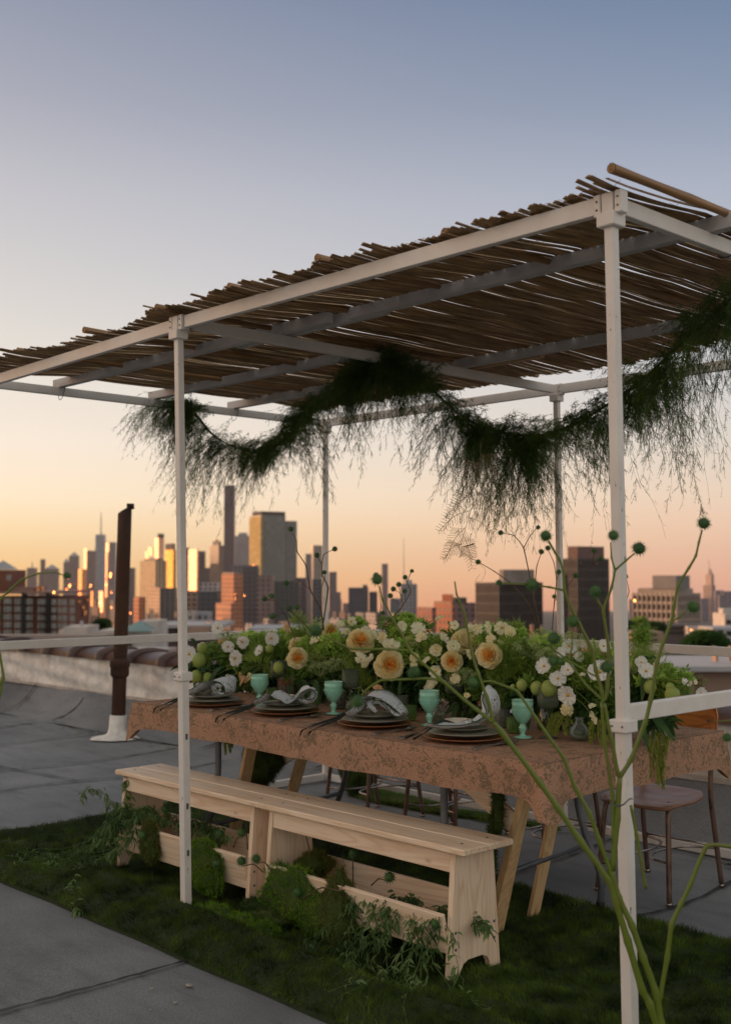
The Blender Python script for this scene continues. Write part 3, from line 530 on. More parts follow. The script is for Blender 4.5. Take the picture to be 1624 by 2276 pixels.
def bench(label, x0, z0=.016):
    L = 1.085; b = thing('bench', label, 'bench', (x0+L/2, .36, z0), group='pale pine benches on the turf')
    for yc, w in ((.292, .122), (.421, .128)):
        mb = MB(); mb.box((x0+L/2, yc+.015, z0+.424), (L, w, .022), ch=.004)
        o = mb.build('seat_plank', pine_x, b)
        for xx in (x0+.07, x0+L-.07): mb2 = MB(); mb2.lathe([(0, 0), (.0055, 0), (.0055, .0012), (0, .0014)], (xx, yc+.02, z0+.4348), 10); mb2.build('screw', dark_metal, o)
    for xx in (x0+.045, x0+L-.075): mb = MB(); side_panel(mb, xx, .022, .37, z0); mb.build('side_panel', pine_z, b)
    for yc in (.283, .452):
        mb = MB(); mb.box((x0+L/2-.015, yc, z0+.376), (L-.145, .02, .066), ch=.002); mb.build('apron', pine_x, b)
    A0 = x0+.058; A1 = x0+L-.088
    for s, ya, yb in ((-1, .268, .238), (1, .470, .505)):
        mb = MB(); M = Matrix.Rotation(-s*.22, 3, 'X'); mb.box(((A0+A1)/2, (ya+yb)/2, z0+.145), (A1-A0, .018, .135), M, .002); mb.build('trough_board', pine_x, b)
    mb = MB(); mb.box(((A0+A1)/2, .37, z0+.088), (A1-A0, .19, .016)); mb.build('trough_base', pine_x, b)
    mb = MB()
    for sx in (x0+.045-.0115, x0+L-.075+.0115):
        for yy, zz in ((.272, .15), (.272, .095), (.468, .15), (.468, .095)): mb.box((sx, yy, z0+zz), (.003, .008, .008))
    mb.build('screw', dark_metal, b)
    return b
nb_ = bench('near pale pine bench whose open end faces the camera, leafy vines trailing from its trough', -1.845); nb_.location.y -= .010; nb_.location.z += .003
bench('far pale pine bench behind the left post, leafy vines spilling off its far end', -2.94)
# ------------------------------------------------------------------ moss
def moss(label, c, rad, n, m, flat=False, L=(.008, .022), group=None, lumps=None, seed=1):
    r = np.random.default_rng(seed); c = Vector(c); root = thing('moss_clump', label, 'moss', c, group=group); lumps = lumps or [((0, 0, 0), 1)]
    vs = []; Vt = []
    for (off, sc) in lumps:
        u = unit(r.normal(size=(int(n*sc/len(lumps)*1.4)+40, 3))); ph = r.random(3)*9
        def rr(u): return 1+.16*np.sin(u[:, 0]*5+ph[0])*np.cos(u[:, 2]*6+ph[1])+.10*np.sin(u[:, 1]*11+ph[2]+u[:, 0]*7)
        p = u*rr(u)[:, None]*np.array(rad)*sc+np.array(c)+np.array(off)
        if flat: k = p[:, 2] > .004; p = p[k]; u = u[k]
        D = unit(u+r.normal(0, .55, u.shape)+np.array([0, 0, .15])); Vt.append(tufts(p-D*.004, D, r.uniform(L[0], L[1], len(p)), r.uniform(.0018, .0038, len(p)), r))
        mb = MB(); mb.ball((0, 0, 0), 1, 18, 12); q = np.array(mb.v); q = q*rr(unit(q))[:, None]*np.array(rad)*sc*.96+np.array(c)+np.array(off); mb.v = [tuple(t) for t in q]; vs.append((mb.v, mb.f))
    body = MB()
    for v, f in vs: body.add(v, f)
    body.build('moss_body', mossC if m is not mossA else MATS['dark moss'], root, True)
    V, F = cat_(Vt); npmesh('moss_fronds', V, F, m, root)['kind'] = 'stuff'; return root
moss('big bright green moss pad hanging over the left end of the near bench trough', (-1.58, .225, .13), (.155, .055, .105), 9000, mossA, lumps=[((-.05, 0, .01), 1), ((.09, .0, -.03), .75), ((-.12, .03, .03), .7)], seed=2)
moss('olive brown moss pad hanging beside the big green pad on the near bench trough', (-1.36, .215, .105), (.075, .04, .12), 6000, mossB, lumps=[((0, 0, 0), 1), ((.02, .01, -.05), .8), ((-.02, .03, .06), .9)], seed=3)
moss('dark brown moss tuft inside the near bench trough against its left side panel', (-1.66, .37, .225), (.07, .06, .05), 2500, mossB, seed=4)
moss('square bright green moss pad hanging on the right half of the far bench trough', (-2.19, .225, .145), (.115, .045, .085), 7500, mossA, lumps=[((0, 0, .02), 1), ((.04, -.01, -.04), .75), ((-.06, 0, .03), .7)], seed=5)
moss('small olive moss pad on the far bench trough just left of the white post', (-2.60, .225, .17), (.06, .035, .075), 3500, mossB, lumps=[((0, 0, 0), 1), ((-.01, 0, .04), .8)], seed=6)
moss('bright green moss heap on the turf at the foot of the left post', (-1.86, .03, .035), (.11, .085, .055), 8000, mossA, flat=True, lumps=[((0, 0, 0), 1), ((.12, .03, -.005), .8), ((-.05, -.06, -.01), .7), ((.22, .07, -.01), .65)], seed=7)
moss('dark green moss mound on the turf between the two benches', (-1.72, .19, .04), (.11, .07, .05), 5000, mossC, flat=True, lumps=[((0, 0, 0), 1), ((-.1, .02, .01), .8)], seed=8)
moss('dark moss bundle tied inside the far wooden trestle', tuple(PY(580, 1722, .80)), (.085, .06, .085), 8000, mossC, lumps=[((0, 0, .03), 1), ((-.01, 0, -.08), .62), ((.07, .02, .07), .6), ((-.05, 0, .09), .6)], L=(.012, .035), seed=9)
moss('thin dark moss strand running down the near wooden trestle leg', (-.93, .61, .50), (.018, .02, .16), 2500, mossC, lumps=[((0, 0, .05), 1), ((-.03, 0, -.14), .8)], L=(.01, .028), seed=10)
moss('green moss bank along the far ground rail beside the tall moss mound', (-3.05, 2.25, .02), (.36, .10, .035), 5200, mossA, flat=True, lumps=[((0, 0, 0), 1), ((.35, -.03, 0), .6), ((-.3, .05, 0), .7)], seed=12)
moss('tall dark green moss mound wrapped round a stem by the back rail', (-3.42, 2.25, .14), (.11, .10, .16), 4500, mossC, seed=13)
moss('narrow green moss patch on the ground behind the second chair legs', (-2.42, 2.28, .012), (.26, .06, .022), 3400, mossA, flat=True, lumps=[((0, 0, 0), 1), ((.3, .05, 0), .6)], seed=14)
moss('dark moss patch against the back ground rail right of the near chair', (-1.0+.35, 2.32, .012), (.30, .07, .03), 3200, mossC, flat=True, lumps=[((0, 0, 0), 1), ((.3, -.05, 0), .7)], seed=15)
# ------------------------------------------------------------------ spiky pods and vines
def pod(mb, c, r, seed=0, n=64, sq=.95):
    rr = random.Random(seed); mb.ball(c, r*.84, 12, 8, (1, 1, sq*1.08)); c = Vector(c)
    for i in range(n):
        z = 1-2*(i+.5)/n; a = i*2.39996; d = Vector((math.sqrt(1-z*z)*math.cos(a), math.sqrt(1-z*z)*math.sin(a), z)); s = d.orthogonal().normalized(); t = d.cross(s)
        b = c+d*r*.80; w = r*.085; tip = c+d*r*rr.uniform(1.22, 1.52)+Vector((0, 0, -r*.05))
        mb.add([b+s*w, b-s*w*.5+t*w*.87, b-s*w*.5-t*w*.87, tip], [(0, 1, 3), (1, 2, 3), (2, 0, 3)])
def vine_plant(label, strands, loc, seed, nleaf=16, size=(.016, .034), group=None, mats=(None, None), cat='vine', name='trailing_vine'):
    r = np.random.default_rng(seed); rd = random.Random(seed); root = thing(name, label, cat, loc, group=group); mb = MB(); C = []; D = []
    for pts in strands:
        q = bez(pts, 26); q = [p+Vector((rd.gauss(0, .006), rd.gauss(0, .006), rd.gauss(0, .005))) for p in q]
        for p in q: p.z = max(p.z, float(turf_h(np.array(p.x), np.array(p.y)))+.006 if p.y < 1.3 else .01)
        mb.tube(q, [.0013*(1-.5*i/26)+.0003 for i in range(26)], 4)
        for k in range(nleaf):
            i = rd.randint(2, 25); p = q[i]; base = Vector((rd.gauss(0, 1), rd.gauss(0, 1), rd.gauss(-.1, .7))).normalized()
            for s in range(rd.choice((1, 2, 3))): C.append(p+base*.012*s); dd = (base+Vector((rd.gauss(0, .6), rd.gauss(0, .6), rd.gauss(0, .5)))); D.append(dd)
    mb.build('stem', mats[1] or GV, root, True)
    V, F = leaves(np.array(C), np.array(D, float)+np.array([0, 0, -.9]), r.uniform(size[0], size[1]*1.2, len(C)), r.uniform(size[0]*.36, size[1]*.36, len(C)), r=r); npmesh('leaves', V, F, mats[0] or GV, root, True)
    return root
st = []
for k in range(26):
    x = random.uniform(-1.42, -.86); L = random.uniform(.25, .62); o = random.uniform(.0, .09)
    st.append([(x, .33, .17), (x+random.gauss(0, .03), .240, .215), (x+random.gauss(.01, .02), .215-o*.3, .13), (x+random.gauss(.03, .07), .17-o, .03), (x+random.gauss(.08, .12), .15-o-max(0, L-.28), .02)])
for k in range(9): x = random.uniform(-1.3, -.85); st.append([(x, .38, .18), (x+random.gauss(0, .06), .36, .20), (x+random.gauss(0, .12), .32, .19)])
st.append([(-.9, .25, .22), (-.80, .22, .16), (-.74, .20, .05), (-.60, .12, .02), (-.45, .08, .03)])
vine_plant('wilted leafy vine trailing over the right half of the near bench trough onto the turf', st, (-1.1, .2, 0), 5, 26)
st = []
for k in range(24):
    x = random.uniform(-2.86, -2.62); st.append([(x, .36, .22), (x-.06, .24, .26+random.uniform(0, .05)), (x-random.uniform(.05, .2), .13+random.gauss(0, .04), .14), (x-random.uniform(.1, .45), .05-random.uniform(0, .1), .05), (x-random.uniform(.1, .62), -.03-random.uniform(0, .18), .03)])
for k in range(10): x = random.uniform(-2.8, -2.2); st.append([(x, .40, .2), (x+random.gauss(0, .08), .36, .27), (x+random.gauss(0, .15), .33, .25)])
st += [[(-2.85, .3, .22), (-2.95, .2, .34), (-3.02, .15, .36), (-3.06, .13, .30)], [(-2.8, .28, .2), (-2.87, .26, .33), (-2.86, .27, .42)], [(-2.9, .1, .12), (-3.05, -.1, .04), (-3.1, -.26, .03), (-3.22, -.33, .03)], [(-2.8, .0, .06), (-2.6, -.16, .03), (-2.42, -.24, .03), (-2.35, -.26, .03)]]
vine_plant('leafy vine spilling from the far bench trough across the turf to the left', st, (-2.8, .1, 0), 6, 34)
def kink(pts, n):
    b = bez(pts, n); P_ = [Vector(p) for p in pts]; m = len(P_)-1; out = []
    for i in range(n):
        u = i/(n-1)*m; k = min(int(u), m-1); out.append(P_[k].lerp(P_[k+1], u-k).lerp(b[i], .38))
    return out
def pod_thing(label, specs, mats, name='thorny_pod_branch', cat='pod branch', group=None, loc=None):
    """specs: (stems=[(pts, r0, r1)], pods=[(c, r)])"""
    stems, pods = specs; root = thing(name, label, cat, loc or stems[0][0][0], group=group); mb = MB()
    for pts, r0, r1 in stems:
        n = max(8, 6*(len(pts)-1)+1); q = kink(pts, n); mb.tube(q, [(r0+(r1-r0)*i/(n-1))*(1.30 if i % 6 == 0 and 0 < i < n-1 else (1.06 if i % 6 in (1, 5) else 1)) for i in range(n)], 10)
    mb.build('stem', mats[0], root, True)
    for i, (c, r) in enumerate(pods): mb = MB(); pod(mb, c, r, i); mb.build('spiky_pod', mats[1], root)
    return root
V3 = Vector
def bp_(x, y, z): return V3((x, y, z))
pod_thing('thorny pod twig standing up from the left end of the near bench trough', ([([bp_(-1.63, .33, .2), bp_(-1.625, .31, .30), bp_(-1.64, .30, .37)], .0028, .002)], [(bp_(-1.64, .30, .39), .019)]), (stem_b, pod_mat), group='thorny pod twigs in the bench troughs')
for lab, (x, y, z), (dx, dz) in (('thorny pod twig leaning over the green moss of the near bench', (-1.72, .20, .22), (-.06, .02)), ('thorny pod twig leaning left off the near bench end', (-1.78, .21, .20), (-.10, .01)), ('thorny pod twig across the olive moss of the near bench', (-1.32, .2, .22), (-.19, -.06)),
      ('thorny pod twig poking up behind the olive moss pad', (-1.43, .36, .20), (.02, .10)), ('thorny pod twig sticking out over the middle of the near trough', (-1.30, .33, .22), (.10, .04)), ('thorny pod twig lying among the vine leaves of the near bench', (-1.05, .25, .2), (-.06, -.04)), ('thorny pod twig near the right side panel of the near bench', (-.90, .24, .2), (.02, -.02)),
      ('thorny pod twig rising at the left end of the far bench', (-2.72, .33, .22), (-.03, .05)), ('thorny pod twig second from the left end of the far bench', (-2.60, .36, .22), (-.05, .06)), ('thorny pod twig on the small olive moss pad left of the post', (-2.62, .2, .2), (.02, .0)),
      ('thorny pod twig just right of the post on the far bench', (-2.33, .30, .22), (-.03, .09)), ('thorny pod twig above the square moss pad', (-2.22, .30, .22), (.05, .04)), ('thorny pod twig leaning towards the right panel of the far bench', (-2.12, .32, .22), (.07, .06)), ('thorny pod twig tallest by the right end of the far bench', (-2.05, .34, .22), (.01, .13)), ('thorny pod twig lying on the right corner of the square moss pad', (-2.14, .21, .17), (.07, .0))):
    pod_thing(lab, ([([bp_(x, y, z), bp_(x+dx*.5, y-.01, z+dz*.4+.02), bp_(x+dx, y-.02, z+dz)], .0026, .002)], [(bp_(x+dx*1.15, y-.02, z+dz+.016), random.uniform(.017, .021))]), (stem_b, pod_mat), group='thorny pod twigs in the bench troughs')
# ------------------------------------------------------------------ table
TX0, TX1, TY0, TY1, TZ = -2.95, -.51, .345, 1.455, .745
ft = thing('folding_table', 'long folding table with grey steel legs hidden under the lace print cloth', 'table', ((TX0+TX1)/2, (TY0+TY1)/2, 0))
mb = MB(); mb.box(((TX0+TX1)/2, (TY0+TY1)/2, TZ-.025), (TX1-TX0-.03, TY1-TY0-.03, .04), ch=.01); mb.build('tabletop', mat('pale plastic tabletop', (.5, .48, .44), rough=.5), ft)
for xb, sx in ((-.95, 1), (-2.62, -1)):
    mb = MB()
    for yy in (.50, 1.30):
        mb.tube(bez([(xb-.14*sx, yy, .70), (xb-.14*sx, yy, .45), (xb-.10*sx, yy, .30), (xb-.03*sx, yy, .15), (xb-.03*sx, yy, .02)], 20), .0145, 10)
    mb.tube([(xb-.085*sx, .5, .22), (xb-.085*sx, 1.30, .26)], .011, 8); lg = mb.build('leg_frame', dark_metal, ft, True)
    for yy in (.50, 1.30): mb = MB(); mb.lathe([(.014, 0), (.018, .002), (.018, .035), (.015, .04)], (xb-.03*sx, yy, .001), 12); mb.build('rubber_foot', black_rubber, lg, True)
def trestle(label, legs, braces):
    t = thing('wooden_trestle', label, 'trestle', legs[0][1])
    for a, b, w, d in legs: mb = MB(); mb.bar(a, b, w, d, (0, 1, 0), .002); mb.build('leg', lumber_z, t)
    for a, b, w, d in braces: mb = MB(); mb.bar(a, b, w, d, (0, 1, 0), .002); mb.build('brace', pine_x, t)
trestle('near trestle of raw lumber under the right end of the table, doubled front leg',
        [((-.835, .70, .715), (-1.075, .765, .0), .019, .060), ((-.80, .665, .715), (-1.05, .70, .0), .030, .052), ((-.925, 1.03, .715), (-1.105, 1.02, .0), .019, .060)], [((-.90, .66, .46), (-1.34, .66, .70), .075, .018), ((-.85, .62, .66), (-.95, 1.08, .66), .06, .018)])
trestle('far trestle of raw lumber under the left end of the table, with a plank brace',
        [((-2.40, .66, .715), (-2.66, .70, .0), .020, .062), ((-2.36, .98, .715), (-2.66, .98, .0), .020, .062)], [((-2.55, .86, .46), (-2.10, .86, .68), .085, .018), ((-2.45, .62, .66), (-2.42, 1.02, .66), .06, .018)])
# tablecloth
def cloth():
    V = []; F = []; per = []; rc = .012
    def corner(cx, cy, a0):
        for k in range(5): a = a0+math.pi/2*k/4; per.append((cx+rc*math.cos(a), cy+rc*math.sin(a), math.cos(a), math.sin(a), 1))
    def edge(x0, y0, x1, y1, nx, ny):
        n = int(math.hypot(x1-x0, y1-y0)/.02)
        for k in range(1, n): u = k/n; e = min(u, 1-u)*math.hypot(x1-x0, y1-y0); per.append((x0+(x1-x0)*u, y0+(y1-y0)*u, nx, ny, math.exp(-(e/.045)**2)))
    X0, X1, Y0, Y1 = TX0-.004, TX1+.004, TY0-.004, TY1+.004
    corner(X1-rc, Y0+rc, -math.pi/2); edge(X1, Y0+rc, X1, Y1-rc, 1, 0); corner(X1-rc, Y1-rc, 0); edge(X1-rc, Y1, X0+rc, Y1, 0, 1); corner(X0+rc, Y1-rc, math.pi/2); edge(X0, Y1-rc, X0, Y0+rc, -1, 0); corner(X0+rc, Y0+rc, math.pi); edge(X0+rc, Y0, X1-rc, Y0, 0, -1)
    n = len(per); rows = [(0, 0), (.25, .004), (.8, .0)]; K = 12
    for i, (x, y, nx, ny, c) in enumerate(per):
        s = i*.02; drop = .118+.010*math.sin(s*2.1)+.004*math.sin(s*13)+.062*c
        for k in range(K+1):
            u = k/K; amp = .015*u*(1+.5*c); wv = amp*(math.sin(s*7+math.sin(s*2.3)*2)*(.5+.5*math.sin(s*1.1))+.35*math.sin(s*19+math.sin(s*3)*2))+.020*c*u
            dz = drop*u if k else 0; V.append((x+nx*(wv+.006*min(1, u*4)), y+ny*(wv+.006*min(1, u*4)), .7535-dz-(.002 if k else 0)+(.0 if k else 0)))
    for i in range(n):
        for k in range(K): a = i*(K+1)+k; b = ((i+1) % n)*(K+1)+k; F.append((a, a+1, b+1, b))
    mb = MB(); mb.add(V, F)
    nx_, ny_ = 120, 56; vs = []
    for i in range(nx_+1):
        for j in range(ny_+1): x = TX0+(TX1-TX0)*i/nx_; y = TY0+(TY1-TY0)*j/ny_; vs.append((x, y, .7535+.0012*math.sin(x*9+y*4)*math.sin(y*11)*min(1, min(i, nx_-i, j, ny_-j)/3)))
    mb.add(vs, [(i*(ny_+1)+j, (i+1)*(ny_+1)+j, (i+1)*(ny_+1)+j+1, i*(ny_+1)+j+1) for i in range(nx_) for j in range(ny_)])
    return mb.build('tablecloth', lace_mat, None, True)
tag(cloth(), 'dusty pink and olive lace print cloth draped over the long table', 'tablecloth')
# ------------------------------------------------------------------ chairs
def chair(label, cx, cyy, rz):
    root = thing('school_chair', label, 'chair', (0, 0, 0), group='old plywood school chairs on the far side of the table')
    V = []; F = []; nx, ny = 18, 18; w, d = .19, .185
    for top in (0, 1):
        for i in range(nx+1):
            for j in range(ny+1):
                a = -1+2*i/nx; b = -1+2*j/ny; k = 1/max(1e-6, (abs(a)**4+abs(b)**4)**.25)*max(abs(a), abs(b)); x = a*k*w*(1-.10*(b > 0)*b); y = b*k*d
                z = .405+.010*(1-abs(a)**2)*-1*(1-b*b)-.020*max(0, -b-.55)**1.4*2+.014*max(0, b)**2+(0 if top else -.011); V.append((x, y, z))
    m1 = (nx+1)*(ny+1)
    for i in range(nx):
        for j in range(ny):
            q = (i*(ny+1)+j, (i+1)*(ny+1)+j, (i+1)*(ny+1)+j+1, i*(ny+1)+j+1); F.append(tuple(m1+t for t in q)); F.append(q[::-1])
    bd = [(i, 0) for i in range(nx)]+[(nx, j) for j in range(ny)]+[(nx-i, ny) for i in range(nx)]+[(0, ny-j) for j in range(ny)]
    for k in range(len(bd)):
        a = bd[k][0]*(ny+1)+bd[k][1]; bb = bd[(k+1) % len(bd)]; b = bb[0]*(ny+1)+bb[1]; F.append((a, b, m1+b, m1+a))
    mb = MB(); mb.add(V, F); seat = mb.build('seat', seat_ply, root, True)
    mb = MB()
    for a, b in ((-.12, .12), (.12, .12), (-.12, -.08), (.12, -.08)): mb.lathe([(0, 0), (.006, 0), (.006, .002), (0, .003)], (a, b, .402), 8)
    mb.build('screw', dark_metal, seat)
    # backrest: curved ply
    V = []; F = []; n = 20; hz = [(-.10, .80), (-.085, .96), (-.03, 1), (.04, 1), (.085, .94), (.10, .82)]
    for t in (0, .011):
        for i in range(n+1):
            u = -1+2*i/n
            for z, wf in hz: x = u*.205*wf; V.append((x, .185+.035*(1-u*u)+t+(z*.12), .715+z-.012*u*u*(1 if z > 0 else -1)))
    m = len(hz); o2 = (n+1)*m
    for i in range(n):
        for j in range(m-1): q = (i*m+j, (i+1)*m+j, (i+1)*m+j+1, i*m+j+1); F.append(q); F.append(tuple(o2+t for t in q[::-1]))
        for j in (0, m-1): F.append((i*m+j, (i+1)*m+j, o2+(i+1)*m+j, o2+i*m+j))
    for i in (0, n):
        for j in range(m-1): F.append((i*m+j, i*m+j+1, o2+i*m+j+1, o2+i*m+j))
    mb = MB(); mb.add(V, F); bk = mb.build('backrest', back_ply, root, True)
    mb = MB()
    for a in (-.165, .165): mb.lathe([(0, 0), (.007, 0), (.005, .004), (0, .005)], (a, .186, .72), 10, M=Matrix.Rotation(math.pi/2, 3, 'X'))
    mb.build('rivet', dark_metal, bk)
    for s in (-1, 1):
        mb = MB(); mb.tube(bez([(s*.13, .05, .388), (s*.135, -.09, .387), (s*.15, -.135, .365), (s*.158, -.15, .25), (s*.172, -.175, .012)], 22), .0115, 10); l1 = mb.build('leg', chair_metal, root, True)
        mb = MB(); mb.tube(bez([(s*.182, .245, .012), (s*.175, .205, .25), (s*.170, .185, .41), (s*.168, .205, .62), (s*.166, .225, .80)], 22), .0115, 10); l2 = mb.build('leg', chair_metal, root, True)
        for l, p in ((l1, (s*.172, -.175, .0)), (l2, (s*.182, .245, .0))):
            mb = MB(); mb.lathe([(.0125, .001), (.014, .003), (.0135, .014), (.012, .016)], p, 12); mb.build('foot_cap', chrome, l, True)
    mb = MB(); z = .17
    mb.tube(bez([(-.160, -.16, z), (-.06, -.125, z), (-.02, 0, z), (-.06, .16, z), (-.178, .225, z)], 26), .0055, 8); mb.tube(bez([(.160, -.16, z), (.06, -.125, z), (.02, 0, z), (.06, .16, z), (.178, .225, z)], 26), .0055, 8)
    mb.tube([(-.17, .215, z+.012), (.17, .215, z+.012)], .0055, 8); mb.build('stretcher', chrome, root, True)
    root.matrix_basis = Matrix.Translation((cx, cyy, 0)) @ Matrix.Rotation(rz, 4, 'Z'); return root
ch0 = chair('school chair nearest the camera, its plywood seat and amber back fully in view', -1.0, 1.725, .03)
for lab, x, y, rz in (('second school chair from the camera, only its legs showing under the cloth', -1.61, 1.72, -.05), ('third school chair from the camera, legs behind the near bench plank', -2.28, 1.83, .06), ('farthest school chair, legs visible beside the mossy ground rail', -2.90, 1.84, 0)):
    c = copy_tree(ch0); c['label'] = lab; c.matrix_basis = Matrix.Translation((x, y, 0)) @ Matrix.Rotation(rz, 4, 'Z')
# ------------------------------------------------------------------ things on the table
TT = .756
def lathe_obj(name, prof, m, loc, label, cat, n=32, fn=None, group=None, parts=()):
    t = thing(name, label, cat, loc, group=group); mb = MB(); mb.lathe(prof, loc, n, fn); mb.build('bowl' if name in ('goblet', 'wine_glass') else 'body', m, t, True); return t
def goblet(label, loc):
    t = thing('goblet', label, 'goblet', loc, group='jade milk glass goblets'); L = Vector(loc)
    fl = lambda a, z: 1+(.022*abs(math.sin(a*9)) if .055 < z < .088 else 0)
    mb = MB(); mb.lathe([(.008, .050), (.018, .056), (.028, .070), (.0355, .086), (.0385, .100), (.0385, .114), (.0395, .116), (.0395, .126), (.038, .128), (.0395, .1375), (.0412, .139), (.0395, .1385), (.036, .128), (.036, .100), (.030, .075), (0, .060)], L, 54, fl)
    mb.build('bowl', jade, t, True)
    mb = MB(); mb.lathe([(.0325, 0), (.034, .0015), (.032, .004), (.018, .007), (.010, .010), (.008, .016), (.0115, .024), (.0145, .034), (.0145, .038), (.010, .044), (.0105, .052), (0, .054)], L, 36, lambda a, z: 1+.03*math.cos(8*a)*(z > .014)); mb.build('stem', jade, t, True)
    mb = MB()
    for k in range(40): a = 2*math.pi*k/40; s = .004*abs(math.sin(a*4)); rz = .0345+.0030*(1-s/.004); mb.ball(L+Vector((rz*math.cos(a)*1.03, rz*math.sin(a)*1.03, .0865-s+.004)), .0016, 6, 4)
    for m in range(8):
        a0 = 2*math.pi*m/8; 
        for k in range(12): b = 2*math.pi*k/12; a = a0+.011*math.cos(b)/.0385; z = .1015+.010*math.sin(b); mb.ball(L+Vector((.0392*math.cos(a), .0392*math.sin(a), z)), .0013, 5, 4)
        mb.ball(L+Vector((.0388*math.cos(a0), .0388*math.sin(a0), .1015)), .0035, 8, 5)
    for k in range(44): a = 2*math.pi*k/44; mb.ball(L+Vector((.0398*math.cos(a), .0398*math.sin(a), .1275)), .0013, 5, 4)
    mb.build('beading', jade, t, True)
def wineglass(label, loc, col=None):
    t = thing('wine_glass', label, 'wine glass', loc, group='smoky green square wine glasses'); L = Vector(loc); m = col or green_glass
    def sq(a, z): c, s = abs(math.cos(a+.6)), abs(math.sin(a+.6)); return min(1.35, 1/((c**5+s**5)**.2))*(1+.012*math.cos(24*a)) if z > .115 else 1
    mb = MB(); mb.lathe([(0, .106), (.010, .1065), (.030, .110), (.0345, .117), (.0350, .13), (.0352, .187), (.0337, .187), (.0335, .13), (.0325, .119), (.028, .1125), (0, .110)], L, 64, sq); mb.build('bowl', m, t, True)
    mb = MB(); mb.lathe([(.034, .0008), (.036, .002), (.030, .0035), (.010, .006), (.0040, .012), (.0036, .06), (.0042, .100), (.008, .1055), (0, .1058)], L, 28); mb.build('stem', smoke_glass if col is None else m, t, True)
gx = [(-2.431, .699), (-1.939, .717), (-1.389, .737), (-.917, .738)]
for (x, y), w in zip(gx, ('leftmost jade green embossed goblet, by the plate nearest the left post', 'second jade green goblet from the left, left of a smoky wine glass', 'third jade green goblet from the left, above the spoon between two rolled napkins', 'jade green goblet farthest right, in front of a wicker candle holder')): goblet(w, (x, y, TT))
for (x, y), w in zip([(-2.534, .892), (-1.912, .792), (-1.434, .933), (-.845, .796)], ('smoky green square wine glass behind the leftmost jade goblet', 'smoky green square wine glass just right of the second jade goblet', 'smoky green square wine glass in front of the dark green vase', 'smoky green square wine glass farthest right, below the big white cosmos')): wineglass(w, (x, y, TT))
for (x, y), w in zip([(-1.75, 1.28), (-1.20, 1.26), (-2.2, 1.27)], ('clear footed glass on the far side of the table, seen between two vases', 'clear footed glass on the far side of the table behind the flowers, right', 'clear footed glass on the far side of the table behind the flowers, left')): wineglass(w, (x, y, TT), clear_glass)
def votive(label, loc, r=.024, h=.062, m=None, cut=False, cat='votive glass'):
    t = thing('votive_glass' if not cut else 'cut_glass_tumbler', label, cat, loc); L = Vector(loc); fn = (lambda a, z: 1+.035*math.cos(16*a)) if not cut else (lambda a, z: 1+.02*math.cos(10*a+z*260)+.02*math.cos(10*a-z*260))
    mb = MB(); mb.lathe([(0, .001), (r*.85, .001), (r*.9, .004), (r, h*.3), (r*1.06, h), (r*.98, h), (r*.9, h*.3), (r*.8, .010), (0, .008)], L, 80, fn); mb.build('cup', m or votive_glass, t, True); return t
for x, y, w in ((-2.512, .831, 'ribbed lime green votive glass beside the leftmost goblet stem'), (-1.549, .793, 'ribbed lime green votive glass left of the third goblet'), (-1.018, .806, 'ribbed lime green votive glass left of the rightmost goblet'), (-2.30, .93, 'ribbed green votive glass half hidden behind the second napkin')): votive(w, (x, y, TT))
for x, y, w in ((-1.735, .93, 'smoked cut glass tumbler with a diamond pattern left of the third goblet'), (-1.15, .90, 'smoked cut glass tumbler behind the tall napkin fold'), (-2.06, .86, 'smoked cut glass tumbler left of the second goblet'), (-2.10, 1.16, 'clear cut glass tumbler in front of the vase with the big apricot peony')): votive(w, (x, y, TT), .029, .078, smoke_glass, True, 'tumbler')
def budvase(label, loc, k=1.0):
    t = thing('bud_vase', label, 'bud vase', loc); mb = MB(); pr = [(0, .001), (.016, .001), (.026, .008), (.031, .022), (.027, .037), (.014, .048), (.011, .058), (.014, .066), (.0125, .066), (.0095, .058), (.0125, .049), (.025, .037), (.029, .022), (.024, .010), (0, .006)]
    mb.lathe([(a*k, b*k) for a, b in pr], loc, 30); mb.build('body', clear_glass, t, True); mb = MB(); mb.lathe([(0, .008*k), (.022*k, .011*k), (.0275*k, .022*k), (.0265*k, .027*k), (0, .027*k)], loc, 24); mb.build('water', votive_glass, t, True)
budvase('small round clear bud vase of water right of the third goblet stem', (-1.459, .865, TT)); budvase('round clear bud vase holding sprigs near the right post', (-.731, .832, TT), 1.25); budvase('small round bud vase just left of the second wine glass stem', (-1.945, .83, TT), .9)
def wick(label, loc, r=.036, h=.085):
    t = thing('wicker_holder', label, 'candle holder', loc); L = Vector(loc); mb = MB()
    for k in range(14): a = 2*math.pi*k/14; p = Vector((math.cos(a), math.sin(a), 0)); mb.tube([L+p*r+Vector((0, 0, .002)), L+p*r*1.02+Vector((0, 0, h))], .0021, 6)
    for z in (.006, .012, h*.72, h*.78, h*.84, h*.90, h*.96, h): 
        pts = [L+Vector((math.cos(a)*(r+.0035*math.cos(7*a+z*900)), math.sin(a)*(r+.0035*math.cos(7*a+z*900)), z)) for a in np.linspace(0, 2*math.pi, 60)]; mb.tube(pts, .0019, 5)
    mb.build('wicker_sleeve', wicker, t, True)
    mb = MB(); mb.lathe([(0, .003), (r*.85, .003), (r*.86, h+.012), (r*.82, h+.012), (r*.80, .008), (0, .007)], L, 32); mb.build('glass_insert', clear_glass, t, True)
wick('copper wicker candle holder behind the leftmost wine glass', (-2.63, 1.02, TT)); wick('copper wicker candle holder behind the third goblet', (-1.90, 1.17, TT)); wick('copper wicker candle holder behind the rightmost goblet', (-1.36, 1.13, TT), .042, .088); wick('copper wicker candle holder between the second goblet and the centre vase', (-2.42, 1.05, TT))
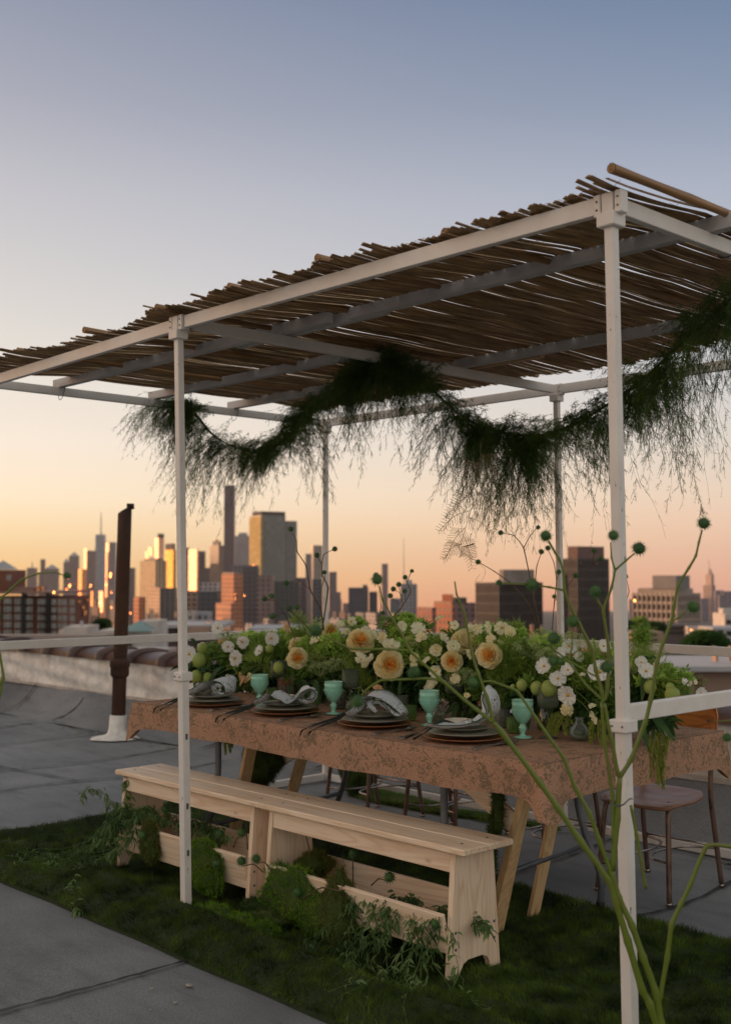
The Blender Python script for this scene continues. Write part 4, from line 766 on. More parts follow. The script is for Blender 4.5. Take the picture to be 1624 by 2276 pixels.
for i, (x, y, r, h, w) in enumerate(((-2.013, 1.13, .047, .145, 'dark green cylindrical vase under the big apricot peony'), (-1.453, 1.03, .050, .150, 'dark green cylindrical vase in the middle right of the table'), (-2.62, 1.12, .045, .13, 'dark green vase under the left flower mass'), (-.98, .98, .048, .12, 'dark green vase under the right flower mass'), (-2.36, .98, .045, .135, 'dark vase buried in eucalyptus behind the second place setting'))):
    t = thing('vase', w, 'vase', (x, y, TT)); mb = MB(); mb.lathe([(0, .001), (r*.96, .001), (r, .006), (r, h), (r*.93, h), (r*.93, .01), (0, .01)], (x, y, TT), 36); mb.build('body', dark_vase, t, True)
def dish(t, name, m, loc, r, z, h, rim=.004, fn=None, n=48):
    mb = MB(); mb.lathe([(0, z), (r*.62, z), (r*.78, z+h*.35), (r*.97, z+h*.9), (r, z+h), (r*.975, z+h+rim*.4), (r*.90, z+h*.85), (r*.7, z+h*.4+.002), (r*.55, z+.004), (0, z+.004)], loc, n, fn); return mb.build(name, m, t, True)
def napkin(label, loc, rz, var):
    root = thing('napkin', label, 'napkin', (0, 0, 0)); V = []; F = []
    shapes = [[(-.085, .004), (-.055, .012), (-.02, .03), (.01, .055), (.05, .066), (.08, .05), (.082, .022), (.06, .008), (.03, .014), (.015, .03), (.03, .044), (.05, .040)],
              [(-.09, .006), (-.06, .02), (-.035, .04), (-.01, .028), (.015, .010), (.04, .02), (.06, .045), (.085, .055), (.10, .04), (.095, .018), (.07, .01), (.05, .018)],
              [(-.075, .004), (-.05, .02), (-.04, .05), (-.01, .068), (.03, .062), (.07, .035), (.088, .01), (.06, .006), (.03, .026), (0, .045), (-.02, .035), (-.005, .018)],
              [(-.10, .012), (-.06, .008), (-.02, .012), (.03, .022), (.07, .05), (.075, .09), (.06, .115), (.045, .09), (.05, .05), (.035, .03), (.02, .02), (.0, .018)]]
    cur = bez([(a, 0, b) for a, b in shapes[var]], 40); K = 8
    for i, p in enumerate(cur):
        u = i/39; wd = (.030+.075*math.sin(math.pi*min(1, u*1.25+.1))**.8)*(1-.25*u)
        for k in range(K+1): v = -.5+k/K; V.append((p.x+.012*math.sin(v*5+u*4)-abs(v)*.03*(u < .3), v*wd*1.5-.012+.02*math.sin(u*5), p.z+.007*math.sin(v*9+u*7)+.010*(v*v)))
    for i in range(39):
        for k in range(K): F.append((i*(K+1)+k, (i+1)*(K+1)+k, (i+1)*(K+1)+k+1, i*(K+1)+k+1))
    mb = MB(); mb.add(V, F); o = mb.build('cloth', napkin_mat, root, True); sm = o.modifiers.new('thick', 'SOLIDIFY'); sm.thickness = .0016
    mb = MB()
    for k in (0, K): mb.tube([V[i*(K+1)+k] for i in range(0, 40)], .0019, 5)
    mb.tube([V[k] for k in range(K+1)], .0019, 5); mb.build('border', napkin_edge, root, True)
    root.matrix_basis = Matrix.Translation(loc) @ Matrix.Rotation(rz, 4, 'Z') @ Matrix.Diagonal((1.22, 1.2, 1.22, 1)); return root
def ribbon(label, pts_list):
    mb = MB()
    for pts in pts_list:
        q = bez(pts, 24); vs = []; fs = []
        for i, p in enumerate(q):
            t = (q[min(i+1, 23)]-q[max(i-1, 0)]).normalized(); s = t.cross(Vector((.3, .2, 1))).normalized()*.0046; s = s*math.cos(i*.22)+t.cross(s)*math.sin(i*.22); vs += [p-s, p+s]
            if i: fs.append((2*i-2, 2*i, 2*i+1, 2*i-1))
        mb.add(vs, fs)
    o = tag(mb.build('ribbon', ribbon_mat, None, True), label, 'ribbon'); s = o.modifiers.new('thick', 'SOLIDIFY'); s.thickness = .0012
def cutlery(kind, label, p0, ang, L=.19):
    t = thing(kind, label, kind, (0, 0, 0)); mb = MB(); z = .003
    def flat(ws, zs, y0=0):
        n = len(ws); vs = []
        for i, w in enumerate(ws): x = L*i/(n-1); vs += [(x, y0-w, zs[i]), (x, y0+w, zs[i]), (x, y0+w*.8, zs[i]+.0022), (x, y0-w*.8, zs[i]+.0022)]
        fs = [(i*4+a, i*4+(a+1) % 4, i*4+4+(a+1) % 4, i*4+4+a) for i in range(n-1) for a in range(4)]+[(3, 2, 1, 0), ((n-1)*4, (n-1)*4+1, (n-1)*4+2, (n-1)*4+3)]; mb.add(vs, fs)
    if kind == 'spoon':
        flat([.0055, .005, .0035, .0028, .0026, .0026, .0026, .003], [.001, .002, .004, .006, .008, .010, .008, .005]); V = []; F = []
        for i in range(9):
            for k in range(9): u = -1+2*i/8; v = -1+2*k/8; m = max(abs(u), abs(v)); q = m/max(1e-6, math.hypot(u, v)); a, b = u*q, v*q; V.append((L+.024+a*.027, b*.0185*(1-.12*a), .004+.010*(a*a+b*b)*.8))
        F = [(i*9+k, (i+1)*9+k, (i+1)*9+k+1, i*9+k+1) for i in range(8) for k in range(8)]; mb.add(V, F)
    elif kind == 'fork':
        flat([.0055, .005, .0035, .0028, .0028, .0035, .009, .011], [.001, .002, .004, .007, .009, .008, .005, .004])
        for y in (-.0085, -.0028, .0028, .0085): mb.bar((L-.002, y, .005), (L+.042, y*.9, .009), .0024, .0018)
    else:
        flat([.006, .006, .005, .0045, .008, .010, .010, .0075, .002], [.001, .002, .004, .005, .004, .003, .003, .003, .003])
    o = mb.build('body', steel, t, True)
    if kind == 'spoon': s = o.modifiers.new('thick', 'SOLIDIFY'); s.thickness = .0014
    t.matrix_basis = Matrix.Translation(p0) @ Matrix.Rotation(ang, 4, 'Z'); return t
PN = ('leftmost', 'second', 'third', 'rightmost')
for i, (x, y) in enumerate([(-2.574, .535), (-2.094, .575), (-1.534, .575), (-1.033, .545)]):
    w = PN[i]; L0 = (x, y, TT)
    t = thing('charger_plate', f'round wooden charger under the {w} front place setting', 'charger plate', L0); dish(t, 'body', charger_mat, L0, .150, .001, .014)
    t = thing('dinner_plate', f'sage green stoneware dinner plate of the {w} front place setting', 'plate', L0); dish(t, 'body', plate_mat, (x, y+.002, TT), .132, .0165, .013); mb = MB(); mb.lathe([(.1295, .0298), (.1325, .0300), (.1325, .0312), (.1295, .0312)], (x, y+.002, TT), 48); mb.build('rim', rim_mat, t, True)
    t = thing('salad_plate', f'small sage green plate stacked on the {w} front dinner plate', 'plate', L0); dish(t, 'body', plate_mat, (x-.012, y+.006, TT), .098, .0325, .013); mb = MB(); mb.lathe([(.0955, .0458), (.0985, .046), (.0985, .0472), (.0955, .0472)], (x-.012, y+.006, TT), 48); mb.build('rim', rim_mat, t, True)
    bx, by = ((-.07, -.0), (-.05, .04), (-.065, .0), (-.03, .0))[i]
    t = thing('petal_bowl', f'small cream petal shaped bowl on the {w} front place setting', 'bowl', L0); mb = MB(); mb.lathe([(0, 0), (.022, 0), (.034, .010), (.044, .026), (.047, .032), (.0445, .032), (.036, .014), (.02, .005), (0, .005)], (x+bx, y+by, TT+.0385), 72, lambda a, z: 1+.10*abs(math.cos(a*3.5))*min(1, z/.02)); mb.build('body', bowl_mat, t, True)
    napkin(f'leaf print cloth napkin folded in a loop on the {w} front place setting', (x+(.035, .04, .045, .05)[i], y-.025, TT+.047), (-.15+YAW*0+.65, .75, .60, .55)[i], (0, 1, 2, 3)[i])
    k = Vector((x-.005, y-.04, TT+.062)); zt = TT+.004
    ribbon(f'dark green velvet ribbon tied round the {w} front napkin, tails over the table edge', [[k, k+Vector((-.05, -.03, .006)), k+Vector((-.10, -.075, -.03)), Vector((x-.13, .37, zt+.006)), Vector((x-.150, .327, zt-.012)), Vector((x-.160, .322, zt-.035))][:(6 if i < 3 else 4)], [k, k+Vector((-.03, -.045, .008)), k+Vector((-.06, -.10, -.03)), Vector((x-.085, .365, zt+.006)), Vector((x-.10, .327, zt-.012)), Vector((x-.112, .322, zt-.030))][:(6 if i < 3 else 4)]])
    cutlery('fork', f'steel fork lying left of the {w} front plates', (x-.19, .385, TT), math.pi/2-.10, .15); cutlery('fork', f'second steel fork nearest the {w} front plates, on their left', (x-.165, .38, TT), math.pi/2-.14, .15)
    cutlery('knife', f'steel knife lying right of the {w} front plates', (x+.165, .40, TT), math.pi/2-.03, .20); cutlery('spoon', f'steel spoon resting right of the {w} front plates', (x+.190, .385, TT), math.pi/2-.04, .17)
for i, x in enumerate((-2.55, -2.0, -1.42, -.95)):
    w = ('leftmost', 'second', 'third', 'rightmost')[i]; L0 = (x, 1.30, TT); t = thing('dinner_plate', f'sage dinner plate of the {w} place setting on the far side of the table', 'plate', L0); dish(t, 'body', plate_mat, L0, .132, .001, .013)
    napkin(f'leaf print napkin on the {w} far side place setting, glimpsed behind the vases', (x, 1.29, TT+.016), 2.4, (i+1) % 4)
# ------------------------------------------------------------------ flowers
def frame(nv): nv = Vector(nv).normalized(); a = nv.orthogonal().normalized(); return a, nv.cross(a), nv
def petal(mb, c, nv, ang, L, Wd, lift, curl, r, ru=.0, n=5, m=4, notch=0):
    a, b, z = frame(nv); d = a*math.cos(ang)+b*math.sin(ang); s = z.cross(d); vs = []
    for i in range(n+1):
        u = i/n; w = Wd*(math.sin(math.pi*min(1, u*.62+.10))**.9)*((1-(u*.985)**(5 if notch == 0 else 12))**.5)
        for k in range(m+1):
            v = -1+2*k/m; e = (ru*math.sin(v*6+ang*3)*u*L*.2)-(notch*L*.10*(math.cos(v*7)*.5+.5) if i == n else 0)
            rr = (math.sin(u*1.35)/math.sin(1.35)); p = Vector(c)+d*(L*rr*math.cos(lift)+e)+z*(L*(u*math.sin(lift)+curl*u*u)+(v*v)*w*.25)+s*(w*v*.5); vs.append(p)
    fs = [(i*(m+1)+k, (i+1)*(m+1)+k, (i+1)*(m+1)+k+1, i*(m+1)+k+1) for i in range(n) for k in range(m)]; mb.add(vs, fs)
def peony(root, c, nv, r, seed=0, heart=True):
    rd = random.Random(seed); mb = MB(); z = Vector(nv).normalized()
    for ly, (cnt, L, lift, w) in enumerate(((7, 1.0, .10, 1.15), (7, .98, .32, 1.15), (7, .90, .58, 1.0), (8, .74, .80, .8), (8, .55, .98, .6))):
        if ly == 3: h = mb.build('outer_petals', cream, root, True); mb = MB()
        for k in range(cnt): petal(mb, Vector(c)-z*r*(.22-.03*ly), nv, 2*math.pi*(k+.5*ly)/cnt+rd.gauss(0, .12), r*L*rd.uniform(.92, 1.06), r*w*rd.uniform(.9, 1.15), lift+rd.gauss(0, .08), .22 if ly else .05, r, .25, 7, 6)
    mb.build('inner_petals', innerp if heart else cream, h, True)
    if heart:
        mb = MB()
        for k in range(46): q = rd.random()*6.28; petal(mb, Vector(c)+z*r*.16, nv, q, r*rd.uniform(.34, .62), r*.16, rd.uniform(.35, 1.35), .1, r, .8, 3, 2)
        mb.build('stamens', apricot, h, True)
def cosmos(root, c, nv, r, m=None, seed=0, n=8, eye=True):
    rd = random.Random(seed); mb = MB()
    for k in range(n): petal(mb, c, nv, 2*math.pi*k/n+rd.gauss(0, .07), r*rd.uniform(.9, 1.08), r*.80, rd.uniform(.08, .35), -.02, r, .35, 5, 6, notch=1.6)
    h = mb.build('flower_head', m or whitep, root, True)
    if eye: mb = MB(); mb.ball(Vector(c)+Vector(nv).normalized()*r*.06, r*.19, 10, 6, (1, 1, .7)); mb.build('disc', yellow, h, True)
def ballflower(root, c, r, m, seed=0):
    rd = random.Random(seed); mb = MB()
    for k in range(60): z = 1-2*(k+.5)/60; a = k*2.4; nv = Vector((math.sqrt(1-z*z)*math.cos(a), math.sqrt(1-z*z)*math.sin(a), z)); petal(mb, Vector(c)+nv*r*.55, nv, rd.random()*6, r*.42, r*.4, .9, .1, r, 1.2, 2, 2)
    mb.ball(c, r*.7, 10, 8); mb.build('flower_head', m, root, True)
def balloonf(root, c, r, seed=0):
    rd = random.Random(seed); mb = MB(); mb.ball(c, r, 20, 14, (1, 1, 1.12)); c = Vector(c)
    mb.v = [tuple(c+(Vector(p)-c)*(1+.03*math.sin(p[0]*300)*math.sin(p[2]*260))) for p in mb.v]
    for k in range(70): z = 1-2*(k+.5)/70; a = k*2.4; d = Vector((math.sqrt(1-z*z)*math.cos(a), math.sqrt(1-z*z)*math.sin(a), z)); p = c+Vector((d.x, d.y, d.z*1.12))*r; s = d.orthogonal()*.0005; mb.add([p+s, p-s, p+d*r*.16], [(0, 1, 2)])
    mb.build('balloon_fruit', balloon, root, True)
def blob_pts(n, c, rad, r, shell=.35):
    u = unit(r.normal(size=(n, 3))); q = (1-shell*r.random(n)**.7*2.2).clip(.05, 1); return np.array(c)+u*q[:, None]*np.array(rad), u
def clear_zone(C, r):
    z = C[:, 2]-TT; return (z > .012) & ~((C[:, 1] < .93) & (z < .175)) & ~((C[:, 1] < 1.02) & (z < .10) & (r.random(len(C)) < .75))
def scatter(blobs, r, m=7):
    out = []
    for c, rad, k in blobs:
        for j in range(m): f = r.uniform(.28, .58); u = r.normal(0, .50, 3).clip(-1, 1)*np.array(rad); out.append((tuple(np.array(c)+u), tuple(np.array(rad)*f), k/m*1.2))
    return out
def foliage(root, name, m, blobs, per, L, Wd, seed, droop=.3, up=.4, fold=.25):
    r = np.random.default_rng(seed); C = []; D = []; blobs = scatter(blobs, r)
    for c, rad, k in blobs:
        n = int(per*k); p, u = blob_pts(n, c, rad, r); C.append(p); D.append(u*.8+r.normal(0, .5, (n, 3))+np.array([0, 0, up]))
    C = np.concatenate(C); D = np.concatenate(D); k = clear_zone(C, r); C, D = C[k], D[k]; V, F = leaves(C, D, r.uniform(L[0], L[1], len(C)), r.uniform(Wd[0], Wd[1], len(C)), fold, r, droop); return npmesh(name, V, F, m, root)
def feather(root, name, m, blobs, per, L, seed, up=.5):
    r = np.random.default_rng(seed); Vs = []; blobs = scatter(blobs, r)
    for c, rad, k in blobs:
        n = int(per*k); p, u = blob_pts(n, c, rad, r, .3); d = unit(u*.7+r.normal(0, .4, (n, 3))+np.array([0, 0, up]))
        for j in range(9):
            t = r.uniform(0, 1, n)[:, None]*L; dd = unit(d+r.normal(0, .7, (n, 3))); q = p+d*t; ok = clear_zone(q, r); Vs.append(tufts(q[ok], dd[ok], r.uniform(.012, .026, ok.sum()), .0024, r))
        ok = clear_zone(p, r); Vs.append(tufts(p[ok], d[ok], L, .0026, r))
    V, F = cat_(Vs); return npmesh(name, V, F, m, root)
def umbel(root, c, R, seed, m=None, n=26):
    r = np.random.default_rng(seed); rd = random.Random(seed); mb = MB(); c = Vector(c); b = c-Vector((0, 0, R*.9)); T = []; D = []
    for k in range(n):
        z = .35+.65*rd.random(); a = rd.random()*6.28; s = math.sqrt(1-z*z); q = b+Vector((s*math.cos(a)*R*1.15, s*math.sin(a)*R*1.15, z*R*1.1)); mb.tube([b, q], .0006, 3, False)
        for j in range(34): v = Vector((rd.gauss(0, 1), rd.gauss(0, 1), rd.gauss(.4, .7))).normalized(); T.append(q+v*R*.20*rd.random()**.4); D.append(v)
    V1 = np.array(mb.v); F1 = []
    for f in mb.f: F1 += [(f[0], f[1], f[2]), (f[0], f[2], f[3])] if len(f) == 4 else [f]
    V2, F2 = tufts(np.array(T), np.array(D, float), r.uniform(.003, .006, len(T)), .0038, r); V, F = cat_([(V1, np.array(F1)), (V2, F2)]); npmesh('umbel', V, F, m or GU, root)
def amaranth(root, starts, seed, Ls):
    rd = random.Random(seed); r = np.random.default_rng(seed); C = []; D = []
    for s, L in zip(starts, Ls):
        n = 60; p = Vector(s); sx = rd.uniform(-.02, .02); sy_ = rd.uniform(-.02, .02)
        for i in range(n):
            u = i/n; q = p+Vector((sx*u+.003*math.sin(u*9), sy_*u, -L*u+.03*math.sin(min(1, u*4)*math.pi)*(.3)))
            for j in range(14): v = Vector((rd.gauss(0, 1), rd.gauss(0, 1), rd.gauss(0, .6))).normalized(); C.append(q+v*.0052*(1-.35*u)); D.append(v+Vector((0, 0, -.5)))
    V, F = tufts(np.array(C), np.array(D, float), r.uniform(.003, .0065, len(C)), .0036, r); npmesh('amaranth_tassel', V, F, amar, root)
CAMV = CAM
def facing(p, jit=.35, up=.25, seed=0): rd = random.Random(seed); d = (CAMV-Vector(p)).normalized(); return d+Vector((rd.gauss(0, jit), rd.gauss(0, jit), up+rd.gauss(0, jit*.5)))
def Y(px): return .93
def blob(px, py, yy, rpx, rpy, k=1, ry=None):
    yy += .07
    p = PY(px, py, yy); s = (p-CAM).dot(FW)/FPX; return (tuple(p), (rpx*s, (ry or min(.11, rpx*s)), rpy*s), k)
def stems_to(root, base, tips, m=stem_g, r=.0014):
    mb = MB()
    for p in tips: p = Vector(p); b = Vector(base)+Vector((random.gauss(0, .02), random.gauss(0, .02), 0)); mid = b.lerp(p, .55)+Vector((0, 0, .05)); mb.tube(bez([b, mid, p], 10), r, 4, False)
    if mb.v: mb.build('flower_stems', m, root, True)
arr = []
def arrangement(label, base, spec):
    root = thing('flower_arrangement', label, 'flower arrangement', base); sd = len(arr)*17+3; tips = []
    for i, (x, y, yy, rp) in enumerate(spec.get('peony', [])):
        p = PY(x, y, yy-.05); s = (p-CAM).dot(FW)/FPX; peony(root, p, facing(p, .34, .16, sd+i), rp*s*(1.02 if rp > 28 else .86), sd+i); tips.append(p)
    for i, (x, y, yy, rp) in enumerate(spec.get('creampeony', [])):
        p = PY(x, y, yy); s = (p-CAM).dot(FW)/FPX; peony(root, p, facing(p, .3, .9, sd+i+50), rp*s*1.06, sd+i, False); tips.append(p)
    for i, (x, y, yy, rp, *o) in enumerate(spec.get('cosmos', [])):
        p = PY(x, y, yy-.04); s = (p-CAM).dot(FW)/FPX; cosmos(root, p, facing(p, .45, .12, sd+i+7), rp*s*1.02, seed=i); tips.append(p)
    for i, (x, y, yy, rp, c) in enumerate(spec.get('small', [])):
        p = PY(x, y, yy-.05); s = (p-CAM).dot(FW)/FPX; cosmos(root, p, facing(p, .7, .25, sd+i+9), rp*s*1.08, {'p': pale, 'w': whitep, 'o': peach, 'c': cream}[c], i, 5 if i % 3 else 7, eye=(i % 2 == 0)); tips.append(p)
        if i % 2 == 0: cosmos(root, Vector(p)+Vector((.006, .004, .002)), facing(p, .5, .3, sd+i+19), rp*s*.75, {'p': pale, 'w': whitep, 'o': peach, 'c': cream}[c], i+5, 5, eye=False)
    for i, (x, y, yy, rp) in enumerate(spec.get('balloon', [])):
        p = PY(x, y, yy-.05); s = (p-CAM).dot(FW)/FPX; balloonf(root, p, rp*s, i); tips.append(p)
    for i, (x, y, yy, rp, c) in enumerate(spec.get('ball', [])):
        p = PY(x, y, yy); s = (p-CAM).dot(FW)/FPX; ballflower(root, p, rp*s, {'o': peach, 'c': cream}[c], i); tips.append(p)
    for i, (x, y, yy, rp) in enumerate(spec.get('umbel', [])):
        p = PY(x, y, yy); s = (p-CAM).dot(FW)/FPX; umbel(root, p, rp*s, sd+i); tips.append(p)
    stems_to(root, (base[0], base[1], TT+.1), tips)
    rs = np.random.default_rng(sd+77); C = []; D = []; mb = MB()
    for c, rad, k in spec['mid']*5+spec.get('feather', [])*2:
        c = np.array(c); u = unit(rs.normal(size=(1, 3)))[0]; u[2] = abs(u[2])*.9+.15; tip = c+u*np.array(rad)*rs.uniform(1.0, 1.35)+np.array([0, 0, .012]); q = bez([tuple(c-np.array([0, 0, .06])), tuple(c+u*np.array(rad)*.5), tuple(tip)], 12); mb.tube(q, .0009, 4, False)
        for p in q[4:]:
            for _ in range(3): C.append(tuple(p)); D.append(tuple(rs.normal(size=3)*.8+np.array([0, 0, .35])))
    mb.build('sprig_stems', stem_g, root, True); V, F = leaves(np.array(C), np.array(D), rs.uniform(.010, .026, len(C)), rs.uniform(.005, .011, len(C)), .25, rs, .1); npmesh('sprig_leaves', V, F, G3 if len(arr) % 2 else G1, root)
    for j, (nm, m, per, L, Wd, dr, up) in enumerate((('broad', G2, 620, (.03, .08), (.014, .032), .35, .2), ('mid', G1, 820, (.018, .045), (.007, .016), .2, .5), ('lime', G3, 800, (.014, .032), (.010, .020), .1, .6))):
        if nm in spec: foliage(root, nm+'_foliage', m, spec[nm], per, L, Wd, sd+j*5, dr, up)
    if 'feather' in spec: feather(root, 'feather_foliage', G4, spec['feather'], 300, .045, sd+31)
    arr.append(root); return root
B = blob
arrangement('leftmost flower mass of white cosmos and lime balloon fruits behind the left post', (-2.75, 1.10, TT), dict(
  cosmos=[(421, 1454, .85, 20), (449, 1436, .95, 10), (485, 1396, 1.05, 17), (521, 1463, .80, 19), (538, 1427, .95, 16), (507, 1438, .95, 14), (603, 1419, 1.0, 17), (577, 1447, .9, 14), (492, 1447, 1.1, 11)],
  small=[(541, 1514, .75, 12, 'o'), (532, 1502, .8, 9, 'o'), (553, 1503, .8, 9, 'p'), (507, 1507, .75, 8, 'p')], balloon=[(443, 1468, .85, 15), (451, 1443, .95, 13), (436, 1504, .8, 13), (463, 1508, .85, 12), (599, 1442, .95, 9), (619, 1484, .85, 12)],
  broad=[B(470, 1490, .95, 55, 30, 1), B(540, 1480, 1.0, 60, 35, 1.2), B(600, 1500, .95, 45, 40, 1.2), B(450, 1525, .85, 30, 14, .4), B(430, 1480, .9, 22, 30, .5)], mid=[B(500, 1460, .95, 70, 35, 1), B(560, 1440, 1.0, 60, 25, .8), B(610, 1450, 1.0, 45, 35, 1), B(540, 1510, .85, 40, 25, .6)],
  feather=[B(600, 1445, .95, 45, 32, 1.2), B(550, 1500, .85, 40, 30, .8), B(590, 1485, .88, 40, 30, 1), B(530, 1425, 1.0, 60, 22, .5)], lime=[B(600, 1420, 1.0, 30, 14, .35), B(560, 1420, 1, 30, 12, .2), B(650, 1412, 1.0, 10, 10, .15)]))
arrangement('centre left flower mass with a large apricot peony at its right', (-2.05, 1.06, TT), dict(
  peony=[(661, 1463, .85, 27), (733, 1405, 1.0, 23), (801, 1428, .90, 29), (864, 1478, .80, 33)], creampeony=[(660, 1436, .95, 18), (913, 1433, 1.0, 20), (745, 1440, 1.1, 15)],
  small=[(756, 1390, 1.05, 11, 'p'), (700, 1424, .92, 13, 'c'), (848, 1416, .92, 13, 'c'), (892, 1392, 1.02, 12, 'p'), (935, 1416, .95, 15, 'c'), (948, 1470, .85, 12, 'p'), (636, 1394, 1.05, 10, 'o'), (641, 1404, 1.05, 9, 'o'), (812, 1401, 1.0, 12, 'p'), (828, 1413, .95, 13, 'p'), (800, 1466, .80, 18, 'p'), (821, 1472, .78, 20, 'p'), (869, 1437, .9, 21, 'p'), (929, 1398, 1.0, 16, 'p'), (780, 1382, 1.05, 12, 'p'), (976, 1376, 1.0, 11, 'c'), (838, 1533, .75, 14, 'o'), (843, 1545, .75, 12, 'c'), (919, 1461, .85, 11, 'c'), (920, 1478, .85, 9, 'c'), (771, 1405, 1.0, 9, 'p'), (742, 1517, .8, 6, 'o')],
  umbel=[(700, 1462, .88, 30), (712, 1480, .86, 26), (688, 1395, 1.0, 22), (748, 1470, .86, 24)], ball=[],
  mid=[B(720, 1450, .98, 75, 50, 1.6), B(800, 1450, 1.0, 65, 50, 1.2), B(880, 1420, 1.05, 60, 35, .9), B(700, 1500, .95, 65, 35, 1)], feather=[B(720, 1500, .92, 60, 45, 1.5), B(790, 1500, .92, 50, 45, 1.2), B(690, 1410, 1.0, 30, 32, .9), B(880, 1412, 1.05, 60, 25, .8), B(930, 1450, 1.0, 40, 35, .9), B(740, 1440, .9, 60, 25, .8)],
  lime=[B(720, 1440, .9, 60, 30, 1.0), B(790, 1385, 1.05, 22, 16, .35), B(940, 1440, .95, 35, 30, .8), B(905, 1400, 1.0, 25, 24, .5), B(905, 1450, .9, 20, 20, .5)], broad=[B(690, 1520, .9, 40, 40, .9), B(760, 1530, .9, 50, 35, .7), B(900, 1490, 1.0, 60, 50, 1), B(830, 1480, 1.05, 90, 50, 1), B(930, 1530, 1.0, 30, 20, .3)]))
arrangement('centre right flower mass with two open peonies over the dark vase', (-1.45, 1.04, TT), dict(
  peony=[(1004, 1470, .84, 28), (1088, 1457, .86, 29)], creampeony=[(1035, 1430, 1.0, 32)],
  small=[(968, 1444, .9, 14, 'c'), (1060, 1398, 1.0, 13, 'c'), (1010, 1390, 1.02, 11, 'p'), (1132, 1404, 1.0, 14, 'c'), (1090, 1420, .92, 12, 'c'), (984, 1420, .95, 15, 'p'), (1006, 1437, .9, 16, 'p'), (1087, 1394, 1.0, 15, 'p'), (1114, 1395, 1.0, 17, 'p'), (1041, 1454, .85, 12, 'p'), (1010, 1508, .8, 12, 'c'), (1044, 1398, 1.0, 12, 'p'), (968, 1492, .82, 16, 'p'), (1122, 1412, .95, 9, 'c'), (1109, 1430, .92, 9, 'c'), (961, 1525, .95, 22, 'p'), (1036, 1546, .8, 7, 'c')],
  umbel=[(1030, 1492, .82, 24), (1020, 1510, .82, 18)], mid=[B(1040, 1440, 1.02, 85, 45, 1.6), B(1130, 1440, 1.0, 55, 40, 1.2), B(1010, 1510, .98, 60, 45, 1.1), B(1100, 1500, .98, 70, 45, 1.3)],
  feather=[B(1110, 1420, .95, 50, 30, 1), B(1140, 1490, .88, 55, 50, 2.0), B(960, 1450, .98, 40, 40, 1), B(1090, 1520, .9, 60, 40, 1.2), B(1040, 1520, .9, 40, 30, .7)], lime=[B(1140, 1430, .92, 30, 28, .8), B(1100, 1415, .98, 45, 20, .6), B(1060, 1415, 1.0, 40, 14, .3)], broad=[B(1060, 1510, 1.0, 90, 55, 1.4), B(980, 1500, 1.0, 50, 40, .7)]))
arrangement('right flower mass with green lace umbels, balloon fruits and big white cosmos', (-.98, 1.0, TT), dict(
  cosmos=[(1209, 1481, .82, 20), (1239, 1508, .80, 19), (1261, 1489, .82, 17), (1262, 1545, .74, 25), (1332, 1494, .80, 27), (1264, 1437, .95, 18), (1340, 1436, .90, 17), (1288, 1460, .95, 12)],
  small=[(1292, 1500, .85, 6, 'p'), (1321, 1594, .78, 16, 'p'), (1315, 1570, .80, 8, 'p'), (1245, 1450, .9, 12, 'w')], ball=[(1259, 1577, .74, 16, 'c')],
  balloon=[(1159, 1523, .85, 12), (1192, 1529, .83, 14), (1219, 1530, .82, 17), (1139, 1527, .85, 6)], umbel=[(1185, 1425, .92, 44), (1270, 1415, .95, 32), (1225, 1450, .88, 38), (1165, 1440, .95, 26), (1205, 1405, 1.0, 26)],
  mid=[B(1190, 1500, .95, 60, 50, 1.3), B(1260, 1520, .92, 70, 60, 1.8), B(1300, 1580, .88, 60, 45, 1.3), B(1340, 1540, .9, 50, 60, 1.2), B(1150, 1560, .9, 35, 30, .5)], feather=[B(1190, 1470, .92, 70, 55, 2.4), B(1290, 1540, .85, 55, 60, 1.6), B(1260, 1600, .82, 55, 30, 1.2), B(1330, 1470, .95, 45, 40, .6)],
  broad=[B(1270, 1560, .92, 80, 60, 1.6), B(1180, 1545, .92, 50, 30, .6), B(1330, 1600, .85, 40, 25, .5)], lime=[B(1230, 1440, .92, 50, 30, .5), B(1280, 1620, .80, 50, 14, .3)]))
a5 = arrangement('flower mass right of the near post, one long lime sprig reaching right', (-.66, 1.0, TT), dict(
  cosmos=[(1424, 1472, .9, 14), (1434, 1492, .86, 20), (1557, 1541, .95, 14)], small=[(1517, 1515, .9, 8, 'w'), (1546, 1516, .9, 6, 'p'), (1530, 1519, .9, 7, 'p')], balloon=[(1493, 1545, .90, 17), (1488, 1528, .92, 10), (1404, 1478, .95, 14), (1444, 1527, .9, 14)], umbel=[(1406, 1480, .9, 22)],
  mid=[B(1420, 1520, .92, 45, 50, 1.2), B(1480, 1545, .92, 40, 25, .7), B(1400, 1580, .9, 35, 40, .7)], feather=[B(1430, 1500, .9, 60, 45, .9), B(1490, 1515, .9, 45, 20, .4), B(1426, 1430, .95, 14, 30, .35)], broad=[B(1420, 1560, .92, 45, 40, 1), B(1450, 1600, .86, 35, 20, .7)], lime=[B(1426, 1420, .95, 9, 14, .25), B(1500, 1510, .9, 40, 8, .2), B(1470, 1520, .9, 50, 30, .4), B(1380, 1500, .9, 20, 40, .3)]))
def longleaf(root, leaves_): 
    mb = MB()
    for a, b, w in leaves_:
        a, b = Vector(a), Vector(b); mid = a.lerp(b, .45)+Vector((0, 0, .03)); q = bez([a, mid, b], 9); s = (b-a).cross(Vector((.2, -.5, 1))).normalized(); vs = []
        for i, p in enumerate(q): ww = w*math.sin(math.pi*min(1, (i/8)*.93+.05))**.8; vs += [p-s*ww, p+Vector((0, 0, -.004)), p+s*ww]
        mb.add(vs, [(i*3+j, i*3+3+j, i*3+4+j, i*3+1+j) for i in range(8) for j in range(2)])
    mb.build('long_leaves', G2, root, True)
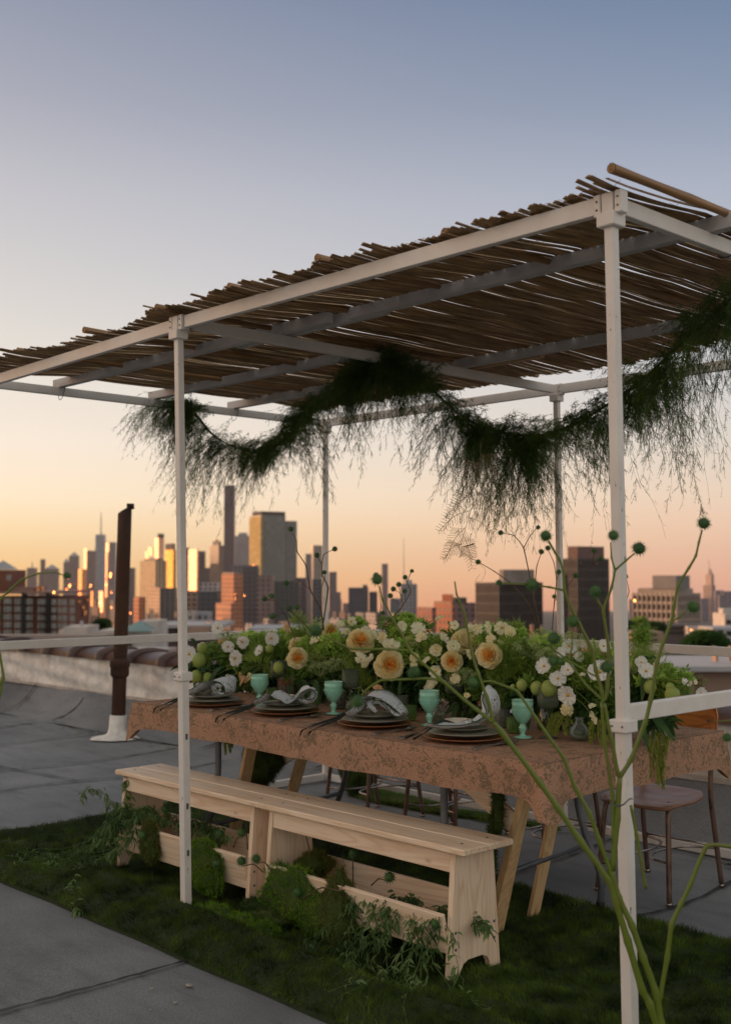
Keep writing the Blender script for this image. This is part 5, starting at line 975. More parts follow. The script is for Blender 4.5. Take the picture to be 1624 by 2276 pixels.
longleaf(a5, [(PY(1410, 1575, .85), PY(1500, 1648, .85), .017), (PY(1405, 1590, .8), PY(1440, 1665, .8), .015), (PY(1420, 1570, .9), PY(1478, 1640, .88), .014), (PY(1400, 1500, .9), PY(1448, 1462, .9), .010), (PY(1425, 1560, .85), PY(1440, 1478, .85), .014), (PY(1430, 1490, .85), PY(1462, 1465, .85), .008)])
longleaf(arr[0], [(PY(470, 1490, .8), PY(420, 1505, .75), .014), (PY(500, 1480, .85), PY(455, 1535, .75), .016), (PY(520, 1500, .85), PY(470, 1550, .75), .014), (PY(440, 1440, .95), PY(412, 1425, .95), .010), (PY(430, 1470, .85), PY(415, 1500, .8), .012)])
longleaf(arr[1], [(PY(650, 1520, .85), PY(640, 1560, .8), .012), (PY(700, 1510, .85), PY(705, 1575, .8), .013), (PY(720, 1505, .85), PY(735, 1565, .8), .012), (PY(670, 1510, .85), PY(690, 1570, .8), .012), (PY(895, 1500, .85), PY(885, 1550, .8), .008)])
amaranth(a5, [tuple(PX(1442+i*6, 1628+abs(i-3)*3, -.497+.004*i)) for i in range(8)], 3, [.10, .15, .18, .14, .17, .19, .12, .06])
amaranth(arr[3], [tuple(PY(x_, y_, .80)) for x_, y_ in ((1228, 1590), (1238, 1586), (1248, 1592), (1258, 1600), (1222, 1600), (1318, 1600), (1328, 1602), (1338, 1604), (1310, 1608))], 4, [.06, .075, .065, .05, .05, .08, .085, .07, .05])
t = thing('amaranth_sprig', 'short lime amaranth tassels hanging below the cloth at the left end', 'amaranth', tuple(PX(503, 1640, -2.97))); amaranth(t, [tuple(PX(497+i*5, 1632, -2.97)) for i in range(5)], 5, [.05, .10, .09, .05, .07])
# ------------------------------------------------------------------ pod branches
def D_(d): return lambda x, y: P(x, y, d)
def trace(label, depth, stems, pods, r, mats=(stem_m, pod_mat), group=None, tilt_=0.0):
    def pt(x, y): return P(x, y, depth+tilt_*(2000-y)/1000)
    ss = [([pt(x, y) for x, y in pts], a*r, b*r) for pts, a, b in stems]; k = depth/FPX
    pod_thing(label, (ss, [(pt(x, y), rr*k) for x, y, rr in pods]), mats, group=group)
trace('tall green thorny pod plant tied to the near corner post, branches crossing the table', 2.88,
 [([(1475, 2330), (1443, 2229), (1426, 2200), (1394, 2092), (1367, 2002), (1351, 1955), (1291, 1872), (1237, 1793), (1201, 1743), (1112, 1624), (1096, 1606)], 17, 10),
  ([(1484, 2330), (1468, 2276), (1457, 2207), (1428, 2128), (1403, 2056), (1374, 1995), (1358, 1934)], 17, 12),
  ([(1360, 1934), (1371, 1818), (1376, 1728)], 14, 12), ([(1376, 1728), (1372, 1721), (1358, 1640), (1351, 1615), (1342, 1564)], 9, 8),
  ([(1362, 1876), (1360, 1768), (1342, 1642), (1336, 1560)], 8, 7),
  ([(1365, 1990), (1356, 1937), (1331, 1869), (1309, 1808), (1277, 1750), (1252, 1685), (1209, 1624), (1194, 1601), (1150, 1538), (1130, 1528), (1090, 1514), (1062, 1517)], 11, 4),
  ([(1096, 1606), (1085, 1561), (1062, 1497), (1048, 1452), (1032, 1365), (1020, 1336), (1014, 1320), (1010, 1292)], 8, 3),
  ([(1096, 1606), (1060, 1578), (1032, 1556), (987, 1517), (914, 1450), (890, 1405), (875, 1380), (850, 1332), (843, 1303)], 9, 3.5),
  ([(1032, 1556), (1000, 1528), (975, 1511), (947, 1508), (900, 1510), (847, 1512), (820, 1528), (803, 1546)], 7, 3),
  ([(910, 1446), (860, 1443), (780, 1442), (750, 1428), (722, 1413)], 6, 3.5),
  ([(1376, 1728), (1400, 1690), (1433, 1606), (1445, 1556), (1459, 1472), (1472, 1430), (1491, 1381), (1498, 1340), (1506, 1301), (1530, 1262), (1545, 1236), (1552, 1205), (1559, 1178)], 10, 4),
  ([(1491, 1381), (1508, 1372), (1526, 1356)], 5, 3), ([(1339, 1562), (1337, 1539), (1323, 1489), (1315, 1444), (1285, 1384), (1268, 1350), (1254, 1314), (1251, 1267), (1242, 1243), (1233, 1228), (1218, 1202)], 9, 5),
  ([(1252, 1312), (1220, 1305), (1195, 1302)], 5, 4), ([(1170, 1299), (1134, 1297), (1115, 1296)], 4, 3),
  ([(1342, 1558), (1349, 1528), (1352, 1444), (1340, 1357), (1358, 1306), (1366, 1267)], 9, 5), ([(1366, 1267), (1358, 1240), (1356, 1205)], 4.5, 3), ([(1366, 1267), (1390, 1246), (1409, 1230)], 5, 3.5), ([(1341, 1355), (1330, 1340), (1323, 1325)], 5, 4),
  ([(1338, 1556), (1301, 1522), (1262, 1469), (1238, 1450), (1214, 1432)], 6, 3), ([(1262, 1469), (1270, 1440), (1271, 1405), (1272, 1390)], 4, 3), ([(1262, 1469), (1290, 1484), (1325, 1505)], 5, 3), ([(1340, 1556), (1355, 1535), (1362, 1525)], 4, 3),
  ([(1401, 1790), (1414, 1858), (1424, 1915), (1434, 1975)], 7, 7),
  ([(1478, 2320), (1462, 2240), (1466, 2214), (1482, 2128), (1491, 2056), (1512, 2010), (1533, 1966), (1569, 1880), (1624, 1881), (1700, 1885)], 12, 8)],
 [(838, 1288, 13), (835, 1278, 6), (794, 1559, 15), (702, 1402, 15), (920, 1493, 14), (1051, 1517, 14), (1563, 1163, 14), (1539, 1349, 14), (1212, 1191, 13), (1182, 1299, 14), (1108, 1295, 7), (1362, 1190, 12), (1419, 1219, 15), (1323, 1315, 14), (1230, 1419, 15), (1272, 1381, 14), (1228, 1469, 12), (1243, 1470, 9), (1346, 1483, 14)], .0010*.57)
trace('green thorny pod stem arching in from the left edge of the roof', 2.7, [([(-40, 1560), (8, 1510), (0, 1456), (-15, 1400)], 7, 6), ([(-60, 1400), (0, 1334), (24, 1310), (50, 1288), (84, 1275), (120, 1272), (141, 1278)], 6, 2.5), ([(6, 1503), (2, 1540), (-10, 1580)], 6, 6)], [(150, 1279, 8), (-4, 1368, 9), (-6, 1292, 8)], .00052)
trace('single thorny pod twig entering at the right edge above the chair back', 3.0, [([(1680, 1595), (1624, 1601), (1587, 1604)], 5, 3), ([(1660, 1660), (1640, 1650), (1625, 1642)], 4, 3)], [(1614, 1639, 10)], .00052)
g2 = 'brown thorny pod branches rising from the table flowers'
trace('brown pod branch forking beside the rear left post, five dark pods', 5.15, [([(720, 1400), (712, 1352), (689, 1310), (680, 1257), (660, 1226), (659, 1201), (649, 1185)], 5, 2), ([(689, 1310), (661, 1289), (645, 1294)], 3, 2), ([(716, 1400), (729, 1307), (716, 1279), (715, 1254), (720, 1232), (742, 1221)], 5, 2), ([(715, 1254), (704, 1236)], 3, 2), ([(714, 1356), (713, 1310), (722, 1285), (721, 1276)], 3, 2)], [(646, 1176, 6), (636, 1296, 6), (744, 1220, 6), (704, 1234, 6), (721, 1272, 5)], .0007, (stem_b, pod_mat), g2)
trace('brown pod branch leaning left in front of the dark glass tower', 5.1, [([(655, 1420), (650, 1405), (633, 1366), (614, 1338), (592, 1331)], 4, 2), ([(614, 1338), (606, 1328)], 3, 2), ([(633, 1362), (615, 1368), (606, 1370)], 3, 2), ([(690, 1400), (670, 1380), (650, 1362), (643, 1354)], 4, 2), ([(655, 1365), (660, 1352)], 3, 2)], [(588, 1331, 6), (604, 1325, 6), (605, 1370, 7), (642, 1352, 6), (660, 1349, 6)], .0007, (stem_b, pod_mat), g2)
trace('brown pod branch of small pods against the sky in the middle of the skyline', 5.1, [([(850, 1410), (852, 1392), (890, 1353), (912, 1316), (904, 1294), (900, 1284)], 4, 2), ([(904, 1294), (913, 1272)], 2.5, 2), ([(895, 1345), (890, 1320), (876, 1310)], 2, 1.5), ([(895, 1346), (880, 1338), (868, 1326)], 2, 1.5), ([(892, 1340), (886, 1301)], 2, 1.5), ([(900, 1335), (899, 1316)], 2, 1.5), ([(838, 1390), (846, 1350), (842, 1310)], 2.5, 1.5)], [(900, 1283, 5.5), (915, 1269, 4.5), (886, 1299, 6), (874, 1309, 6), (867, 1324, 6), (899, 1314, 5), (850, 1362, 5)], .0007, (stem_b, pod_mat), g2)
trace('brown pod branch reaching left over the dark office slab at centre right', 4.9, [([(1200, 1420), (1197, 1407), (1176, 1345), (1137, 1298), (1098, 1270), (1066, 1251)], 4.5, 2), ([(1201, 1410), (1184, 1319), (1163, 1218), (1141, 1190), (1116, 1185)], 4.5, 2), ([(1163, 1218), (1178, 1190), (1192, 1174)], 3, 2), ([(1186, 1330), (1192, 1260), (1202, 1230)], 3, 2)], [(1062, 1249, 6), (1112, 1184, 6), (1195, 1172, 5), (1202, 1226, 6)], .0007, (stem_b, pod_mat), g2)
trace('brown pod branch beside the rear middle post with many small pods', 4.9, [([(1224, 1430), (1226, 1400), (1231, 1340), (1236, 1290), (1230, 1250), (1217, 1222)], 3.5, 2), ([(1283, 1420), (1283, 1366), (1292, 1306), (1314, 1254), (1320, 1228)], 4, 2), ([(1314, 1254), (1332, 1244)], 2.5, 2), ([(1262, 1340), (1262, 1300), (1277, 1282)], 2.5, 2), ([(1236, 1290), (1241, 1275)], 2, 2), ([(1233, 1335), (1236, 1330)], 2, 2), ([(1380, 1400), (1388, 1345), (1397, 1315), (1391, 1285)], 3, 2)], [(1217, 1218, 6), (1320, 1224, 5.5), (1335, 1242, 6), (1279, 1279, 6), (1241, 1271, 5.5), (1231, 1326, 5), (1389, 1281, 6)], .0007, (stem_b, pod_mat), g2)
p0 = P(1378, 1790, 2.93); ziptie([P(1358, 1783, 2.86), P(1368, 1791, 2.82), P(1383, 1789, 2.80), P(1398, 1776, 2.84), P(1404, 1776, 2.86)], 'navy zip tie holding the thick green stems to the near corner post')
ziptie([(XF-.02, .52, 2.44), (XF-.02, .50, 2.39), (XF, .49, 2.33), (XF+.02, .50, 2.34), (XF+.025, .52, 2.43)], 'dark zip tie round the far end beam under the front batten')
ziptie([(XF-.02, 1.70, 2.44), (XF-.02, 1.69, 2.39), (XF, 1.68, 2.32), (XF+.02, 1.70, 2.34), (XF+.025, 1.72, 2.43)], 'dark zip tie round the far end beam near its rear')
ziptie([(-.02, .62, 2.44), (-.03, .62, 2.36), (.01, .61, 2.34), (.04, .62, 2.37), (.03, .60, 2.44)], 'dark zip tie on the right end cross beam')
# ------------------------------------------------------------------ fern garland
ctl = [(318, 900, -4.05), (400, 893, -3.90), (430, 915, -3.8), (480, 972, -3.6), (560, 1005, -3.3), (620, 988, -3.05), (680, 930, -2.75), (750, 862, -2.4), (820, 812, -2.12), (880, 812, -1.98), (950, 858, -1.85), (1030, 928, -1.68), (1110, 960, -1.5), (1190, 968, -1.28), (1260, 950, -1.08), (1340, 905, -.86), (1420, 850, -.60), (1500, 775, -.38), (1570, 715, -.20), (1650, 640, .0), (1720, 590, .15)]
rope = [PX(x, y, X) for x, y, X in ctl]; rq = bez(rope, 400); RQ = np.array([tuple(p) for p in rq])
gar = thing('fern_garland', 'dark feathery asparagus fern garland swagged beneath the reed roof', 'fern garland', tuple(rq[200]))
r = np.random.default_rng(21)
mb = MB(); mb.tube(rq[::6], [.006+.002*math.sin(i) for i in range(len(rq[::6]))], 7); mb.build('main_stem', GF, gar, True)
def fronds(n, dens, Lr, m, name, widths=(.0015, .0011), bundle=0, dirf=None, J=26, bl=(.02, .055), needles=5, seed=1, grav=.55, t0=None):
    r = np.random.default_rng(seed); idx = r.choice(len(RQ), n, p=dens/dens.sum()) if t0 is None else t0; 
    bid = None
    if bundle: nb = n//bundle; bid = np.arange(n)%nb; idx = np.clip(idx[bid]+r.integers(-5, 6, n), 0, 399)
    base = RQ[idx]+r.normal(0, .018, (n, 3)); tan = unit(RQ[np.minimum(idx+4, 399)]-RQ[np.maximum(idx-4, 0)])
    d = dirf(idx, r, n, tan); L = r.uniform(*Lr, n)[:, None]
    if bundle: d = unit(d[bid]+r.normal(0, .20, (n, 3))); L = L[bid]*r.uniform(.55, 1.05, (n, 1))
    K = 9; u = np.linspace(0, 1, K)[None, :, None]; g = np.array([0, 0, -1.])
    curl = r.normal(0, .25, (n, 1, 3)); path = base[:, None]+L[:, None]*(d[:, None]*u*(1-.25*u)+g*grav*u**2+curl*u**2*.5*np.array([1, 1, .35]))+.006*np.sin(u*14+r.random((n, 1, 1))*9)
    view = np.array(CAM)[None, None]-path; tg = np.gradient(path, axis=1); sd = unit(np.cross(tg, view+r.normal(0, 1.5, (n, 1, 3)))); w = widths[0]*(1-.6*u)
    out = [quads(path-sd*w/2, path+sd*w/2)]
    ub = np.sort(r.uniform(.12, 1, (n, J)), 1); k = np.minimum((ub*(K-1)).astype(int), K-2); f = (ub*(K-1)-k)[..., None]; ar = np.arange(n)[:, None]
    p = path[ar, k]*(1-f)+path[ar, k+1]*f; t = unit(path[ar, k+1]-path[ar, k]); lat = unit(np.cross(t, r.normal(size=(n, J, 3)))); bd = unit(t*.9+lat*r.uniform(.4, 1.1, (n, J, 1))+g*.25); BL = (r.uniform(bl[0], bl[1], (n, J))*(1-.55*ub))[..., None]
    Kb = 4; v = np.linspace(0, 1, Kb); bp_path = p[:, :, None]+BL[:, :, None]*(bd[:, :, None]*v[None, None, :, None]+g*.25*(v**2)[None, None, :, None]); bp_path = bp_path.reshape(-1, Kb, 3)
    s2 = unit(np.cross(np.gradient(bp_path, axis=1), r.normal(size=(len(bp_path), 1, 3)))); w2 = widths[1]*(1-.5*v)[None, :, None]; out.append(quads(bp_path-s2*w2/2, bp_path+s2*w2/2)); V, F = cat_(out); F = np.concatenate([F[:, [0, 1, 2]], F[:, [0, 2, 3]]])
    ms = [(V, F)]
    for q in range(needles):
        vv = r.random(len(bp_path))*(Kb-1.01); kk = vv.astype(int); ff = (vv-kk)[:, None]; a2 = np.arange(len(bp_path)); c = bp_path[a2, kk]*(1-ff)+bp_path[a2, kk+1]*ff; dd = unit(unit(bp_path[a2, kk+1]-bp_path[a2, kk])*.8+r.normal(0, .6, (len(c), 3))); ms.append(tufts(c, dd, r.uniform(.006, .014, len(c)), .0013, r))
    V, F = cat_(ms); return npmesh(name, V, F, m, gar)
IX = np.arange(400)/399*20          # control-point index along the rope
def dens_(i): 
    d = np.ones_like(i); d += .9*np.exp(-((i-8.5)/1.6)**2)+.9*np.exp(-((i-4.6)/1.6)**2)+.9*np.exp(-((i-16)/1.8)**2)+.5*np.exp(-((i-12.8)/1.6)**2); d *= np.where(i < .8, .35, 1); return d
RHn, FHn = np.array(RH), np.array(FH)
def down(idx, r, n, tan):
    i = IX[idx]; side = np.where(i < 8, -.55, np.where(i < 10, .0, .12)); side = np.where(i < 1.6, -1.05, side)[:, None]; return unit(side*RHn+r.normal(0, .42, (n, 3))+np.array([0, 0, -.45])+tan*r.normal(0, .3, (n, 1)))
def around(idx, r, n, tan): return unit(r.normal(0, 1, (n, 3))+np.array([0, 0, -.15]))
dn = dens_(IX)*np.where(IX > 14.6, .62, 1)
fronds(1050, dn, (.14, .46), GF, 'hanging_fronds', widths=(.0018, .0014), bundle=15, dirf=down, J=30, bl=(.03, .075), needles=8, seed=31)
fronds(950, dn, (.07, .22), GF, 'core_fronds', widths=(.0018, .0014), dirf=around, bundle=8, J=16, seed=32, grav=.25, bl=(.018, .045))
dl = dn*np.exp(-((IX-2.2)/2.6)**2); fronds(180, dl, (.30, .50), GF, 'wind_swept_fronds', bundle=9, dirf=lambda i, r, n, t: unit(-.9*RHn+r.normal(0, .25, (n, 3))+np.array([0, 0, -.35])), J=24, seed=33, grav=.45)
fronds(520, np.ones(400)*(IX > 1), (.14, .34), GF, 'side_sprays', bundle=5, dirf=lambda i, r, n, t: unit(r.normal(0, 1, (n, 3))*np.array([1, 1, .45])+np.array([0, 0, -.1])), J=24, seed=37, grav=.22, bl=(.02, .05))
dr2 = np.exp(-((IX-16.2)/2.2)**2)+.8*np.exp(-((IX-13)/1.5)**2); fronds(72, dr2, (.34, .55), GF, 'long_wisps', bundle=6, dirf=lambda i, r, n, t: unit(.25*RHn+r.normal(0, .28, (n, 3))+np.array([0, 0, -.8])), J=14, seed=34, grav=.4, needles=3)
du = np.exp(-((IX-8.6)/1.1)**2); fronds(130, du, (.10, .24), GF, 'upright_fronds', dirf=lambda i, r, n, t: unit(r.normal(0, .5, (n, 3))+np.array([0, 0, .9])), J=22, bundle=10, seed=35, grav=.15)
# the pale dried fern dangling below the garland
pf = thing('dried_fern_spray', 'pale dried fern spray dangling below the garland over the skyline', 'dried fern', tuple(P(1085, 1060, 4.9)))
mb = MB(); Ts = []; Ds = []; rd = random.Random(5)
def dp(x, y): return P(x, y, 4.9)
main = bez([dp(1205, 1060), dp(1190, 1130), dp(1172, 1195), dp(1150, 1225), dp(1140, 1215), dp(1155, 1240), dp(1180, 1248)], 30)
def frondlet(a, b, nl=15, L=.055, sag_=.02):
    q = bez([a, a.lerp(b, .5)+Vector((0, 0, sag_)), b], nl); mb.tube(q, .0010, 4, False); side = (b-a).cross((CAM-a)).normalized()
    for i, p in enumerate(q[1:]):
        for s in (-1, 1): d = ((b-a).normalized()*.55+side*s); l = L*(1-.75*i/nl)*rd.uniform(.8, 1.1); e = p+d.normalized()*l; mb.tube([p, e], .0008, 3, False); 
        for s in (-1, 1):
            d = ((b-a).normalized()*.55+side*s).normalized(); l = L*(1-.75*i/nl)
            for j in range(2): Ts.append(p+d*l*(j+.5)/2); Ds.append(d+Vector((rd.gauss(0, .6), rd.gauss(0, .6), rd.gauss(0, .6))))
st_ = bez([dp(1068, 985), dp(1064, 1060), dp(1050, 1120), dp(1026, 1200), dp(1020, 1220), dp(1040, 1236), dp(1062, 1250)], 40); mb.tube(st_, .0010, 5)
for (a, b) in (((1064, 1050), (1120, 1100)), ((1060, 1080), (985, 1180)), ((1055, 1100), (990, 1148)), ((1052, 1110), (1125, 1168)), ((1045, 1135), (975, 1180)), ((1040, 1150), (1100, 1195)), ((1034, 1172), (990, 1240)), ((1030, 1190), (1048, 1262)), ((1062, 1070), (1010, 1120)), ((1058, 1096), (1108, 1138)), ((1026, 1210), (985, 1244)), ((1025, 1215), (1050, 1240)), ((1066, 1010), (1105, 1060)), ((1066, 1030), (1020, 1070))): frondlet(dp(*a), dp(*b))
mb.tube(bez([dp(1062, 1250), dp(1078, 1268), dp(1070, 1290), dp(1056, 1292), dp(1066, 1276)], 14), .0007, 4)
V, F = tufts(np.array([tuple(v) for v in Ts]), np.array([tuple(v) for v in Ds]), .008, .0008, r); mb.build('stalks', GFD, pf); npmesh('leaflets', V, F, GFD, pf)
# ------------------------------------------------------------------ city
GD = math.tan(TILT)
def gz(dist): return -26-dist*GD
xs = [-300, 9000]; gm = mat('city ground', (.05, .05, .052), (.08, .075, .07), scale=.02, rough=.9, detail=6)
o_ = Vector((CAM.x, CAM.y, 0)); mb = MB(); mb.add([o_+FH*a+RH*b+Vector((0, 0, gz(a))) for a, b in ((-300, -600), (9000, -5200), (9000, 5200), (-300, 600))], [(0, 3, 2, 1)]); sstruct(mb.build('city_ground', gm))
FM = {}
def facade(wall, glassc, bay, flr, ww, hh, gr=.12, gm_=0.0):
    key = (wall, glassc, bay, flr, ww, hh, gr, gm_)
    if key in FM: return FM[key]
    m, t, b, o = newmat('facade'); c = N(t, 'ShaderNodeTexCoord'); s = N(t, 'ShaderNodeSeparateXYZ'); t.links.new(c.outputs['Object'], s.inputs[0])
    gn = N(t, 'ShaderNodeNewGeometry'); nn = N(t, 'ShaderNodeVectorTransform', vector_type='NORMAL', convert_from='WORLD', convert_to='OBJECT'); t.links.new(gn.outputs['Normal'], nn.inputs[0]); sn = N(t, 'ShaderNodeSeparateXYZ'); t.links.new(nn.outputs[0], sn.inputs[0])
    def mm(op, a, bb=0, cc=None):
        n = N(t, 'ShaderNodeMath', operation=op)
        for i, q in enumerate((a, bb, cc)):
            if q is None: continue
            if isinstance(q, (int, float)): n.inputs[i].default_value = q
            else: t.links.new(q, n.inputs[i])
        return n.outputs[0]
    isx = mm('GREATER_THAN', mm('ABSOLUTE', sn.outputs[0]), .5); up = mm('GREATER_THAN', mm('ABSOLUTE', sn.outputs[2]), .5)
    u = mm('ADD', mm('MULTIPLY', s.outputs[0], mm('SUBTRACT', 1, isx)), mm('MULTIPLY', s.outputs[1], isx))
    fu = mm('FRACT', mm('DIVIDE', u, bay)); fz = mm('FRACT', mm('DIVIDE', s.outputs[2], flr))
    w = mm('MULTIPLY', mm('LESS_THAN', fu, ww), mm('LESS_THAN', fz, hh)); w = mm('MULTIPLY', w, mm('SUBTRACT', 1, up))
    wn = N(t, 'ShaderNodeTexWhiteNoise', noise_dimensions='3D'); cb = N(t, 'ShaderNodeCombineXYZ'); t.links.new(mm('FLOOR', mm('DIVIDE', u, bay)), cb.inputs[0]); t.links.new(mm('FLOOR', mm('DIVIDE', s.outputs[2], flr)), cb.inputs[1]); t.links.new(isx, cb.inputs[2]); t.links.new(cb.outputs[0], wn.inputs['Vector'])
    nz = N(t, 'ShaderNodeTexNoise'); nz.inputs['Scale'].default_value = .06; nz.inputs['Detail'].default_value = 5; t.links.new(c.outputs['Object'], nz.inputs['Vector'])
    wc = ramp(t, nz.outputs['Fac'], [(.3, tuple(q*.82 for q in wall)), (.7, tuple(min(1, q*1.12) for q in wall))]); gc = ramp(t, wn.outputs['Value'], [(.0, tuple(q*.85 for q in glassc)), (.85, glassc), (.99, tuple(min(1, q*1.3+.01) for q in glassc))])
    mx_ = N(t, 'ShaderNodeMix', data_type='RGBA'); t.links.new(w, mx_.inputs[0]); t.links.new(wc, mx_.inputs[6]); t.links.new(gc, mx_.inputs[7]); t.links.new(mx_.outputs[2], b.inputs['Base Color'])
    t.links.new(mm('MULTIPLY_ADD', w, gr-.75, .75), b.inputs['Roughness']); t.links.new(mm('MULTIPLY', w, gm_), b.inputs['Metallic'])
    FM[key] = m; return m
LOC = {}
def bld(label, x0, x1, top, dist, wall, split=None, th=40, depth=None, glassc=(.05, .055, .065), bay=4, flr=3.6, ww=.6, hh=.55, gr=.15, gm_=0.0, crown=(), name='skyscraper', cat='skyscraper', group=None, zbot=None, taper=1, m=None, cham=0):
    """x0,x1,top in photo pixels; split is the pixel column of the near corner; th turns the left face towards the sun"""
    k = FPX/dist; t_ = math.radians(th)
    if split is None: split = x1; t_ = 0.0001
    c = P(split, CYP, dist); ztop = P(split, top, dist).z; zb_ = gz(dist) if zbot is None else zbot
    X = math.cos(t_)*RH-math.sin(t_)*FH; Yv = math.sin(t_)*RH+math.cos(t_)*FH
    wl = max(.5, (split-x0)/k/math.cos(t_)); wr = (x1-split)/k/max(.1, math.sin(t_)) if split < x1 else (depth or max(10, wl*.7))
    root = thing(name, label, cat, (c.x, c.y, zb_), math.atan2(X.y, X.x), group); Mw = Matrix.Translation((c.x, c.y, 0)) @ Matrix.Rotation(math.atan2(X.y, X.x), 4, 'Z')
    def bx(nm, lx0, lx1, ly0, ly1, z0, z1, mt, tp=1):
        mb = MB(); cx, cy_ = (lx0+lx1)/2, (ly0+ly1)/2; vs = []
        for z, f in ((z0, 1), (z1, tp)):
            for a, b in ((lx0, ly0), (lx1, ly0), (lx1, ly1), (lx0, ly1)): vs.append(Mw @ Vector((cx+(a-cx)*f, cy_+(b-cy_)*f, z)))
        mb.add(vs, [(3, 2, 1, 0), (4, 5, 6, 7), (0, 1, 5, 4), (1, 2, 6, 5), (2, 3, 7, 6), (3, 0, 4, 7)]); return mb.build(nm, mt, root)
    fm = m or facade(tuple(wall), tuple(glassc), bay, flr, ww, hh, gr, gm_); bx('tower_body', -wl, 0, 0, wr, zb_, ztop, fm, taper)
    for j, cr_ in enumerate(crown):
        nm, a0, a1, tp, wc = cr_[:5]; zt = P(split, tp, dist).z; f0 = (a0-x0)/(x1-x0); f1 = (a1-x0)/(x1-x0)
        if nm == 'spire': mb = MB(); cx = -wl*(1-(f0+f1)/2); q = Mw @ Vector((cx, wr*.5, ztop-1)); mb.tube([q, Vector((q.x, q.y, zt))], [(a1-a0)/k*.5, (a1-a0)/k*.2], 6); mb.build('spire', wc, root); continue
        lx0, lx1 = (-wl+wl*f0, -wl*(1-f1)) if split >= x1 else (-wl*(1-.12), -wl*.06)
        if split < x1: fa = (a0-x0)/(split-x0) if split > x0 else 0; fb = (a1-split)/(x1-split); lx0, lx1, ly0, ly1 = -wl*(1-max(0, fa)), -.02*wl, .02*wr, wr*min(1, fb)
        else: ly0, ly1 = wr*.1, wr*.9
        zlow = ztop-.5 if len(cr_) < 6 else P(split, cr_[5], dist).z-.5
        if nm == 'pyramid': mb = MB(); vs = [Mw @ Vector((a, b, zlow)) for a, b in ((lx0, ly0), (lx1, ly0), (lx1, ly1), (lx0, ly1))]+[Mw @ Vector(((lx0+lx1)/2, (ly0+ly1)/2, zt))]; mb.add(vs, [(3, 2, 1, 0), (0, 1, 4), (1, 2, 4), (2, 3, 4), (3, 0, 4)]); mb.build('peaked_roof', wc, root)
        else: bx(nm, lx0, lx1, ly0, ly1, zlow, zt, wc)
    root['_m'] = 0; del root['_m']; LOC[label] = (root, Mw, wl, wr, zb_, ztop, k); return root
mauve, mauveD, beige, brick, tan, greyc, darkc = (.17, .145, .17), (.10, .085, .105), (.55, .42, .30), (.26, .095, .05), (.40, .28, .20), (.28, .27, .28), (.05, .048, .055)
conc = mat('weathered concrete', (.22, .19, .17), (.32, .28, .25), scale=.15, rough=.85); dkroof = mat('dark roof plant screen', (.05, .042, .045), (.08, .065, .065), scale=.2, rough=.8); cool = mat('pale stone cap', (.42, .42, .44), (.32, .32, .34), scale=.2, rough=.7)
brickm = mat('red brick crown', (.30, .10, .055), (.22, .08, .045), scale=.3, rough=.9)
# far downtown
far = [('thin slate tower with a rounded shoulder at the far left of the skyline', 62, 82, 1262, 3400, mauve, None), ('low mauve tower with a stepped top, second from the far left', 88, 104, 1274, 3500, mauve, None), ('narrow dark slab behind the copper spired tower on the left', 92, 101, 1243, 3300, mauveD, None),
  ('peaked mauve block left of the pod stem tip', 102, 129, 1264, 3000, mauve, None), ('thin grey tower with a pointed cap left of the twin slabs', 143, 155, 1250, 3300, mauve, None), ('flat topped grey slab right of the thin pointed tower', 155, 175, 1236, 3200, mauve, None),
  ('mauve slab immediately left of the tallest downtown tower', 194, 213, 1224, 2900, mauve, None)]
for lab, a, b, tp, d, w, s in far: bld(lab, a, b, tp, d, w, s, ww=.5, hh=.5, crown=([('pyramid', a, b, tp-10, cool)] if 'pointed' in lab or 'peaked' in lab else [('spire', (a+b)/2-2, (a+b)/2+2, tp-14, cool)] if 'rounded' in lab else []))
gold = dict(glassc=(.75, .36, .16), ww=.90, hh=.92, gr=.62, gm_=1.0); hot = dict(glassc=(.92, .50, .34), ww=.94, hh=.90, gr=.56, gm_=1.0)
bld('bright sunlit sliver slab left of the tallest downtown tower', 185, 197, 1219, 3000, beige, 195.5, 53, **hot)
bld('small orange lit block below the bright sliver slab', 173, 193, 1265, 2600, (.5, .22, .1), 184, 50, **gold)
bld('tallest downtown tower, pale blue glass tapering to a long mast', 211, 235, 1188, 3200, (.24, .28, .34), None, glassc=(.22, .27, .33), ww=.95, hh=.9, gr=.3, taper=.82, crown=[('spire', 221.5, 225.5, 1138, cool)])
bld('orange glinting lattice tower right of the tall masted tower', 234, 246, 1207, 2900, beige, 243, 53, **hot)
bld('grey blue slab tower just left of the rusty vent pipe', 243, 258, 1205, 2800, (.24, .25, .30), None, ww=.5, hh=.9, bay=6)
bld('grey tower half hidden behind the vent pipe on its right', 284, 300, 1262, 1800, mauve, None)
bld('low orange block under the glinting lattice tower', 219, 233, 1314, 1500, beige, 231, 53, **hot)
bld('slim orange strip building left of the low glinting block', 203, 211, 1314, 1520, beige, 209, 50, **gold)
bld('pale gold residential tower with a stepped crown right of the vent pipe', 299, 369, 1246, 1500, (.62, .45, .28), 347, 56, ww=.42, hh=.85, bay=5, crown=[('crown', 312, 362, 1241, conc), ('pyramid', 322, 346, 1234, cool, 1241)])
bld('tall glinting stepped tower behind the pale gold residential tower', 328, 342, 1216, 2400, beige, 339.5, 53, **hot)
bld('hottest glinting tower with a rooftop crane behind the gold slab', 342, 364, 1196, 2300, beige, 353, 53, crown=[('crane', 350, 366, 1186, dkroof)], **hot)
bld('small glinting tower at the left foot of the stepped tower', 322, 333, 1226, 2350, beige, 331, 53, **hot)
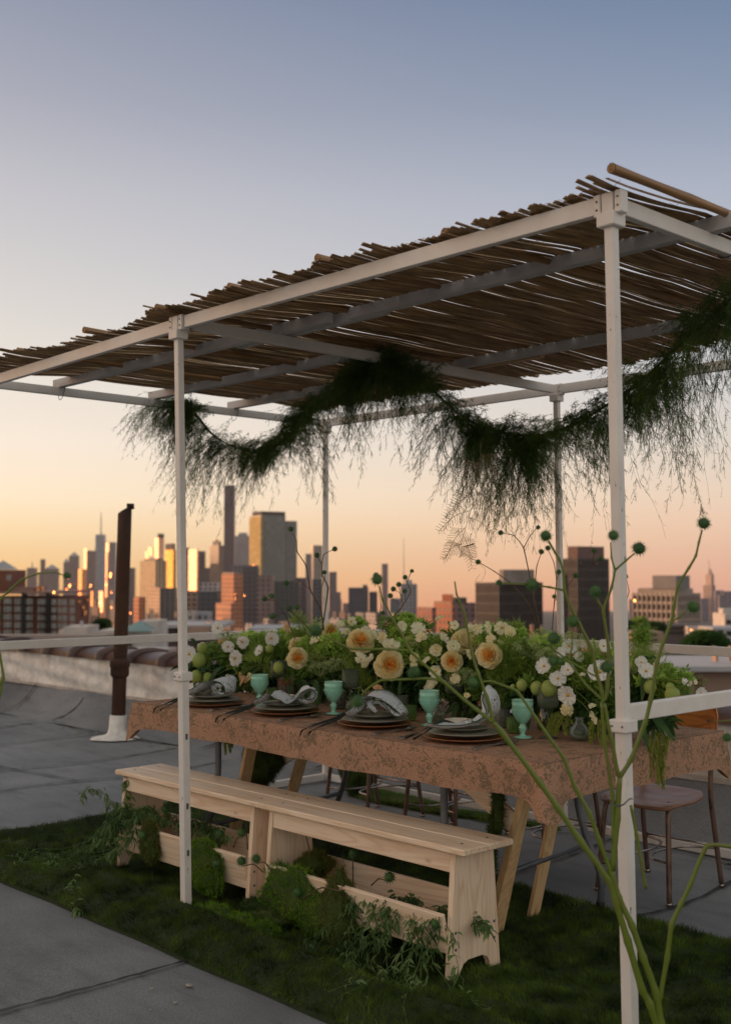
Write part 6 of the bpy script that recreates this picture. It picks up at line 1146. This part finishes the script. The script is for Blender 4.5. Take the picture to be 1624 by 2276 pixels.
bld('golden glass tower just left of the left canopy post', 362, 392, 1222, 1900, (.5, .3, .1), 386, 53, glassc=(.72, .42, .12), ww=.96, hh=.93, gr=.68, gm_=1.0, crown=[('roof_screen', 363, 390, 1208, dkroof)])
bld('pale peach apartment block below the gold residential tower', 324, 372, 1306, 1150, (.62, .42, .30), 358, 56, ww=.45, hh=.6, bay=3.5)
bld('dark glass block between the peach block and the left post', 357, 392, 1307, 1120, (.12, .13, .14), None, ww=.8, hh=.9, bay=5)
bld('narrow red orange block with a dark flank beside the vent pipe', 294, 324, 1327, 1000, (.48, .17, .08), 311, 56, ww=.35, hh=.5)
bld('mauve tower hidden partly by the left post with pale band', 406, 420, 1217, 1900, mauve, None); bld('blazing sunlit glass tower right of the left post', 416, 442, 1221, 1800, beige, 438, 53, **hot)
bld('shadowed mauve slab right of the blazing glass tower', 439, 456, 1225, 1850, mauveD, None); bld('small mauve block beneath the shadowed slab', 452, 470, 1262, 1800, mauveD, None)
bld('old stone tower with a small dome left of the slender supertall', 463, 497, 1212, 1500, (.30, .22, .18), 487, 50, ww=.4, hh=.6, bay=3, crown=[('setback', 470, 492, 1203, conc), ('pyramid', 475, 488, 1197, brickm, 1203)])
bld('slender mauve supertall whose top is hidden in the garland', 498, 521, 1078, 1450, (.17, .12, .15), None, ww=.45, hh=.94, bay=3)
bld('pale grey slab with tall arched openings right of the supertall', 522, 555, 1191, 1600, (.42, .38, .40), None, ww=.5, hh=.55, bay=4, crown=[('roof_screen', 530, 548, 1184, cool)])
bld('large glass tower with a golden flank and dark crown', 553, 632, 1145, 1350, (.17, .18, .18), 581, 56, glassc=(.15, .165, .165), ww=.62, hh=.95, bay=3.2, gr=.35, crown=[('dark_crown', 556, 632, 1136, dkroof)])
bld('shorter shoulder of grey glass joined to the large gold flanked tower', 630, 659, 1158, 1370, (.19, .20, .21), None, glassc=(.13, .15, .155), ww=.62, hh=.95, bay=3.2, gr=.35)
bld('slab added over the left flank of the large glass tower, coloured sunlit gold', 550, 584, 1148, 1340, (.4, .3, .12), 579.5, 53, glassc=(.42, .33, .16), ww=.9, hh=.95, bay=5, gr=.8, gm_=.6)  # sunlit gold of the tower flank, put into the colour of an added slab
bld('blue grey lower podium of dark glass beneath the large tower', 606, 665, 1292, 1000, (.06, .075, .085), None, glassc=(.04, .06, .07), ww=.7, hh=.8)
bld('mauve block at the foot of the supertall', 515, 572, 1256, 1200, mauve, None); bld('orange brick apartment block under the supertall', 487, 542, 1275, 950, (.50, .20, .11), 520, 56, ww=.4, hh=.5, bay=3.2, crown=[('roof_edge', 490, 536, 1272, conc)])
bld('lower orange brick block in front of the taller orange block', 473, 520, 1341, 700, (.52, .24, .15), 514, 56, ww=.4, hh=.55, bay=3); bld('brown mauve slab left of the dark glass podium', 571, 607, 1279, 850, (.22, .15, .15), None, ww=.4, hh=.5)
bld('dark shadowed block between the orange brick and brown slabs', 541, 575, 1262, 900, (.09, .08, .095), None, ww=.5, hh=.5); bld('dark teal block beneath the old stone tower', 441, 487, 1314, 800, (.055, .065, .08), None, glassc=(.035, .05, .065))
bld('brown block right of the left post beneath the blazing tower', 410, 442, 1313, 820, (.32, .20, .15), None); bld('pale flat office block above the dark teal block', 446, 486, 1295, 1000, (.45, .42, .45), None); bld('pale grid office block low beside the left post', 409, 434, 1358, 600, (.52, .46, .44), None, ww=.5, hh=.5, bay=3); bld('pale blue grey grid office block second beside the left post', 433, 468, 1360, 610, (.36, .37, .41), None, ww=.5, hh=.5, bay=3)
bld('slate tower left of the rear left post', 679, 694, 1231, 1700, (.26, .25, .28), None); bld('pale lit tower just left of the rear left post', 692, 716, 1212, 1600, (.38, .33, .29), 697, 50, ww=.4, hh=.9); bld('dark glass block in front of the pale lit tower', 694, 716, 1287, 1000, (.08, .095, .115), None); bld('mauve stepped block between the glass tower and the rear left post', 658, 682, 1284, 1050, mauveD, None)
bld('mauve tower with a flat top right of the rear left post', 731, 748, 1271, 2000, mauve, None); bld('short mauve block beside the flat topped mauve tower', 744, 757, 1316, 1900, mauve, None); bld('dark blue slab cluster with a raised end in the middle skyline', 774, 818, 1306, 1300, (.06, .07, .105), None, crown=[('raised_end', 806, 816, 1300, dkroof)]); bld('dark blue twin slab right of the cluster', 820, 838, 1315, 1320, (.06, .072, .105), None)
bld('lonely thin mauve tower in the middle of the open sky', 848, 862, 1253, 2600, (.17, .12, .16), 851, 30); bld('stepped grey lattice tower with a tall thin mast', 890, 926, 1298, 1200, (.27, .28, .31), None, ww=.55, hh=.5, bay=4, crown=[('top_box', 901, 915, 1289, cool), ('spire', 896, 898, 1195, conc)]); bld('low blue block between the lonely tower and the mast tower', 866, 892, 1330, 1500, (.15, .17, .22), None)
bld('red brown brick apartment group, left wing', 927, 968, 1350, 520, (.34, .13, .10), 959, 56, ww=.45, hh=.5, bay=3.4, flr=3.2); bld('red brown brick apartment group, orange topped middle wing', 966, 1010, 1337, 560, (.36, .13, .07), 1003, 56, ww=.45, hh=.5, bay=3.4, flr=3.2, crown=[('bulkhead', 983, 1006, 1321, brickm)]); bld('red brown brick apartment group, taller right wing', 1004, 1060, 1340, 600, (.20, .12, .12), None, ww=.45, hh=.5, bay=3.4, flr=3.2, crown=[('bulkhead', 1008, 1036, 1328, dkroof)])
# the two dark office slabs and the pale gridded block have real projecting piers and spandrels
def lattice(label, mt, nb_l, nb_r, floor, pier=.5, span=.9, z_from=0, sil=.25):
    root, Mw, wl, wr, zb_, zt, k = LOC[label]; mb = MB()
    def bx(c, s): mb.box(Mw @ Vector(c), s, Mw.to_3x3())
    for side, n, L in (('l', nb_l, wl), ('r', nb_r, wr)):
        for i in range(n+1):
            q = L*i/n
            if side == 'l': bx((-wl+q, -.28, (zb_+zt)/2), (pier, .56, zt-zb_))
            else: bx((.28, q, (zb_+zt)/2), (.56, pier, zt-zb_))
        z = zt-span/2
        while z > zb_+20:
            if side == 'l': bx((-wl/2, -.16, z), (wl, .32, span))
            else: bx((.16, wr/2, z), (.32, wr, span))
            z -= floor
    mb.build('facade_grid', mt, root)
pinkc = mat('pinkish precast piers', (.40, .30, .26), (.34, .25, .22), scale=.3, rough=.8); darkp = mat('dark bronze piers', (.055, .048, .05), (.075, .065, .068), scale=.3, rough=.6); palep = mat('pale precast grid', (.40, .32, .28), (.33, .27, .24), scale=.3, rough=.8)
bld('wide dark office slab with pinkish end wall and a lower crown, right of centre', 1063, 1214, 1295, 430, (.045, .045, .055), 1107, 50, glassc=(.015, .016, .020), ww=1, hh=1, gr=.55, crown=[('penthouse', 1114, 1187, 1266, conc)])
lattice('wide dark office slab with pinkish end wall and a lower crown, right of centre', darkp, 9, 14, 3.7)
bld('tall dark office tower behind the near corner post with a brown penthouse', 1249, 1362, 1241, 420, (.05, .045, .05), 1281, 50, glassc=(.015, .016, .020), ww=1, hh=1, gr=.55, crown=[('penthouse', 1262, 1354, 1214, mat('brown penthouse cladding', (.15, .09, .08), (.12, .07, .065), scale=.3, rough=.8))])
lattice('tall dark office tower behind the near corner post with a brown penthouse', darkp, 7, 12, 3.6)
bld('pale gridded office block with a blank grey penthouse, far right', 1425, 1565, 1319, 400, (.06, .06, .065), 1500, 50, glassc=(.015, .016, .020), ww=1, hh=1, gr=.55, crown=[('upper_storey', 1434, 1550, 1308, conc), ('penthouse', 1458, 1541, 1279, mat('blank grey penthouse', (.20, .19, .20), (.17, .16, .17), scale=.3, rough=.8), 1308)])
lattice('pale gridded office block with a blank grey penthouse, far right', palep, 9, 10, 2.9, .40, .95)
bld('mauve slab rising behind the left shoulder of the pale gridded block', 1420, 1441, 1309, 900, (.26, .20, .24), None)
bld('stepped pinkish landmark tower with a needle spire at the far right', 1564, 1588, 1301, 2600, (.36, .25, .24), 1577, 56, ww=.35, hh=.9, bay=5, crown=[('upper_shaft', 1568, 1585, 1277, mat('pink stone shaft', (.40, .27, .25), (.34, .23, .22), scale=.1)), ('pyramid', 1571, 1583, 1262, conc, 1277), ('spire', 1575.4, 1577.6, 1244, conc)])
for i, (a, b, tp, lab) in enumerate(((1586, 1604, 1312, 'dim slate tower right of the needle spired landmark'), (1604, 1640, 1314, 'dim mauve tower at the right edge of the photo'), (1594, 1612, 1322, 'low hazy block between the two dim right edge towers'), (1554, 1570, 1330, 'hazy low tower left of the needle spired landmark'), (1408, 1424, 1318, 'small hazy tower left of the pale gridded block'), (1396, 1410, 1332, 'low hazy block just right of the near corner post'))): bld(lab, a, b, tp, 2500-i*90, (.22, .19, .25), None)
# hazy low skyline in rows, and mid-city roofs
def cname(c): return ['russet', 'dark brown', 'grey', 'charcoal', 'pale', 'mauve', 'blackish', 'orange brick'][wcol.index(c)]
LM = [(25, 'brown apartment building'), (95, 'thin dark slab tower'), (148, 'pointed thin tower'), (190, 'bright sliver slab'), (224, 'masted tower'), (275, 'rusty vent pipe'), (330, 'pale gold tower'), (372, 'golden glass tower'), (398, 'left post'), (430, 'blazing glass tower'), (480, 'domed stone tower'), (510, 'slender supertall'), (545, 'arched grey slab'), (600, 'gold flanked tower'), (645, 'grey glass shoulder'), (690, 'slate tower'), (724, 'rear left post'), (760, 'flat mauve tower'), (800, 'dark blue slabs'), (855, 'lonely thin tower'), (908, 'tall mast tower'), (960, 'red brick left wing'), (1025, 'stepped brick wing'), (1090, 'pinkish end wall'), (1160, 'wide dark slab'), (1240, 'rear middle post'), (1310, 'tall dark tower'), (1375, 'near corner post'), (1435, 'mauve shoulder slab'), (1500, 'pale gridded block'), (1545, 'grid block right end'), (1576, 'needle spired landmark'), (1615, 'right photo edge')]
USED = set()
def place_label(c, kind, xm, w):
    lm = min(LM, key=lambda q: abs(q[0]-xm)); dx = xm-lm[0]; rel = 'just left of' if dx < -7 else 'just right of' if dx > 7 else 'directly below'
    for extra in ('', 'narrow ' if w < 20 else 'wide ', 'second ', 'small ', 'squat ', 'plain ', 'further '):
        s_ = f'{extra}{c} {kind} {rel} the {lm[1]}'
        if s_ not in USED: USED.add(s_); return s_
    return s_
rd = random.Random(9); wcol = [(.38, .20, .13), (.20, .13, .11), (.36, .33, .32), (.15, .12, .13), (.45, .40, .38), (.24, .19, .2), (.12, .1, .11), (.34, .16, .10)]
for row, (d0, y0, y1, w0, w1, n, gname) in enumerate(((2600, 1324, 1342, 10, 26, 44, 'hazy distant blocks along the horizon'), (1300, 1346, 1366, 12, 30, 42, 'low mid city blocks under the towers'), (650, 1372, 1396, 14, 40, 36, 'brown low rise roofs behind the rail'), (330, 1398, 1424, 30, 70, 22, 'nearest low rise roofs just beyond the parapet'))):
    x = -30
    for i in range(n):
        w = rd.uniform(w0, w1); x += w*rd.uniform(.75, 1.25)
        if x > 1650: break
        d = d0*rd.uniform(.85, 1.15); tp = rd.uniform(y0, y1)
        wc_ = rd.choice(wcol); bld(place_label(cname(wc_), ('hazy horizon block', 'mid city block', 'low rise roof', 'near rooftop house')[row], x+w/2, w), x, x+w, tp, d, wc_, x+w*rd.uniform(.5, .9), rd.uniform(42, 64), name='low_building', cat='building', group=gname, ww=.45, hh=.5, bay=3.5)
# sun glints: added orange mirror plates that throw the low sun to the camera
SH = Vector((SUND.x, SUND.y, 0)).normalized(); pane = None
glm, t_, b_, o__ = newmat('orange sun glint mirror'); b_.inputs['Base Color'].default_value = (1, .46, .20, 1); b_.inputs['Metallic'].default_value = 1; b_.inputs['Roughness'].default_value = .40
GL = [(245, 1278, 5, 9), (239, 1285, 5, 8), (237, 1300, 3, 4), (200, 1302, 6, 5), (211, 1303, 4, 4), (155, 1302, 4, 5), (147, 1310, 5, 3), (123, 1317, 3, 3), (166, 1297, 3, 3), (186, 1302, 3, 2), (150, 1280, 5, 9), (92, 1306, 7, 4), (82, 1310, 8, 5), (176, 1337, 3, 3), (193, 1333, 8, 3), (200, 1343, 8, 4), (184, 1350, 5, 5), (188, 1362, 5, 8), (218, 1345, 4, 3), (224, 1340, 4, 3), (248, 1350, 2, 2), (290, 1362, 3.5, 4), (288, 1351, 2.5, 2), (522, 1321, 2.2, 2.2), (522, 1331, 2.2, 2.2), (486, 1321, 1.6, 2.2), (486, 1328, 1.6, 2.2), (544, 1324, 1.6, 1.6), (563, 1257, 2, 2), (1206, 1316, 2.4, 2.4), (1410, 1335, 3, 3), (1518, 1400, 1.8, 1.8), (1536, 1400, 1.8, 1.8), (1527, 1377, 1.8, 1.8), (464, 1384, 2.6, 3), (410, 1279, 2.5, 3), (247, 1317, 4, 3), (233, 1320, 3, 3), (95, 1312, 3, 3), (132, 1277, 3, 8), (1290, 1252, 1.5, 1.5), (1325, 1252, 1.5, 1.5), (668, 1296, 1.8, 1.8)]
# brown brick apartment building on the left
ap = thing('apartment_building', 'dark brown brick apartment building with white framed windows at the left edge', 'apartment building', tuple(P(90, 1412, 120)[:2])+(gz(120),))
def PB(x, y, dd=0): return P(x, y, 120+dd)
kk = 120/FPX; brk = mat('brown brick', (.19, .072, .045), (.13, .05, .034), scale=.8, rough=.9, detail=8); wfm = mat('white window frame', (.6, .58, .55), rough=.6); wgl = mat('dim window pane', (.10, .11, .11), (.20, .21, .20), scale=1.2, rough=.15)
Mv = Matrix.Rotation(YAW, 3, 'Z')
def slab(mb, x0, x1, y0, y1, d0, d1): a = P((x0+x1)/2, (y0+y1)/2, (120+(d0+d1)/2)); mb.box((a.x, a.y, a.z), ((x1-x0)*kk, d1-d0, (y1-y0)*kk), Mv)
mb = MB(); slab(mb, -60, 170, 1316, 1700, 0, 14); mb.build('brick_wall', brk, ap)
mb = MB(); slab(mb, -60, 172, 1313, 1318, -.3, 14.3); slab(mb, 20, 90, 1304, 1314, 3, 9); mb.build('cornice', mat('brown stone cornice', (.26, .15, .12), rough=.8), ap)
mb = MB(); slab(mb, -6, 38, 1266, 1314, 2, 9); bh = mb.build('bulkhead', brk, ap); mb = MB(); a = P(8, 1266, 125); mb.lathe([(2.0*.9, a.z), (0, a.z+1.0)], (a.x, a.y, 0), 4); mb.build('peaked_skylight', cool, bh)
def window(x, y, w, h, par, dd=0):
    mb = MB(); slab(mb, x-w/2, x+w/2, y-h/2, y+h/2, -.10+dd, .05+dd); f = mb.build('window', wfm, par); mb = MB(); n = 2 if w > 8 else 1
    for i in range(n): slab(mb, x-w/2+.8+i*(w/n), x-w/2+w/n-.8+i*(w/n), y-h/2+.7, y-.4, -.14+dd, -.08+dd); slab(mb, x-w/2+.8+i*(w/n), x-w/2+w/n-.8+i*(w/n), y+.4, y+h/2-.7, -.16+dd, -.08+dd)
    mb.build('pane', wgl, f)
for r_i in range(5):
    y = 1336+r_i*17.6
    for x, w in ((18, 16), (41, 14), (64, 18), (95, 19), (120, 9), (133, 5), (144, 9), (161, 9), (-6, 14), (-30, 14)): window(x, y+.02*x, w, 12, ap)
window(20, 1284, 9, 12, bh, 2)
mb = MB(); 
for x in (52, 106): slab(mb, x-3.5, x+3.5, 1318, 1700, -.9, 0)
for r_i in range(5): slab(mb, 88, 104, 1344+r_i*17.6, 1346+r_i*17.6, -1.2, 0)
mb.build('fire_escape', mat('dark iron', (.02, .015, .015), rough=.8), ap)
# near rooftops between parapet and towers
def near(label, name, cat, parts_, d):
    root = thing(name, label, cat, tuple(P(parts_[0][2], 1420, d)[:2])+(gz(d),)); k = d/FPX
    for nm, m, x0, x1, y0, y1, d0, d1 in parts_: a = P((x0+x1)/2, (y0+y1)/2, d+(d0+d1)/2); mb = MB(); mb.box(a, ((x1-x0)*k, d1-d0, (y1-y0)*k), Mv); mb.build(nm, m, root)
    return root
wst = mat('white stucco', (.55, .52, .50), (.42, .39, .37), scale=.6, rough=.85); pst = mat('tan stucco', (.36, .25, .19), (.29, .2, .155), scale=.5, rough=.9); teal = mat('verdigris copper roof', (.16, .26, .26), (.22, .32, .31), scale=.6, rough=.7); blk = mat('dark doorway', (.02, .018, .02), rough=.8); pink = mat('pale pink roof surface', (.40, .29, .26), (.32, .24, .22), scale=.4, rough=.9); bluegrey = mat('blue grey parapet wall', (.20, .23, .29), (.24, .27, .32), scale=.5, rough=.8); redt = mat('red coping', (.35, .09, .06), rough=.8)
near('white stuccoed stair bulkhead right of the brown apartment building', 'rooftop_bulkhead', 'bulkhead', [('wall', wst, 156, 207, 1390, 1440, 0, 4), ('annex', wst, 143, 158, 1397, 1440, 1, 4), ('vent', cool, 180, 184, 1360+20, 1392, 1, 1.5)], 85)
near('long low brick roof with dark skylight openings behind the left rail', 'low_roof', 'building', [('wall', mat('weathered brown brick', (.17, .12, .10), (.13, .095, .085), scale=.8, rough=.9), -60, 240, 1414, 1520, 0, 8), ('coping', conc, -60, 240, 1411, 1415, -.3, 1), ('opening', blk, 40, 70, 1420, 1434, -.1, 1), ('opening', blk, 84, 116, 1422, 1432, -.1, 1)], 60)
pv = near('white walled pavilion with a green copper hip roof behind the vent pipe', 'pavilion', 'pavilion', [('wall', wst, 236, 360, 1396, 1470, 0, 6), ('tower_wall', wst, 318, 362, 1376, 1470, 2, 6), ('doorway', blk, 284, 296, 1428, 1450, -.1, 1)], 80)
mb = MB(); a = P(312, 1400, 82); k = 80/FPX
vs = [a+RH*sx*36*k+FH*sy_*2.4+Vector((0, 0, 0)) for sx, sy_ in ((-1, -1), (1, -1), (1, 1), (-1, 1))]+[a+Vector((0, 0, 22*k))]; mb.add(vs, [(3, 2, 1, 0), (0, 1, 4), (1, 2, 4), (2, 3, 4), (3, 0, 4)]); mb.build('hip_roof', teal, pv)
near('long dark building with a pale flat roof edge beside the left post', 'flat_roof_building', 'building', [('wall', mat('dark brown wall', (.07, .045, .045), (.05, .035, .035), scale=.5), 362, 475, 1390, 1500, 0, 9), ('roof_edge', cool, 358, 512, 1384, 1391, -.6, 9), ('box', pst, 418, 468, 1392, 1412, -1, 0)], 110)
near('pale long roof behind the centre flowers with grey blocks', 'flat_roof_building', 'building', [('wall', pst, 560, 760, 1400, 1500, 0, 9), ('roof_edge', cool, 556, 764, 1392, 1401, -.6, 9)], 120)
near('pink surfaced low roof building behind the left rail', 'low_roof', 'building', [('wall', pink, 150, 380, 1444, 1540, 0, 4), ('coping', cool, 150, 380, 1440, 1445, -.2, .6)], 40)
tb_ = near('tan rooftop house with three dark doors, right of the near post', 'rooftop_house', 'building', [('wall', pst, 1440, 1606, 1478, 1620, 0, 3), ('side_wall', pink, 1606, 1760, 1484, 1620, .5, 3), ('roof_slab', cool, 1430, 1760, 1468, 1479, -.4, 4), ('doorway', blk, 1488, 1500, 1508, 1548, -.05, .5), ('doorway', blk, 1514, 1524, 1508, 1548, -.05, .5), ('doorway', mat('rust door', (.14, .05, .035), rough=.7), 1540, 1552, 1508, 1548, -.05, .5), ('post', pst, 1585, 1590, 1436, 1470, .5, .9), ('post', pst, 1622, 1627, 1436, 1470, .5, .9)], 32)
near('blue grey parapet wall with a red coping behind the right cosmos', 'rooftop_wall', 'wall', [('wall', bluegrey, 1278, 1372, 1452, 1540, 0, 1), ('coping', redt, 1240, 1372, 1444, 1453, -.1, 1.1)], 30)
near('white flat roofed building at the right edge below the landmark tower', 'flat_roof_building', 'building', [('wall', wst, 1596, 1700, 1362, 1470, 0, 8), ('window', blk, 1612, 1622, 1378, 1386, -.1, 1), ('window', blk, 1612, 1622, 1392, 1400, -.1, 1), ('bulkhead', wst, 1600, 1640, 1352, 1364, 3, 6)], 230)
near('grey roof building with dark windows low at the right edge', 'flat_roof_building', 'building', [('wall', cool, 1566, 1640, 1392, 1470, 0, 8), ('window', blk, 1574, 1586, 1400, 1412, -.1, 1), ('window', blk, 1592, 1604, 1400, 1412, -.1, 1), ('window', blk, 1612, 1624, 1402, 1412, -.1, 1)], 180)
near('brown banded low building below the pale gridded block', 'flat_roof_building', 'building', [('wall', pst, 1392, 1462, 1402, 1460, 0, 8), ('window_band', blk, 1396, 1458, 1408, 1412, -.1, 1), ('window_band', blk, 1396, 1458, 1420, 1424, -.1, 1)], 200)
near('dark banded low office building right below the pale gridded block', 'flat_roof_building', 'building', [('wall', mat('dark banded wall', (.10, .085, .085), rough=.8), 1456, 1568, 1386, 1470, 0, 10), ('window_band', blk, 1460, 1566, 1394, 1398, -.1, 1), ('window_band', blk, 1460, 1566, 1404, 1408, -.1, 1), ('stair_box', wst, 1524, 1552, 1392, 1440, -3, -.2)], 240)
# trees in the city
def city_tree(label, x, y, w, h, d, seed, m=None):
    r = np.random.default_rng(seed); k = d/FPX; c = P(x, y, d); root = thing('tree', label, 'tree', (c.x, c.y, c.z-h*k), group='dark trees between the office blocks'); mb = MB(); mb.tube([(c.x, c.y, c.z-h*k*1.5), (c.x+.2, c.y, c.z)], [.4, .15], 7); mb.build('trunk', stem_b, root)
    bl = [((c.x+r.normal()*w*k*.25, c.y+r.normal()*w*k*.25, c.z+r.normal()*h*k*.22), (w*k*.28, w*k*.28, h*k*.26), 1) for _ in range(8)]; C = []; D = []
    for cc, rad, q in bl: p, u = blob_pts(420, cc, rad, r); C.append(p); D.append(u+r.normal(0, .6, u.shape))
    V, F = leaves(np.concatenate(C), np.concatenate(D), .9, .6, .2, r, .1); npmesh('crown', V, F, m or G2, root)
city_tree('bushy dark green tree left of the pale gridded block', 1420, 1388, 34, 26, 220, 1, G1); city_tree('lower dark tree beside the near corner post', 1396, 1394, 22, 22, 215, 2); city_tree('dark tree at the foot of the pale gridded block', 1450, 1392, 24, 18, 225, 3); city_tree('green tree behind the pavilion next to the vent pipe', 228, 1394, 22, 12, 130, 4); city_tree('dark shrub by the tan rooftop house', 1570, 1452, 22, 12, 40, 5)
for lab, (x, y0, y1, w) in (('pink brick chimney left of the wide dark slab', (1046, 1385, 1415, 5)), ('orange chimney beside the pink one', (1056, 1382, 1415, 5)), ('pale round chimney left of the wide dark slab foot', (1136, 1388, 1415, 7)), ('orange pot chimney behind the umbel flowers', (1182, 1390, 1415, 6)), ('small orange chimney right of the orange pot', (1204, 1392, 1415, 5)), ('slim orange chimney left of centre roofs', (1071, 1384, 1415, 4))):
    near(lab, 'chimney', 'chimney', [('stack', mat('orange chimney brick', (.5, .25, .16), rough=.8) if 'orange' in lab else pink, x-w/2, x+w/2, y0, y1+60, 0, 1.2), ('cap', conc, x-w/2-.6, x+w/2+.6, y0-1.5, y0+.5, -.2, 1.4)], 150)  # plain orange brick colour for the orange chimneys
bpy.context.view_layer.update(); dg_ = bpy.context.evaluated_depsgraph_get()
for i, (x, y, w, h) in enumerate(GL):
    o0 = P(x, y, 27); dr = (o0-CAM).normalized(); hit, loc, _n, _i, ob, _m = S.ray_cast(dg_, o0, dr, distance=9000)
    if not hit: continue
    d = (loc-CAM).dot(FW)-.6; c = P(x, y, d); v = (CAM-c).normalized(); nrm = (v+SUND).normalized(); k = d/FPX
    a = Vector((0, 0, 1)).cross(nrm).normalized(); u2 = nrm.cross(a); mb = MB(); mb.box(c, (w*k*1.6, h*k*1.15, .3), Matrix((a, u2, nrm)).transposed())
    while ob.parent: ob = ob.parent
    if ob.get('kind') == 'structure': tag(mb.build('sun_glint_plate', glm), f'added mirror plate flashing orange in the low sun, beside the {min(LM, key=lambda q: abs(q[0]-x))[1]}', 'glint plate')
    else: mb.build('window', glm, ob)  # added glint plate, hung on whichever building the ray meets
# unseen block added out of frame to keep the low sun off the deck
c = SUNH*24+Vector((-SUNH.y, SUNH.x, 0))*1.9*(1 if Vector((-SUNH.y, SUNH.x, 0)).dot(Vector((-.525, .855, 0))) > 0 else -1); c.z = 0; sh = thing('sun_blocker', 'unseen brick block added out of frame to keep the sun off the deck', 'sun blocker', c, math.atan2(SUNH.y, SUNH.x)); mb = MB(); mb.box((c.x, c.y, 2.15), (3.5, 12.4, 4.3), Matrix.Rotation(math.atan2(SUNH.y, SUNH.x), 3, 'Z')); mb.build('wall', brickm, sh)
# ------------------------------------------------------------------ haze
hz, t_, b_, o_n = newmat('evening haze'); t_.nodes.remove(b_); pv_ = N(t_, 'ShaderNodeVolumePrincipled'); pv_.inputs['Color'].default_value = (.93, .90, .92, 1); pv_.inputs['Density'].default_value = .00004; pv_.inputs['Anisotropy'].default_value = .25; t_.links.new(pv_.outputs[0], o_n.inputs['Volume'])
mb = MB(); c = o_+FH*4300; mb.box((c.x, c.y, -20), (11500, 10500, 520), Mv); h = mb.build('haze', hz); h['kind'] = 'stuff'
